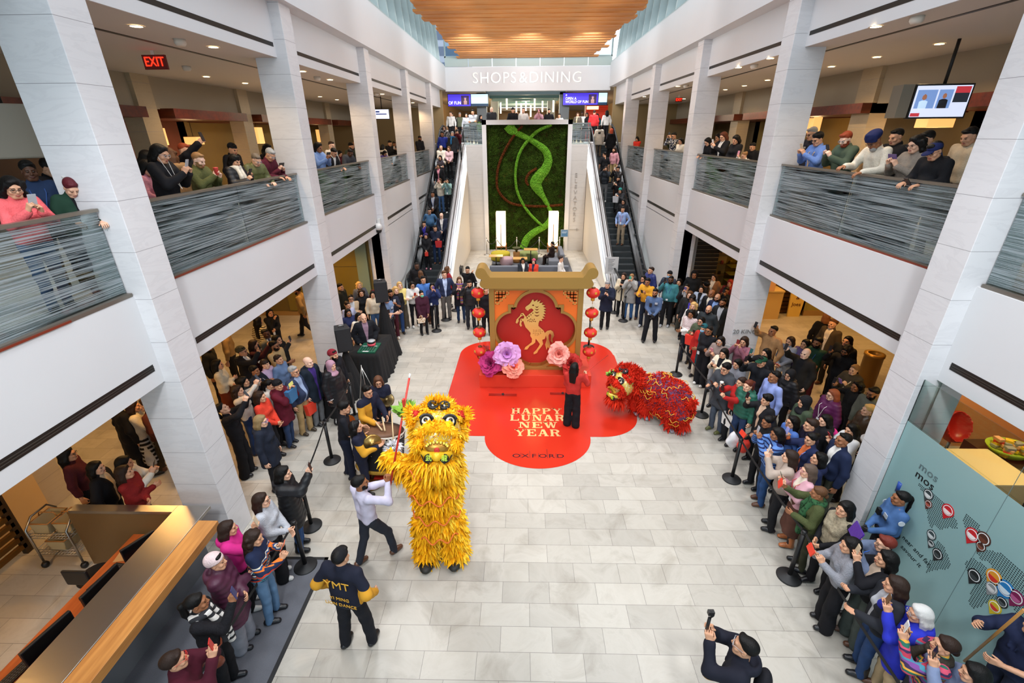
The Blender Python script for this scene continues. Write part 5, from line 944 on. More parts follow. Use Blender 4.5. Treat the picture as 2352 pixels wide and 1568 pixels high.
# rail right under the camera
nr = empty('camera_side_railing', (-.675, .39, 4.37), 'blurred grey handrail along the bottom edge beneath the camera', 'railing'); MB().box((-4.2, -.06, 1.15), (5.9, .0, 1.18)).build('handrail', mat('near_rail', '6f7778', .5, .3), nr); MB().box((-4.2, -.04, 0), (5.9, -.025, 1.15)).build('glass_panel', M_GLASS, nr); nr.rotation_euler.z = -.08
S('gallery_slab_camera', MB().box((-5.05, -4, 3.6), (5.64, .5, 4.4)), M_WHITE)
# towers outside
tw = empty('office_tower', (-16, 95, 0), 'pale office tower seen through the far clerestory', 'building'); MB().box((-6, 0, 0), (6, 10, 50)).build('facade', mat('tower', '8a96a6', .6), tw); b = MB()
for k in range(20): b.box((-6.02, -.05, 2+k*2.4), (6.02, .0, 3.4+k*2.4))
b.build('window_band', mat('tower_glass', '4a5a70', .2), tw)
# lights of the ground corridors
for x, y in ((-7, 3), (-7, 7), (-7, 10.5), (-7, 14), (-10, 8), (-10, 13), (-6.4, 14.8), (-10.5, 3)): lamp('SPOT', (x, y, 3.08), 135, (1, .52, .15), .12, spot=150)
for x, y in ((7.6, 7), (7.6, 10.5), (7.6, 14), (10.5, 8), (10.5, 13), (7.2, 3.6), (9, 15.5), (11.5, 15)): lamp('SPOT', (x, y, 3.16), 135, (1, .52, .15), .12, spot=150)
lamp('SPOT', (8.6, 6.6, 3.15), 150, (1, .72, .4), .15, spot=150)
lamp('POINT', (-8.45, 4.6, 2.2), 20, (1, .75, .4), .2)
# ================================================================ PEOPLE
SKIN = {'a': 'd9a98c', 'b': 'c99676', 'c': '94603f', 'd': '55331f', 'e': 'e2b8a0'}
SKM = {k: mat('skin_'+k, v, .55) for k, v in SKIN.items()}
LIPM = {k: mat('lip_'+k, v, .5) for k, v in dict(a='b0655c', b='a5584e', c='7a4238', d='4a2620', e='b86a64').items()}
EYEM = mat('eye_dark', '17110e', .25)
def fabric(col, pat='', col2=None):
    k = ('fab', col, pat, col2)
    if k in MC: return MC[k]
    if pat in ('', 'puff', 'knit'):
        m = mat('fabric_'+str(col), col, .85, spec=.25, bump=.5 if pat == 'knit' else .28, bscale=55 if pat == 'knit' else 14, noise=.16, nscale=9)
        if pat == 'puff': m = mat('puffer_'+str(col), col, .5, spec=.4, bump=.3, bscale=12, noise=.12, nscale=9)
    elif pat == 'leather': m = mat('leather_'+str(col), col, .35, bump=.25, bscale=14)
    elif pat == 'fur': m = mat('furry_'+str(col), col, .95, bump=1., bscale=90, noise=.45, nscale=22)
    else:
        m, N, L, b = nodes('pattern_'+pat); tc = N.new('ShaderNodeTexCoord'); sp = N.new('ShaderNodeSeparateXYZ'); L.new(tc.outputs['Object'], sp.inputs[0])
        def mth(op, a, bb=None):
            n = N.new('ShaderNodeMath'); n.operation = op
            for i, q in enumerate((a, bb)):
                if q is None: continue
                if isinstance(q, (int, float)): n.inputs[i].default_value = q
                else: L.new(q, n.inputs[i])
            return n.outputs[0]
        z, x = sp.outputs[2], sp.outputs[0]; mx = N.new('ShaderNodeMixRGB'); c1, c2 = (*srgb(col), 1), (*srgb(col2 or 'wh'), 1)
        if pat == 'stripe': f = mth('LESS_THAN', mth('FRACT', mth('MULTIPLY', z, 17.)), .38)
        elif pat == 'plaid': f = mth('MAXIMUM', mth('LESS_THAN', mth('FRACT', mth('MULTIPLY', z, 11.)), .42), mth('LESS_THAN', mth('FRACT', mth('MULTIPLY', x, 11.)), .42))
        elif pat == 'dots':
            v = N.new('ShaderNodeTexVoronoi'); v.inputs['Scale'].default_value = 26; L.new(tc.outputs['Object'], v.inputs['Vector']); f = mth('LESS_THAN', v.outputs['Distance'], .42)
        elif pat == 'yoke':   # patterned yoke on a plain jumper
            ck = mth('LESS_THAN', mth('FRACT', mth('ADD', mth('MULTIPLY', z, 30.), mth('MULTIPLY', mth('ABSOLUTE', mth('SINE', mth('MULTIPLY', x, 70.))), .8))), .42); f = mth('MULTIPLY', ck, mth('GREATER_THAN', z, 1.14))
        elif pat in ('fair', 'rainbow'):
            r = N.new('ShaderNodeValToRGB'); r.color_ramp.interpolation = 'CONSTANT'; pal = ['1d2744', 'd8722c', '2a4a7a', 'd8d0c0', '1d2744', '4a8aa0', 'c8402c', '1d2744'] if pat == 'fair' else ['3a2c50', 'c8506a', '2a6a5a', 'd8a040', '3a2c50', '7a4a90', '4a8aa0', 'b03a50']; e = r.color_ramp.elements
            while len(e) < 8: e.new(.5)
            for i in range(8): e[i].position = i/8; e[i].color = (*srgb(pal[i]), 1)
            L.new(mth('FRACT', mth('ADD', mth('MULTIPLY', z, 5.2), mth('MULTIPLY', mth('SINE', mth('MULTIPLY', x, 110.)), .035))), r.inputs[0])
            if pat == 'fair':
                f = mth('MULTIPLY', mth('LESS_THAN', z, 1.24), 1.); mx.inputs[1].default_value = (*srgb('1d2744'), 1); L.new(r.outputs[0], mx.inputs[2]); L.new(f, mx.inputs[0]); L.new(mx.outputs[0], b.inputs['Base Color']); f = None
            else: L.new(r.outputs[0], b.inputs['Base Color']); f = None
        elif pat == 'split':   # team jacket: gold on one half of the front and on the sleeves' middles
            fr = mth('MULTIPLY', mth('GREATER_THAN', x, .0), mth('GREATER_THAN', sp.outputs[1], -.02)); lo = mth('LESS_THAN', z, 1.36); f = mth('MULTIPLY', fr, lo)
        elif pat in ('open', 'openpuff', 'openleather'):   # worn open over the inner garment
            cl = N.new('ShaderNodeClamp'); L.new(mth('DIVIDE', mth('SUBTRACT', z, 1.12), .3), cl.inputs[0]); f = mth('MULTIPLY', mth('LESS_THAN', mth('ABSOLUTE', x), mth('ADD', mth('MULTIPLY', cl.outputs[0], .05), .026)), mth('GREATER_THAN', sp.outputs[1], .03))
        elif pat == 'cuffs': f = mth('MULTIPLY', mth('GREATER_THAN', mth('ABSOLUTE', x), .2), mth('LESS_THAN', z, 1.28))
        if f is not None: mx.inputs[1].default_value = c1; mx.inputs[2].default_value = c2; L.new(f, mx.inputs[0]); L.new(mx.outputs[0], b.inputs['Base Color'])
        b.inputs['Roughness'].default_value = .85; b.inputs['Specular IOR Level'].default_value = .25
    MC[k] = m; return m
# ---- heads (eye level at the origin, face towards +y)
HEADS, HANDS, HAIRS = {}, {}, {}
def head(vox):
    if vox in HEADS: return HEADS[vox]
    s = SD(); s.ell((0, -.018, .03), (.075, .096, .086), 0); s.ell((0, .018, -.035), (.061, .072, .084), .03); s.cap((-.022, .062, -.098), (.022, .062, -.098), .018, k=.03); s.cap((-.05, .0, -.07), (-.03, .05, -.095), .02, k=.03); s.cap((.05, 0, -.07), (.03, .05, -.095), .02, k=.03)
    s.cap((-.036, .072, .024), (.036, .072, .024), .014, k=.02); s.ell((-.045, .058, -.035), (.025, .022, .022), .02); s.ell((.045, .058, -.035), (.025, .022, .022), .02)
    for x in (-.031, .031): s.ell((x, .097, .002), (.019, .017, .012), .012, True)
    s.cap((0, .088, .008), (0, .106, -.026), .009, .0125, .012); s.ell((-.012, .098, -.031), (.009, .009, .008), .008); s.ell((.012, .098, -.031), (.009, .009, .008), .008)
    s.chain([(-.023, .083, -.058), (-.008, .090, -.0625), (.008, .090, -.0625), (.023, .083, -.058)], [.006, .0075, .0075, .006], .006); s.chain([(-.02, .083, -.063), (0, .088, -.072), (.02, .083, -.063)], [.006, .0085, .006], .006)
    for x in (-.031, .031): s.ell((x, .079, .001), (.0135, .012, .011), .002)
    for x in (-1, 1): s.ell((x*.076, -.012, -.01), (.010, .02, .031), .008); s.ell((x*.084, -.006, -.008), (.006, .010, .018), .004, True)
    s.cap((0, -.022, -.06), (0, -.035, -.2), .054, .058, .025)
    V, F = s.mesh(vox); c = V[F].mean(1); x, y, z = c[:, 0], c[:, 1], c[:, 2]; ax = abs(x); w = max(.0, vox-.006)*.5
    mi = np.zeros(len(F), int)
    mi[(abs(ax-.031) < .0115+w*.6) & (abs(z-.001) < .0058+w*.7) & (y > .06)] = 2
    mi[(ax > .013) & (ax < .05) & (z > .0195-.1*(ax-.03)) & (z < .0265+w*.8-.15*abs(ax-.03)) & (y > .05)] = 3
    mi[(ax < .024) & (z < -.055) & (z > -.075-w) & (y > .078)] = 1
    beard = ((z < -.045) & (z > -.13) & (y > .0) & (mi == 0) & ~((ax < .02) & (z > -.05))) | ((ax > .05) & (z < -.02) & (y > -.005) & (y < .05) & (z > -.1))
    HEADS[vox] = (V, F, mi, beard); return HEADS[vox]
def hand(kind, vox):
    k = (kind, vox)
    if k in HANDS: return HANDS[k]
    s = SD(); s.cap((0, -.02, 0), (0, .02, 0), .026, .027, 0)
    for x in (-.03, -.01, .01, .03): s.cap((x*.7, .02, 0), (x, .085, -.002), .0155, .0125, .012)
    curl = dict(open=12, relax=32, grip=70)[kind]
    for x, L in ((-.033, .062), (-.0115, .078), (.0105, .084), (.032, .074)):
        p = np.array((x, .088, -.001)); a = 0.; sp = x*.25; R = (.0088, .008, .0072, .006)
        for j, f in enumerate((.45, .32, .23)):
            a += radians(curl*(.75+.25*j)*(1+.1*(x*20))); q = p+L*f*np.array((sp*cos(a), cos(a), sin(a))); s.cap(p, q, R[j], R[j+1], .003 if j else .006); p = q
    tz = .03 if kind == 'grip' else .012
    s.cap((.022, .012, .006), (.05, .05, tz*.7), .0145, .011, .012); s.cap((.05, .05, tz*.7), (.056 if kind != 'grip' else .04, .085, tz+.012), .0108, .008, .003)
    HANDS[k] = s.mesh(vox); return HANDS[k]
def hair(kind, vox):
    k = (kind, vox)
    if k in HAIRS: return HAIRS[k]
    s = SD()
    def face(w=.066, top=.07): s.ell((0, .105, -.045), (w, .092, top+.045), .012, True); s.ell((0, .10, -.24), (.075, .09, .19), .02, True)
    base = lambda g=.012, yy=-.022: s.ell((0, yy, .034), (.077+g, .098+g, .088+g), 0)
    if kind in ('short', 'fade', 'recede'):
        if kind == 'short': s.ell((0, -.030, .045), (.0795, .099, .089), 0); s.ell((.012, .046, .094), (.058, .034, .026), .025)
        elif kind == 'fade': s.ell((0, -.029, .042), (.077, .096, .085), 0); s.ell((0, .042, .095), (.055, .03, .02), .02)
        else: s.ell((0, -.040, .036), (.079, .098, .084), 0)
        s.plane((0, -.55, .83), -.02); s.plane((0, -.1, 1), -.062)
        for x in (-1, 1): s.ell((x*.085, .005, -.02), (.03, .03, .04), .01, True)
    elif kind == 'fringe': base(.006); s.plane((0, -.9, .05), .0); s.plane((0, 0, -1), -.045)
    elif kind == 'bald': return None
    elif kind == 'crop': s.ell((0, -.028, .046), (.086, .104, .093), 0); s.ell((0, .05, .092), (.066, .04, .034), .025); s.plane((0, -.6, .8), -.03); s.plane((0, -.1, 1), -.065)
    elif kind == 'curly':
        base(.02); R = random.Random(2)
        for i in range(46): a, e = R.uniform(0, 2*pi), R.uniform(-.1, 1.5); s.ell((.088*cos(a)*cos(e), -.02+.108*sin(a)*cos(e), .04+.095*sin(e)), (.026,)*3, .008)
        face(.066, .05); s.plane((0, -.5, .86), -.055)
    elif kind in ('long', 'wavy', 'bob', 'longer', 'mid'):
        s.ell((0, -.028, .042), (.086, .105, .09), 0); s.ell((0, .035, .088), (.06, .04, .03), .02); L = dict(long=.33, wavy=.3, bob=.13, longer=.46, mid=.2)[kind]
        for x in (-1, 1):
            s.chain([(x*.055, -.04, .03), (x*.074, -.045, -.07), (x*(.082 if kind != 'bob' else .074), -.055, -L)], [.034, .034, .024], .03); s.chain([(x*.066, .015, .05), (x*.084, -.005, -.03), (x*.086, -.02, -min(L, .17))], [.016, .016, .012], .02)
        for x in (-.04, 0, .04): s.chain([(x, -.085, .03), (x*1.2, -.1, -.08), (x*1.2, -.115, -L)], [.04, .042, .026], .03)
        if kind == 'wavy':
            R = random.Random(4)
            for i in range(40): a = R.uniform(-.4, pi+.4); s.ell((.1*cos(a), -.02-.1*abs(sin(a)), R.uniform(-.28, .06)), (.03,)*3, .012)
        face(.058, .072)
    elif kind in ('bun', 'pony', 'tied'):
        s.ell((0, -.028, .042), (.079, .099, .087), 0); s.ell((0, .04, .088), (.055, .03, .022), .02); s.plane((0, -.5, .86), -.045); 
        if kind == 'bun': s.ell((0, -.105, .075), (.045,)*3, .01)
        elif kind == 'pony': s.chain([(0, -.11, .05), (0, -.15, .03), (0, -.155, -.1), (0, -.13, -.24)], [.028, .036, .036, .014], .015)
        else: s.ell((0, -.11, -.03), (.042, .035, .04), .01)
        face(.06, .07)
    elif kind == 'fullbangs': base(.010); s.plane((0, .12, 1), .028)
    elif kind == 'beanie':
        s.ell((0, -.022, .045), (.094, .114, .104), 0); s.plane((0, -.25, .95), .022); s.cap((-.01, 0, 0), (0.01, 0, 0), .001)
    elif kind == 'cuff':
        s.ell((0, -.022, .045), (.1, .12, .11), 0); s.plane((0, -.25, .95), .018); s.plane((0, .25, -.95), -.066)
    elif kind == 'cap': s.ell((0, -.02, .048), (.088, .108, .088), 0); s.plane((0, -.05, 1.), .03)
    elif kind == 'brim': s.ell((0, .115, .035), (.072, .085, .016), 0); s.ell((0, .08, -.04), (.12, .1, .06), 0, True)
    elif kind == 'hijab':
        s.ell((0, -.02, .03), (.096, .118, .108), 0); s.chain([(0, -.03, -.05), (0, -.02, -.17)], [.09, .1], .04); s.ell((0, .0, -.21), (.15, .12, .07), .04); s.ell((0, .11, -.02), (.055, .09, .082), .012, True)
    elif kind == 'turban':
        s.ell((0, -.02, .085), (.108, .128, .08), 0)
        for i in range(5): s.cap((-.085, .05-.01*i, .02+.022*i), (0, .098-.006*i, .07+.02*i), .02, k=.012); s.cap((.085, .05-.01*i, .02+.022*i), (0, .098-.006*i, .07+.02*i), .02, k=.012)
        s.plane((0, -.15, 1), .015)
    elif kind == 'hood': s.ell((0, -.04, .02), (.12, .13, .13), 0); s.chain([(0, -.06, -.06), (0, -.07, -.18)], [.1, .12], .04); s.ell((0, .1, .0), (.08, .12, .12), .02, True)
    elif kind == 'longbeard': s.ell((0, .055, -.1), (.055, .045, .055), 0); s.ell((0, .1, -.05), (.03, .03, .02), .01, True)
    HAIRS[k] = s.mesh(vox); return HAIRS[k]
def unit(v): n = np.linalg.norm(v); return v/n if n > 1e-9 else np.array((0, 0, 1.))
def ik(sh, wr, pole, L1=.285, L2=.262):
    sh, wr = np.array(sh, float), np.array(wr, float); d = wr-sh; n = np.linalg.norm(d)
    if n > (L1+L2)*.985: wr = sh+d/n*(L1+L2)*.985; d = wr-sh; n = np.linalg.norm(d)
    a = (L1*L1-L2*L2+n*n)/(2*n); h = sqrt(max(L1*L1-a*a, 0)); u = d/n; p = np.array(pole, float); p = unit(p-u*(p@u)); return sh+u*a+p*h, wr
def rotx(a): c, s = cos(a), sin(a); return np.array(((1, 0, 0), (0, c, -s), (0, s, c)))
def rotz_(a): c, s = cos(a), sin(a); return np.array(((c, -s, 0), (s, c, 0), (0, 0, 1)))
POSES = {  # right wrist, left wrist, lean in degrees
 's': ((.27, .03, .86), (-.27, .02, .86), 0), 'c': ((-.09, .21, 1.13), (.10, .23, 1.10), 0), 'f': ((.05, .22, .98), (-.05, .23, .96), 0), 'p': ((.07, .33, 1.30), (-.07, .33, 1.28), 2), 'P': ((.10, .38, 1.55), (-.26, .04, .87), 0), 'q': ((.06, .30, 1.50), (-.06, .30, 1.48), 0), 'Q': ((.08, .33, 1.72), (-.08, .33, 1.70), -6), 'U': ((.16, .42, 1.70), (-.26, .05, .88), -3),
 'l': ((.12, .36, 1.10), (-.14, .36, 1.09), 14), 'h': ((.03, .17, 1.36), (.06, .20, 1.10), 0), 't': ((.22, .08, .95), (-.22, .08, .95), 0), 'b': ((.25, .06, .84), (-.10, .26, 1.15), 0), 'w': ((.27, .14, .9), (-.27, -.1, .9), 3), 'o': ((.14, .34, 1.20), (-.16, .30, 1.12), 0), 'd': ((.16, .36, 1.02), (-.14, .36, 1.02), 8), 'g': ((.10, .34, 1.18), (-.08, .30, 1.25), 4), 'e': ((.14, .45, 1.40), (-.12, .28, 1.12), 4), 'k': ((.12, .42, 1.52), (-.04, .46, 1.34), -2), 'x': ((.15, .25, .72), (-.15, .25, .72), 6)}
PHONES = {}
def phone_mesh(col):
    if col not in PHONES:
        b = MB(); b.box((-.037, -.004, -.076), (.037, .004, .076)); b.cur = 1; b.box((-.034, -.0048, -.072), (.034, -.004, .072)); b.cur = 0; b.box((.008, .004, .035), (.032, .006, .066))
        me = bpy.data.meshes.new('phone'); me.from_pydata(b.v, [], b.f); me.materials.append(mat('phone_'+col, col, .35)); me.materials.append(mat('phone_screen', '2a323c', .15, emit='5a6a80', estr=.5)); me.polygons.foreach_set('material_index', b.m); PHONES[col] = me
    return PHONES[col]
NP_ = [0]
def person(pos, fdeg, h, sex, pose, top, bottom, shoe, hr, skin, extras, label, dist, cat='person', tilt=None, sit=False, group=None):
    NP_[0] += 1; R = random.Random(NP_[0]*17+3)
    ang = radians(fdeg); rz = -ang      # compass: 0 = +y, 90 = +x
    sc = h/1.70; near = dist < 10; vx = .019 if dist < 8 else .022 if dist < 11 else .027 if dist < 16 else .033; hv = .0062 if dist < 8.5 else .0085 if dist < 12 else .012 if dist < 18 else .016; fv = .0058 if dist < 8.5 else .0075 if dist < 11 else .0105
    sit = sit or 'sit' in extras
    m = sex == 'm'; big = 'big' in extras; bw = 1.18 if big else 1.0
    sx = (.185 if m else .163)*(1.05 if big else 1)
    rw, lw, lean = POSES[pose]; lean = radians(lean); Rl = rotx(-lean); piv = np.array((0, 0, .95))
    for e in extras:
        if e.startswith('rw='): rw = tuple(float(q) for q in e[3:].split(','))
        if e.startswith('lw='): lw = tuple(float(q) for q in e[3:].split(','))
    U = lambda p: piv+Rl@(np.array(p, float)-piv) if p[2] > .95 else np.array(p, float)
    jit = lambda p: np.array(p)+np.array((R.uniform(-.015, .015), R.uniform(-.02, .02), R.uniform(-.02, .02)))
    shR, shL = U((sx, -.01, 1.395)), U((-sx, -.01, 1.395))
    dz = -.0
    elR, wrR = ik(shR, jit(rw), (.55, -.35, -.8)); elL, wrL = ik(shL, jit(lw), (-.55, -.35, -.8))
    # legs
    st = R.uniform(-.02, .03); hips = [(.085, 0, .90), (-.085, 0, .90)]; kn = [(.10, .02+st, .50), (-.10, .02-st, .50)]; an = [(.105, -.015+st*1.6, .09), (-.105, -.015-st*1.6, .09)]
    if pose == 'w': kn = [(.095, .14, .52), (-.095, -.02, .50)]; an = [(.10, .22, .11), (-.10, -.30, .20)]
    if sit: kn = [(.12, .40, .90), (-.12, .40, .90)]; an = [(.12, .42, .50), (-.12, .42, .50)]
    if 'wide' in extras: an = [(.17, .06, .09), (-.16, -.05, .09)]; kn = [(.135, .06, .50), (-.13, 0, .50)]
    if 'lunge' in extras: an = [(.10, .30, .09), (-.12, -.20, .10)]; kn = [(.10, .24, .50), (-.11, -.05, .48)]
    tilt = (R.uniform(-4, 6) if tilt is None else tilt); yawh = R.uniform(-10, 10)
    for e in extras:
        if e.startswith('hy='): yawh = float(e[3:])
    RH = Rl@rotz_(radians(-yawh))@rotx(radians(tilt)); npv = np.array((0, -.03, -.12)); hc = U((0, .015, 1.588))
    HT = lambda V: ((V-npv)@RH.T)+npv@Rl.T+hc
    parts = []
    # --- body: one continuous mesh
    s = SD(); g = .88
    for x in (-1, 1): s.cap(U((x*.07, 0, 1.08)), U((x*.075, 0, 1.32)), .088*bw, .088, .05); s.cap((x*.06, 0, .92), U((x*.06, 0, 1.08)), .095*bw, .085*bw, .05)
    s.cap(U((-sx+.03, -.01, 1.385)), U((sx-.03, -.01, 1.385)), .05, k=.05); s.cap(U((0, -.018, 1.38)), U((0, -.012, 1.49)), .056, .053, .03)
    for sh, el, wr in ((shR, elR, wrR), (shL, elL, wrL)): s.chain([sh, el, wr], [.047, .038, .029], .02)
    for i in (0, 1):
        s.chain([hips[i], kn[i], an[i]], [.08, .053, .04], .03); f = np.array(an[i]); s.cap(f+(0, -.02, -.05), f+(0, .11, -.058), .036, .03, .02)
    V, F = s.mesh(max(vx*1.25, .024)); mi = np.zeros(len(F), int)
    c = V[F].mean(1)
    if 'tights' in extras: mi[c[:, 2] < .9] = 4
    hd = head(hv); HV = HT(hd[0]*((.95, .97, .98) if not m else (1, 1, 1))); hmi = hd[2].copy()
    if 'beard' in extras: hmi[hd[3]] = 3
    Vs, Fs, Ms = [V, HV], [F, hd[1]+len(V)], [mi, hmi]; n0 = len(V)+len(HV); holds = []
    hk = 'grip' if pose in 'pPqQUgkb' else 'relax'
    for side, el, wr in ((1, elR, wrR), (-1, elL, wrL)):
        d = unit(wr-el); 
        if pose in 'pqQkgP' and (side == 1 or pose != 'P'): d = unit(d*.5+np.array((0, .25, .75)))
        if pose == 'l': d = unit(d*.6+np.array((0, .8, -.3)))
        n = np.array((-side*1., 0, 0)) if pose not in 'lo' else np.array((0, 0, -1. if pose == 'l' else 1.)); n = unit(n-d*(n@d)); t = np.cross(d, n)*side
        hvv, hff = hand(hk if not (pose in 'PUb' and side == -1) else 'relax', fv); HVv = hvv[:, :1]*t+hvv[:, 1:2]*d+hvv[:, 2:]*n+wr+d*.012
        Vs.append(HVv); Fs.append((hff if side == 1 else hff[:, ::-1])+n0); Ms.append(np.full(len(hff), 5 if 'gloves' in extras else 0)); n0 += len(HVv); holds.append((wr+d*.1, d, n))
    V = np.concatenate(Vs)*sc; F = np.concatenate(Fs); mi = np.concatenate(Ms)
    hcol = mat('hair_'+hr[1], hr[1], .5, bump=.3, bscale=120, stretch=(1, 1, .15), spec=.22)
    o = link('person', mesh_np('person_body', V, F, [SKM[skin], LIPM[skin], EYEM, hcol, mat('tights', '241a18', .7), mat('glove', '141416', .7)], mi), None, pos, rz); tag(o, label, cat, group)
    def add(nm, VF, mats, mi=None, space=None, lab=None):
        V, F = VF[:2]
        if len(F) == 0: return None
        c = link(nm, mesh_np(nm, np.asarray(V)*sc, F, mats if isinstance(mats, list) else [mats], mi), o)
        if lab: c['label'] = lab
        return c
    # --- trousers / skirt / dress
    bk, bc = bottom[0], bottom[1]
    if bk != 'none':
        s = SD()
        for x in (-1, 1): s.cap((x*.055, 0, .93), (x*.06, 0, 1.02), .107*bw, .10*bw, .04)
        if bk in ('trousers', 'jeans', 'wide', 'slim', 'cargo'):
            rr = dict(trousers=(.094, .07, .062), jeans=(.092, .066, .058), wide=(.095, .092, .10), slim=(.088, .059, .05), cargo=(.096, .078, .07))[bk]
            for i in (0, 1): s.chain([hips[i], kn[i], tuple(np.array(an[i])+(0, 0, -.03))], rr, .03)
            V, F = s.mesh(vx, fold(R, .004)); nm = 'jeans' if bk == 'jeans' else 'trousers'
        else:
            zb = dict(skirt=.52, midi=.30, mini=.62)[bk]
            for x in (-1, 1): s.cap((x*.06, 0, .95), (x*.08, .01, zb-.03), .11, .145, .05)
            s.plane((0, 0, 1), zb); V, F = s.mesh(vx, fold(R, .006)); nm = 'skirt'
        add(nm, (V, F), fabric(bc, *(bottom[2:] if len(bottom) > 2 else ())))
    # --- shoes
    if shoe:
        for i in (0, 1):
            a = np.array(an[i]); s = SD(); s.cap(a+(0, -.045, -.045), a+(0, .12, -.052), .044, .038, 0); s.ell(a+(0, .03, -.035), (.042, .08, .045), .02)
            if shoe[0] == 'boot': s.cap(a+(0, -.03, -.03), a+(0, -.01, .14), .052, .058, .02)
            if 'sit' not in extras and pose != 'w': s.plane((0, 0, 1), a[2]-.09+.002)
            V, F = s.mesh(max(vx*.8, .014)); c = V[F].mean(1)
            add('shoe', (V, F), [fabric(shoe[1], 'leather'), mat('sole_'+shoe[2] if len(shoe) > 2 else 'sole_dark', shoe[2] if len(shoe) > 2 else '1a1a1a', .7)], (c[:, 2] < a[2]-.068).astype(int))
    # --- upper garment
    tk, tc_ = top[0], top[1]; e = dict(shirt=.012, tee=.01, sweater=.022, hoodie=.028, jacket=.03, blazer=.024, coat=.034, longcoat=.036, puffer=.045, longpuffer=.05, vest=.03, cardigan=.026, blouse=.016, dress=.018, fleece=.034)[tk]; pat = top[3] if len(top) > 3 else ('puff' if 'puffer' in tk else 'knit' if tk in ('sweater', 'cardigan') else '')
    zb = dict(coat=.66, longcoat=.48, longpuffer=.60, dress=.5, puffer=.86, blazer=.82, hoodie=.88, jacket=.86, cardigan=.8).get(tk, .90)
    s = SD()
    for x in (-1, 1):
        s.cap(U((x*.068, .005, 1.10)), U((x*.078, 0, 1.31)), (.094+e*.7)*bw, .098+e*.6, .05); s.cap((x*.062, .0, .93), U((x*.064, .0, 1.08)), (.100+e*.8)*bw, (.094+e*.8)*bw, .05)
        if not m: s.ell(U((x*.062, .078, 1.245)), (.06+e*.5, .058+e*.5, .058+e*.5), .04)
        if zb < .8: s.cap((x*.06, 0, .97), (x*.075, 0, zb-.04), .115+e*.6, .125+e, .05)
    if big: s.ell(U((0, .05, 1.08)), (.16+e, .14+e, .16), .05)
    s.cap(U((-sx+.035, -.012, 1.378)), U((sx-.035, -.012, 1.378)), .056+e*.55, k=.05); s.cap(U((0, -.02, 1.40)), U((0, -.016, 1.455)), .06+e*.5, .055+e*.6, .03)
    if tk in ('hoodie', 'puffer', 'longpuffer', 'coat') or 'hood' in extras: s.ell(U((0, -.115, 1.40)), (.12, .07, .085), .04); s.ell(U((0, -.10, 1.47)), (.075, .05, .05), .02, True)
    if tk == 'blazer' or tk == 'jacket':
        for x in (-1, 1): s.cap(U((x*.05, .07, 1.42)), U((x*.03, .135, 1.22)), .014, .01, .012)
    if tk not in ('vest',):
        rs = (.058+e*.6, .047+e*.65, .036+e*.6)
        for sh, el, wr in ((shR, elR, wrR), (shL, elL, wrL)):
            if tk == 'tee' or 'shortsleeve' in extras: s.chain([sh, sh+(el-sh)*.8], (.058+e, .056+e), .035)
            elif 'rolled' in extras: s.chain([sh, el, el+(wr-el)*.25], rs, .035)
            else: s.chain([sh, el, wr], rs, .035)
    s.plane((0, 0, 1), zb)
    if 'puffer' in tk: wp = lambda D, ax: D+.011*abs(np.sin(ax[2]*pi/.085))[None, None, :]-.008
    else: wp = fold(R, .0045 if e < .025 else .006)
    V, F = s.mesh(vx, wp); mi = None; inner = top[2] if len(top) > 2 and top[2] else None
    if inner and pat not in ('split', 'stripe', 'plaid', 'fair', 'yoke', 'dots', 'cuffs', 'fur') and tk != 'vest': pat = 'open'
    nm = {'tee': 't_shirt', 'longcoat': 'coat', 'longpuffer': 'puffer_coat', 'puffer': 'puffer_jacket', 'fleece': 'fleece_jacket'}.get(tk, tk); mats = [fabric(tc_, pat, inner if pat in ('split', 'stripe', 'plaid', 'yoke', 'dots', 'cuffs', 'open') else None), fabric(inner or 'wh')]
    garment = add(nm, (V, F), mats, mi)
    if tk == 'vest' or 'under' in extras:
        s = SD()
        for sh, el, wr in ((shR, elR, wrR), (shL, elL, wrL)): s.chain([sh, el, wr], (.056, .048, .04), .03)
        add('shirt', s.mesh(vx), fabric(inner or 'wh'))
    # --- hair and headgear
    for kk, cc in zip(hr[0].split('+'), hr[1:]):
        hm = hair(kk, hv*1.45)
        if hm is None: continue
        V = hm[0]*(1+R.uniform(-.015, .03)); nm = {'beanie': 'beanie', 'cuff': 'beanie_cuff', 'cap': 'cap', 'brim': 'cap_brim', 'hijab': 'headscarf', 'turban': 'turban', 'hood': 'hood', 'longbeard': 'beard'}.get(kk, 'hair')
        add(nm, (HT(V), hm[1]), mat('hair_'+cc, cc, .5, bump=.3, bscale=120, stretch=(1, 1, .15), spec=.22) if nm in ('hair', 'beard') else fabric(cc, 'knit' if 'beanie' in nm else ''))
    # --- small wearables
    def mbadd(nm, b, m_, T=None):
        V = np.array(b.v); V = T(V) if T else V; me = bpy.data.meshes.new(nm); me.from_pydata([tuple(q) for q in V*sc], [], b.f)
        for q in (m_ if isinstance(m_, list) else [m_]): me.materials.append(q)
        me.polygons.foreach_set('material_index', b.m); return link(nm, me, o)
    fr = lambda z: .125+e*.8+(.02 if not m and z > 1.15 else 0)+(.03 if big else 0)
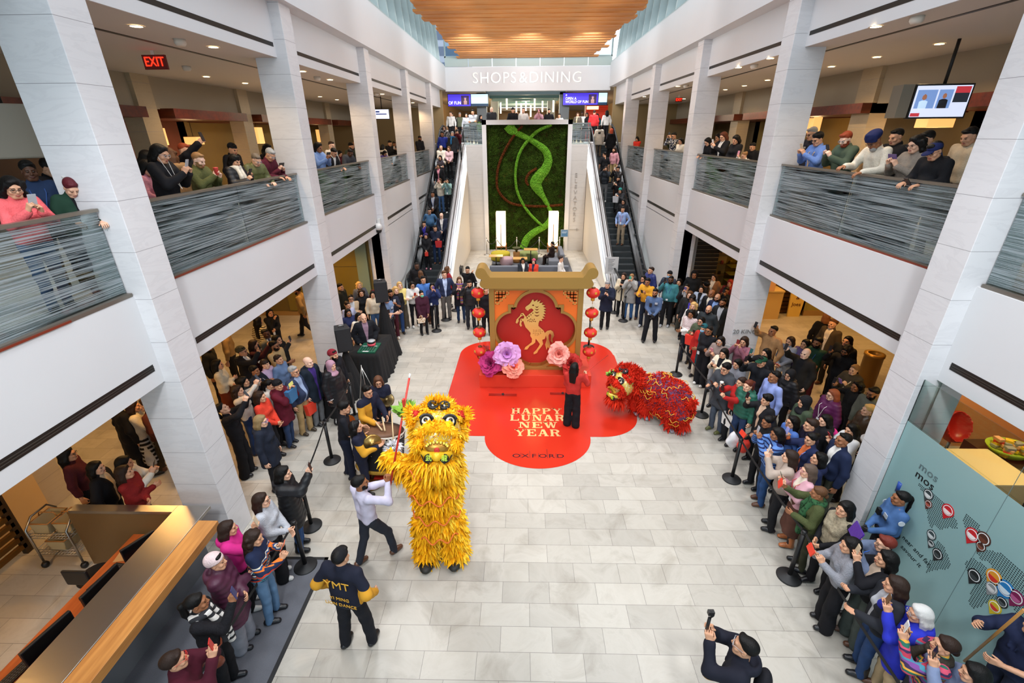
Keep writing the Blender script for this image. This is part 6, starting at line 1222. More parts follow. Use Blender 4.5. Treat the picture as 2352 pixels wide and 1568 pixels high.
    for ex in extras:
        kx, _, vx_ = ex.partition(':')
        if kx == 'glasses':
            b = MB()
            for x in (-.032, .032): b.tube([(x+.025*cos(t), .101-.006*abs(cos(t)), .001+.02*sin(t)) for t in [2*pi*i/10 for i in range(11)]], .0026 if near else .0036, 5, False)
            b.tube([(-.008, .104, .004), (.008, .104, .004)], .0025, 4); b.tube([(.057, .095, .006), (.08, .0, .008)], .0022, 4); b.tube([(-.057, .095, .006), (-.08, .0, .008)], .0022, 4); mbadd('glasses', b, mat('frame_'+(vx_ or 'bk'), vx_ or 'bk', .3), HT)
        elif kx == 'mask':
            s = SD(); s.ell((0, .055, -.06), (.063, .062, .048), 0); s.plane((0, 1, .0), .045); V, F = s.mesh(hv*1.3); add('face_mask', (HT(V), F), fabric(vx_ or '7fb4d8'))
        elif kx == 'headphones':
            b = MB(); b.tube([(.095*sin(t), -.03, .03+.1*cos(t)) for t in [-1.7+3.4*i/12 for i in range(13)]], .011, 6); b.lathe([(.0, -.02), (.03, -.015), (.03, .015), (0, .02)], (.095, -.03, -.01), 10).lathe([(.0, -.02), (.03, -.015), (.03, .015), (0, .02)], (-.095, -.03, -.01), 10); mbadd('headphones', b, M_BLACK, HT)
        elif kx == 'hairclip': b = MB().obox((0, -.12, .07), (.045, .02, .02), rx=.5); mbadd('hair_clip', b, fabric(vx_ or 'wh'), HT)
        elif kx in ('lanyard', 'badge'):
            b = MB(); zz = 1.0 if kx == 'lanyard' else .97
            if kx == 'lanyard':
                for x in (-1, 1): b.tube([U((x*.075, -.02, 1.45)), U((x*.07, fr(1.3)-.015, 1.32)), U((0, fr(1.1)+.012, 1.06))], .006, 4)
            b.cur = 1; p = U((0 if kx == 'lanyard' else .1, fr(1.)+.012, zz)); b.obox(p, (.032, .003, .045)); mbadd('lanyard' if kx == 'lanyard' else 'badge', b, [mat('strap_'+(vx_ or '3a5a9a'), vx_ or '3a5a9a', .6), mat('card', 'e4e6ea', .4)])
        elif kx == 'scarf':
            cc, _, pp = vx_.partition('/'); s = SD(); s.chain([U((.09*cos(t), -.005+.085*sin(t), 1.44+.02*sin(t))) for t in [2*pi*i/9 for i in range(10)]], [.043]*10, .02); s.chain([U((.04, .09, 1.42)), U((.06, fr(1.25), 1.28)), U((.065, fr(1.0)+.02, .98 if 'longscarf' in extras else 1.12))], [.04, .045, .045], .02)
            if 'longscarf' in extras: s.chain([U((-.05, .09, 1.40)), U((-.06, fr(1.2), 1.2)), U((-.06, fr(1.0)+.02, .80))], [.045, .05, .05], .02)
            add('scarf', s.mesh(max(vx*.9, .014)), fabric(cc, pp or 'knit', {'plaid': 'ch', 'dots': '1d3a24'}.get(pp)))
        elif kx == 'backpack': s = SD(); s.ell(U((0, -.20-e, 1.2)), (.13, .08, .19), 0); s.ell(U((0, -.26-e, 1.12)), (.1, .05, .09), .03); add('backpack', s.mesh(vx), fabric(vx_ or 'bk'))
        elif kx == 'strap':
            b = MB(); b.tube([U((-.11, -.0, 1.455)), U((-.05, fr(1.3), 1.28)), U((.13, fr(1.)*.9, .99)), U((.19, 0, .90))], .011, 5); mbadd('bag_strap', b, fabric(vx_ or 'bk', 'leather'))
        elif kx == 'sidebag': s = SD(); s.ell((.24, .03, .86), (.05, .13, .11), 0); add('shoulder_bag', s.mesh(vx), fabric(vx_ or 'bk', 'leather'))
        elif kx == 'patch':
            b = MB()
            for x in (-1, 1):
                p = (shR if x > 0 else shL)*.72+(elR if x > 0 else elL)*.28; q = p+np.array((x*(.054+e*.8), .01, 0)); b.cur = 0; b.lathe([(.042, -.004), (.042, .004)], (0, 0, 0), 14); k0 = len(b.v)-28
                for i in range(k0, len(b.v)): vv = b.v[i]; b.v[i] = (q[0]+vv[2], q[1]+vv[0], q[2]+vv[1])
            p = U((-.075, fr(1.3)-.004, 1.30)); b.cur = 1; b.obox(p, (.04, .006, .03)); b.cur = 2; b.obox(p+np.array((0, .003, -.05)), (.045, .006, .012)); p = U((.08, fr(1.25), 1.24)); b.cur = 3; b.obox(p, (.035, .022, .05)); mbadd('uniform_patches', b, [mat('patch_ring', 'c9d2da', .6), mat('patch_flag', 'a8b0bc', .6), mat('patch_name', '20242c', .6), M_BLACK])
        elif kx == 'duty':
            b = MB(); b.tube([(.17*bw*cos(t)*(1), .125*sin(t)*bw, .985) for t in [2*pi*i/16 for i in range(17)]], .022, 6, False); b.obox((.19, .02, .93), (.025, .05, .07)); b.obox((-.19, .03, .94), (.025, .04, .05)); b.obox((.10, -.12, .95), (.05, .03, .05)); mbadd('duty_belt', b, fabric('bk', 'leather'))
        elif kx == 'text':
            for q in vx_.split('/'):
                tx, sz, zz, colr, back = q.split(','); t = text_obj('lettering', tx.replace('_', ' '), float(sz)*sc, mat('print_'+colr, colr, .6), .002, o, tuple(U((0, -(.125+e) if back == 'b' else fr(1.2)+.008, float(zz)))*sc), (pi/2+(lean if back != 'b' else -lean)*-1, 0, 0 if back == 'b' else pi))
        elif kx == 'earbuds':
            b = MB(); p = HT(np.array(((.08, .0, -.02), (-.08, .0, -.02)))); b.tube([p[0], U((.04, fr(1.3), 1.25)), U((.05, fr(1.1)+.1, 1.1))], .004, 4); b.tube([p[1], U((-.03, fr(1.3), 1.25)), U((.05, fr(1.1)+.1, 1.1))], .004, 4); mbadd('earphones', b, fabric('wh'))
    # --- things in the hands stay objects of their own
    M = Matrix.Translation(Vector(pos)) @ Matrix.Rotation(rz, 4, 'Z')
    who = ' held by the '+label
    for ex in extras:
        kx, _, vx_ = ex.partition(':')
        if kx == 'ph':
            two = pose in 'pqQgkl'; q = ((holds[0][0]+holds[1][0])/2+np.array((0, .0, .05))) if two else holds[0][0]+np.array((0, .015, .05)); q = q*sc
            colr, _, nm = vx_.partition('/'); f = tag(link('phone', phone_mesh(PAL.get(colr, colr) if colr else '1c1c20')), (nm or 'dark')+' phone'+who, 'phone', 'phones held up by the crowd')
            land = 'land' in extras; toh = hc*sc-q; el_ = atan2(toh[2], -toh[1]); f.matrix_world = M @ Matrix.Translation(Vector(q)) @ Matrix.Rotation(-el_*.8, 4, 'X') @ (Matrix.Rotation(pi/2, 4, 'Y') if land else Matrix.Identity(4)); f.scale = (.98, 1, .98)
        elif kx in ('cup', 'pouch', 'tote', 'handbag', 'box', 'tablet'):
            colr, _, nm = vx_.partition('/'); q = holds[0][0]*sc; b = MB()
            if kx == 'cup': b.lathe([(.028, -.06), (.038, .045), (.04, .05), (.036, .06), (.0, .062)], n=12)
            elif kx == 'pouch': b.obox((0, .03, .03), (.085, .008, .045), rx=.4)
            elif kx == 'tablet': b.obox((0, .02, .06), (.12, .008, .09), rx=.3)
            elif kx == 'box': b.box((-.07, -.04, -.2), (.07, .04, -.02)); b.tube([(-.03, 0, -.02), (-.02, 0, .04), (.02, 0, .04), (.03, 0, -.02)], .006, 5)
            else:
                w, hh = (.15, .34) if kx == 'tote' else (.14, .2); b.prism([(-w*.8, -hh), (w*.8, -hh), (w, -.06), (-w, -.06)], 1, -.05, .05); b.tube([(-.06, 0, -.06), (-.04, 0, .04), (.04, 0, .04), (.06, 0, -.06)], .009, 5)
            t = tag(b.build({'handbag': 'handbag', 'tote': 'tote_bag', 'pouch': 'pouch', 'cup': 'paper_cup', 'box': 'gift_box', 'tablet': 'tablet'}[kx], fabric(colr, 'leather' if kx != 'handbag' else 'dots', 'tn') if kx != 'cup' else mat('cup_'+colr, colr, .5)), nm+who, {'tote': 'bag', 'handbag': 'bag', 'box': 'bag'}.get(kx, kx)); t.matrix_world = M @ Matrix.Translation(Vector(q))
    return o, M, [hh[0]*sc for hh in holds], hc*sc
def fold(R, a):
    p = [R.uniform(0, 6) for _ in range(3)]
    return lambda D, ax: D+a*np.sin(ax[0]*23+p[0])[:, None, None]*np.sin(ax[2]*19+p[1])[None, None, :]*(1+0*D)+a*.8*np.sin((ax[2]*31+p[2]))[None, None, :]*np.cos(ax[1]*27)[None, :, None]
ESC = .57
def locate(lvl, u, v, h):
    k = .93*h
    if lvl == 'g': p = onz(u, v, k); return p[0], p[1], 0., h
    if lvl == 'T':
        p = onz(u, v, 5.72+k); y = p[1]; x = p[0]; lim = 27.8 if -2.6 < x < 3.2 else 29.45
        if y < lim or y > lim+2.2: y = min(max(y, lim), lim+2.2); p = ony(u, v, y)
        return p[0], y, 5.72, min(1.9, max(1.42, (p[2]-5.72)/.93))
    if lvl in 'EF': # on the moving steps
        d = ray(u, v); t = (k-ESC*19.1-CAMH)/(d[2]-ESC*d[1]); p = np.array((0, 0, CAMH))+d*t; i = math.floor((p[1]-19.1)/.351); return p[0], p[1], min(5.72, max(0, ESC*.351*i)), h
    n = int(lvl[1]); x = {1: (-5.5, 6.1), 2: (-6.05, 6.65), 3: (-6.65, 7.25)}[n][0 if lvl[0] == 'L' else 1]; b = 4.395 if lvl[0] == 'L' else 4.525
    p = onx(u, v, x); hh = min(1.93, max(1.2, (p[2]-b)/.93)); return x, p[1], b, hh
def tup(s):
    t = tuple(q if q else None for q in s.split(':'))
    return t[:3]+t[-1:] if len(t) > 4 else t
def crowd(text):
    for ln in text.strip().split('\n'):
        ln = ln.strip()
        if not ln or ln[0] == '#': continue
        a, top, bot, shoe, hr, ex, lab = [q.strip() for q in ln.split('|')]
        a = a.split(); lvl, u, v, h, sex, pose, face, skin = a[0], float(a[1]), float(a[2]), float(a[3]), a[4], a[5], a[6], a[7]
        x, y, z, h = locate(lvl, u, v, h); rs = random.Random(int(u*7+v))
        if face == 'd':
            tx, ty = (-.4, 7.2) if z < 4 and lvl == 'g' else (.2, 8.)
            f = math.degrees(atan2(tx-x, ty-y))+rs.uniform(-10, 10)
        else: f = float(face)
        extras = ex.split() if ex else []
        tilt = rs.uniform(-26, -14) if lvl[0] in 'LR' else rs.uniform(-10, 0) if lvl in 'EFT' else None
        for q in extras:
            if q.startswith('tilt='): tilt = float(q[5:])
        for q in extras:
            if q.startswith('dy='): y += float(q[3:])
            if q.startswith('dx='): x += float(q[3:])
        person((x, y, z+.004), f, h, sex, pose, tup(top), tup(bot), tup(shoe) if shoe else None, tup(hr), skin, extras, lab, sqrt(x*x+y*y+(z+1.5-CAMH)**2), tilt=tilt, group=None)
# lvl u v height sex pose facing skin | top | bottom | shoe | hair | extras | label
crowd('''
L1 24 430 1.66 f p 110 b | sweater:cp | jeans:den | shoe:bk | wavy:hb | ph:lg/grey glasses:bk | woman in coral sweater at the upper left railing
L2 66 393 1.7 f s 130 d | blouse:dn | trousers:bk | shoe:bk | tied:hb | lanyard tilt=-8 | smiling woman in blue blouse behind the coral sweater woman
L1 148 422 1.66 f l 120 a | hoodie:dgn:bk | trousers:nv | shoe:bk | pony:571c24 | hairclip:wh tilt=-24 | woman with dark red ponytail and green hoodie
L3 104 384 1.6 f s 90 b | jacket:bk | trousers:bk | shoe:bk | short:hb | | dark haired person between the red ponytail woman and the column
L2 320 384 1.64 f d 80 a | sweater:pk | trousers:bk | shoe:bk | long:hb | | woman in pink partly hidden behind the nearest left column
L3 333 362 1.66 f s 80 b | coat:bk | trousers:bk | shoe:bk | long:hb | | long black haired woman behind the earphones listener
L1 358 352 1.72 m p 85 b | jacket:bk | trousers:bk | shoe:bk | mid:hb | glasses:lg earbuds ph:lg/white | glasses wearer in black jacket with white earphones
L2 390 358 1.7 f s 330 a | coat:tn | trousers:bg | shoe:br | wavy:hm | | woman in tan coat turning her back on the left gallery
L2 422 346 1.76 m U 95 a | jacket:bk | trousers:bk | shoe:bk | fade:hau | ph:bk/black | ginger man in black jacket, left gallery second row
L1 447 367 1.74 m p 95 e | sweater:ol | trousers:bk | shoe:bk | fade:hl | beard cup:c03a34/red | balding bearded man in olive sweater
L3 530 342 1.74 m s 95 b | jacket:bk | trousers:bk | shoe:bk | short+cap:hb:bk | | man in black cap behind the black puffer woman
L1 532 369 1.62 f g 100 b | puffer:bk | trousers:bk | shoe:bk | fullbangs+bob:hb:hb | scarf:cr longscarf ph:bk/black | black haired woman in black puffer and cream scarf
L1 572 363 1.7 m l 110 a | puffer:ol | trousers:bk | shoe:bk | short:6a5f52 | glasses:lg | grey haired man in olive down jacket leaning on the rail
L1 600 350 1.74 m l 100 b | sweater:mr | trousers:bk | shoe:bk | short:hg | glasses:lg | white haired man in burgundy sweater leaning on the rail
L3 612 342 1.66 f s 100 b | coat:bk | trousers:bk | shoe:bk | bob:hb | | dark haired person behind the burgundy sweater man
L1 628 359 1.62 f p 105 a | sweater:mr | trousers:bk | shoe:bk | mid:hb | glasses:bk ph:bk/black land dy=-.3 | woman in burgundy top filming sideways beside the second column
L1 727 338 1.66 f p 110 c | shirt:lb | trousers:nv | shoe:bk | bob:hb | ph:bk/black land | woman in light blue shirt filming over the second bay
L1 754 347 1.72 m l 110 b | blazer:bk:wh | trousers:bk | shoe:bk | short:hb | glasses:bk | man in black suit leaning over the second bay rail
L2 759 334 1.8 m s 110 e | shirt:wh | trousers:nv | shoe:bk | fade:hd | | tall man in white shirt behind the black suit man
L3 778 352 1.6 f s 110 b | jacket:mr | trousers:bk | shoe:bk | bob:hb | | dark figure in maroon in the second bay back row
L1 793 347 1.72 m l 115 d | coat:dg | trousers:bk | shoe:bk | fade:hb | glasses:bk | older dark skinned man in charcoal coat on the rail
L2 804 336 1.76 m s 115 b | jacket:3a4030:bk | trousers:bk | shoe:bk | short:hb | beard | bearded man in dark green jacket, second bay
L3 813 332 1.76 m s 115 b | shirt:bk | trousers:bk | shoe:bk | bald:hb | glasses:bk | bald man in glasses at the back of the second bay
L1 828 344 1.68 f s 120 b | coat:nv | trousers:bk | shoe:bk | long+hood:hb:nv | lanyard | smiling woman in dark hood by the third left column
L2 878 338 1.68 f s 20 b | coat:cr | trousers:bk | shoe:bk | long:hb | | woman in cream coat seen from behind, third bay
L2 893 329 1.76 m p 120 b | jacket:bk | trousers:bk | shoe:bk | short:hb | cup:wh/white | man in black jacket with a drink, third bay
L3 904 330 1.74 m s 120 c | jacket:bk | trousers:bk | shoe:bk | short:hd | | man half hidden by the fourth left column
L1 878 350 1.58 f l 120 b | jacket:pu | trousers:bk | shoe:bk | bob:hb | glasses:bk | small woman in purple jacket at the third bay rail
L1 963 318 1.74 m f 130 c | jacket:bk | trousers:bk | shoe:bk | short:hb | beard | bearded man in black at the farthest left rail
L1 979 328 1.62 f p 140 b | blouse:wh | trousers:bk | shoe:bk | long:hb | ph:wh/white | woman in white at the farthest left rail
R2 1870 306 1.78 m P 265 a | tee:nv | trousers:bk | shoe:bk | short:hg | glasses:bk ph:bk/black land text:LIVE,.05,1.3,wh,f | grey haired man in navy polo beside the right column
R1 1886 318 1.72 m p 262 b | sweater:6e8ed0 | trousers:bk | shoe:bk | crop:hb | glasses:bk lanyard:d8b060 ph:bg/beige | man in periwinkle blue sweater at the right railing
R1 1951 318 1.76 m p 262 e | hoodie:4a5848 | trousers:bk | shoe:bk | short:hau | glasses:lg beard ph:bk/black | auburn bearded man in green hoodie at the right railing
R3 2006 352 1.6 m h 262 a | sweater:tn | trousers:bk | shoe:bk | short:hr | | seated person covering face behind the turban man
R1 2037 316 1.78 m l 262 c | sweater:cr | trousers:bk | shoe:bk | turban+longbeard:navyt:hg | glasses:bk rw=.16,.46,1.14 | man in royal blue turban and white sweater
R2 2065 313 1.76 m s 262 b | jacket:bk | trousers:bk | shoe:bk | fade:hb | | dark haired man in black behind the turban man
R1 2111 331 1.62 f p 262 a | sweater:st | trousers:bk | shoe:bk | wavy:hb | glasses:bk ph:5a4a7a/purple land | woman in taupe top and glasses at the right railing
R2 2134 320 1.74 m s 262 b | tee:dn | trousers:bk | shoe:bk | short:hb | | man in dark tee behind the taupe top woman
R1 2173 342 1.72 m l 262 b | hoodie:bk | trousers:bk | shoe:bk | short+cap+brim:hb:navyt:navyt | glasses:bk big ph:bk/black | man in navy baseball cap leaning on the right rail
R3 2235 311 1.84 m s 262 b | sweater:bg | trousers:bk | shoe:bk | short:hb | | tall man in beige sweater beside the nearest right column
R1 1637 323 1.66 f l 250 a | sweater:bk | trousers:bk | shoe:bk | mid:hb | glasses:bk | leftmost woman in black of the right second bay
R2 1653 315 1.66 f h 250 b | jacket:dg | trousers:bk | shoe:bk | bob:hb | | woman hidden behind the two women in black
R1 1665 313 1.7 f p 250 a | jacket:bk:wh | trousers:bk | shoe:bk | mid:5a3020 | glasses:bk ph:wh/white | auburn woman in black jacket, right second bay
R1 1693 320 1.68 f f 250 b | blazer:bk | trousers:bk | shoe:bk | bob:hb | | woman in black blazer with a sleek black bob
R1 1712 357 1.3 f q 250 a | sweater:wh | trousers:bk | shoe:bk | bun:hl | ph:pk/pink | short blonde filming just above the right rail
R2 1732 337 1.5 m s 250 b | jacket:bk | trousers:bk | shoe:bk | short:hb | | low man in black beside the second right column
R1 1550 312 1.74 m q 240 b | shirt:nv:wh::dots | trousers:bk | shoe:bk | short:hb | glasses:bk ph:bk/black | man in spotted navy shirt at the third right bay
R1 1565 324 1.6 f s 240 b | blouse:cr | trousers:bk | shoe:bk | bob:hb | | pale figure tight against the right column
R1 1464 319 1.6 f c 215 b | sweater:rr | trousers:bk | shoe:bk | long:hb | | woman in red carrying a toddler
''')
crowd('''
T 1023 265 1.74 m s 185 a | sweater:bk | trousers:bk | shoe:bk | short:hd | dx=.4 | man in black sweater at the head of the left escalator
T 1035 262 1.76 m s 185 a | shirt:wh | trousers:bk | shoe:bk | fade:hd | | man in white shirt at the head of the left escalator
T 1056 264 1.74 m s 190 b | vest:6a705a:wh | trousers:bk | shoe:bk | short:hg | | man in grey green vest on the landing
T 1071 265 1.66 f s 185 b | blouse:lg | trousers:bk | shoe:bk | long:hb | | long haired woman in pale blouse on the landing
T 1086 258 1.78 m c 180 b | sweater:lg | trousers:bk | shoe:bk | short:hb | | man in light grey sweater arms folded on the landing
T 1104 269 1.62 f s 120 b | coat:bk | trousers:bk | shoe:bk | long:hb | | dark haired figure in front of the left landing plant
T 1129 252 1.8 m f 182 e | jacket:ch | trousers:bk | shoe:bk | bald:hb | | bald man in charcoal above the moss wall corner
T 1178 254 1.74 m s 170 b | jacket:bk | trousers:bk | shoe:bk | short+cap:hb:bk | | man in black cap and jacket above the moss wall
T 1187 262 1.68 m s 190 a | jacket:2a5a8a:bk | trousers:bk | shoe:bk | bald:hb | glasses:bk | bald man in blue jacket above the moss wall
T 1202 254 1.78 m s 185 a | shirt:wh | trousers:bk | shoe:bk | fade:hd | | man in white shirt above the middle of the moss wall
T 1214 270 1.5 m f 180 a | jacket:br | trousers:bk | shoe:bk | short:hm | | low man in brown bowed over the moss wall
T 1238 257 1.68 f q 185 b | sweater:d8a8b8 | trousers:bk | shoe:bk | bob:hb | ph:pk/pink | woman in pink photographing above the moss wall
T 1261 256 1.76 m s 185 b | shirt:bk | trousers:bk | shoe:bk | short:hb | beard | bearded man in black above the moss wall
T 1285 266 1.6 m s 200 b | shirt:wh | trousers:bk | shoe:bk | short:hb | | short man in white by the right landing plant
T 1327 264 1.66 f s 185 a | coat:5a5248 | trousers:bk | shoe:bk | wavy:hm | scarf:bg | woman in scarf beside the right landing plant
T 1337 262 1.72 m s 185 d | shirt:wh | trousers:bk | shoe:bk | short:hb | | dark skinned man in white on the right landing
T 1348 264 1.68 f s 190 b | coat:bk | trousers:bk | shoe:bk | long:hb | glasses:bk | woman in black and glasses on the right landing
T 1365 259 1.74 m s 20 a | jacket:rd | trousers:bk | shoe:bk | short:hd | | figure in red jacket at the head of the right escalator
T 1372 266 1.66 f s 0 b | jacket:dt | trousers:bk | shoe:bk | longer:hd | | long haired woman in teal seen from behind, right escalator head
T 1394 259 1.76 m s 350 b | sweater:wh | trousers:bk | shoe:bk | mid:hb | | person in white sweater seen from behind, right escalator head
T 1405 271 1.72 m s 330 b | jacket:bk | trousers:bk | shoe:bk | short:hb | dx=-.4 | man in black seen from behind, right escalator head
E 1020 286 1.68 f s 185 a | coat:bk:wh::dots | trousers:bk | shoe:bk | bob:hd | glasses:bk | woman in black and white patterned coat, top of left escalator
E 1016 303 1.76 m s 185 c | shirt:2a3a9a | trousers:bk | shoe:bk | short:hb | | man in royal blue shirt on the left escalator
E 1051 298 1.66 f q 185 a | jacket:571c24 | trousers:bk | shoe:bk | bob:hb | ph:bk/black | woman in maroon filming near the top of the left escalator
E 1039 304 1.76 m s 185 a | coat:ch | trousers:bk | shoe:bk | short:hg | scarf:2a6a9a | grey haired man in dark coat and blue scarf, left escalator
E 1013 336 1.7 m f 185 a | jacket:cr | trousers:bk | shoe:bk | recede:hg | | old man in cream jacket on the left escalator
E 1031 339 1.66 f f 185 b | sweater:d3b0b4 | slim:bk | shoe:bk | longer:hm | sidebag:bg | woman in pale pink sweater with tiny bag, left escalator
E 1011 358 1.64 f c 185 b | vest:3a3238:wh | trousers:bk | shoe:bk | long:hb | | black haired woman in dark vest, left escalator
E 1007 378 1.68 f s 185 b | jacket:bk:pk::leather | slim:bk | shoe:bk | longer:hd | | woman in black leather jacket over pink, left escalator
E 1010 410 1.66 f q 185 a | cardigan:cr | jeans:den | shoe:bk | long:hm | ph:pk/pink | woman in cream cardigan filming on the left escalator
E 1027 412 1.68 f q 185 b | blouse:7fa09a | slim:bk | shoe:wh:wh | mid:hb | ph:bk/black lanyard | woman in sage blouse and white sneakers, left escalator
E 994 440 1.76 m f 185 c | jacket:bk:lg | trousers:bk | shoe:bk | short:hb | lanyard hood | man in open black jacket with badge, left escalator
E 986 479 1.74 m t 180 b | shirt:3f6488 | trousers:nv | shoe:bk | short:hb | glasses:bk big | man in denim blue shirt on the left escalator
E 1014 488 1.78 m f 185 e | blazer:nv:wh | trousers:nv | shoe:br | bald:hb | glasses:bk | bald man in navy suit on the left escalator
E 974 511 1.7 f h 180 b | jacket:bk:3a35a0 | trousers:bk | shoe:bk | short:hb | | woman with hand at chin over violet top, left escalator
E 999 517 1.74 m c 185 b | jacket:nv | jeans:dn | shoe:br | short:hb | tote:rd/red | man in navy jacket arms folded, low on the left escalator
E 978 532 1.64 f f 180 b | coat:bk | trousers:bk | boot:pk | longer+beanie:hd:3a2a5a | box:rr/red | woman in purple beanie and black coat, lowest on the left escalator
F 1378 285 1.66 f s 0 b | coat:cr | trousers:6a5c4c | shoe:bk | long:hb | | woman in cream coat from behind, top of the right escalator
F 1405 295 1.66 f s 350 b | coat:bk | trousers:bk | shoe:bk | hijab:c8583c | | figure in orange headscarf and black coat, right escalator
F 1390 349 1.76 m s 340 b | tee:bk | trousers:bk | shoe:bk | fade:hb | | man in black tee seen from behind, right escalator
F 1412 337 1.76 m s 230 b | shirt:c08a92 | trousers:kh | shoe:br | mid:hd | beard | long haired bearded man in pink shirt, right escalator
F 1392 379 1.74 m q 200 b | jacket:2a3038 | trousers:gy | shoe:wh:wh | mid:hd | ph:bk/black | long haired man in dark jacket and grey trousers, right escalator
F 1421 381 1.72 m q 225 b | puffer:bk | trousers:br | shoe:bk | short:hb | ph:wh/white | man in black puffer filming on the right escalator
F 1422 405 1.72 m p 215 b | jacket:bk | trousers:bk | shoe:bk | short:hb | beard cup:cr/cream | bearded man in black with a cup, right escalator
F 1426 429 1.64 f p 215 b | coat:2a2c30 | trousers:bk | shoe:bk | long+beanie:hb:2f8a84 | cup:wh/white tote:lg/grey | woman in teal beanie with cup and bag, right escalator
F 1433 458 1.64 f s 210 b | jacket:bk | trousers:bk | shoe:bk | mid:hb | glasses:bk | woman in glasses behind the blue shirt man, right escalator
F 1432 471 1.78 m t 215 b | shirt:8fa8d8 | trousers:9a8a74 | shoe:br | short:hb | lanyard:c04a4a | man in light blue shirt and khakis, right escalator
''')
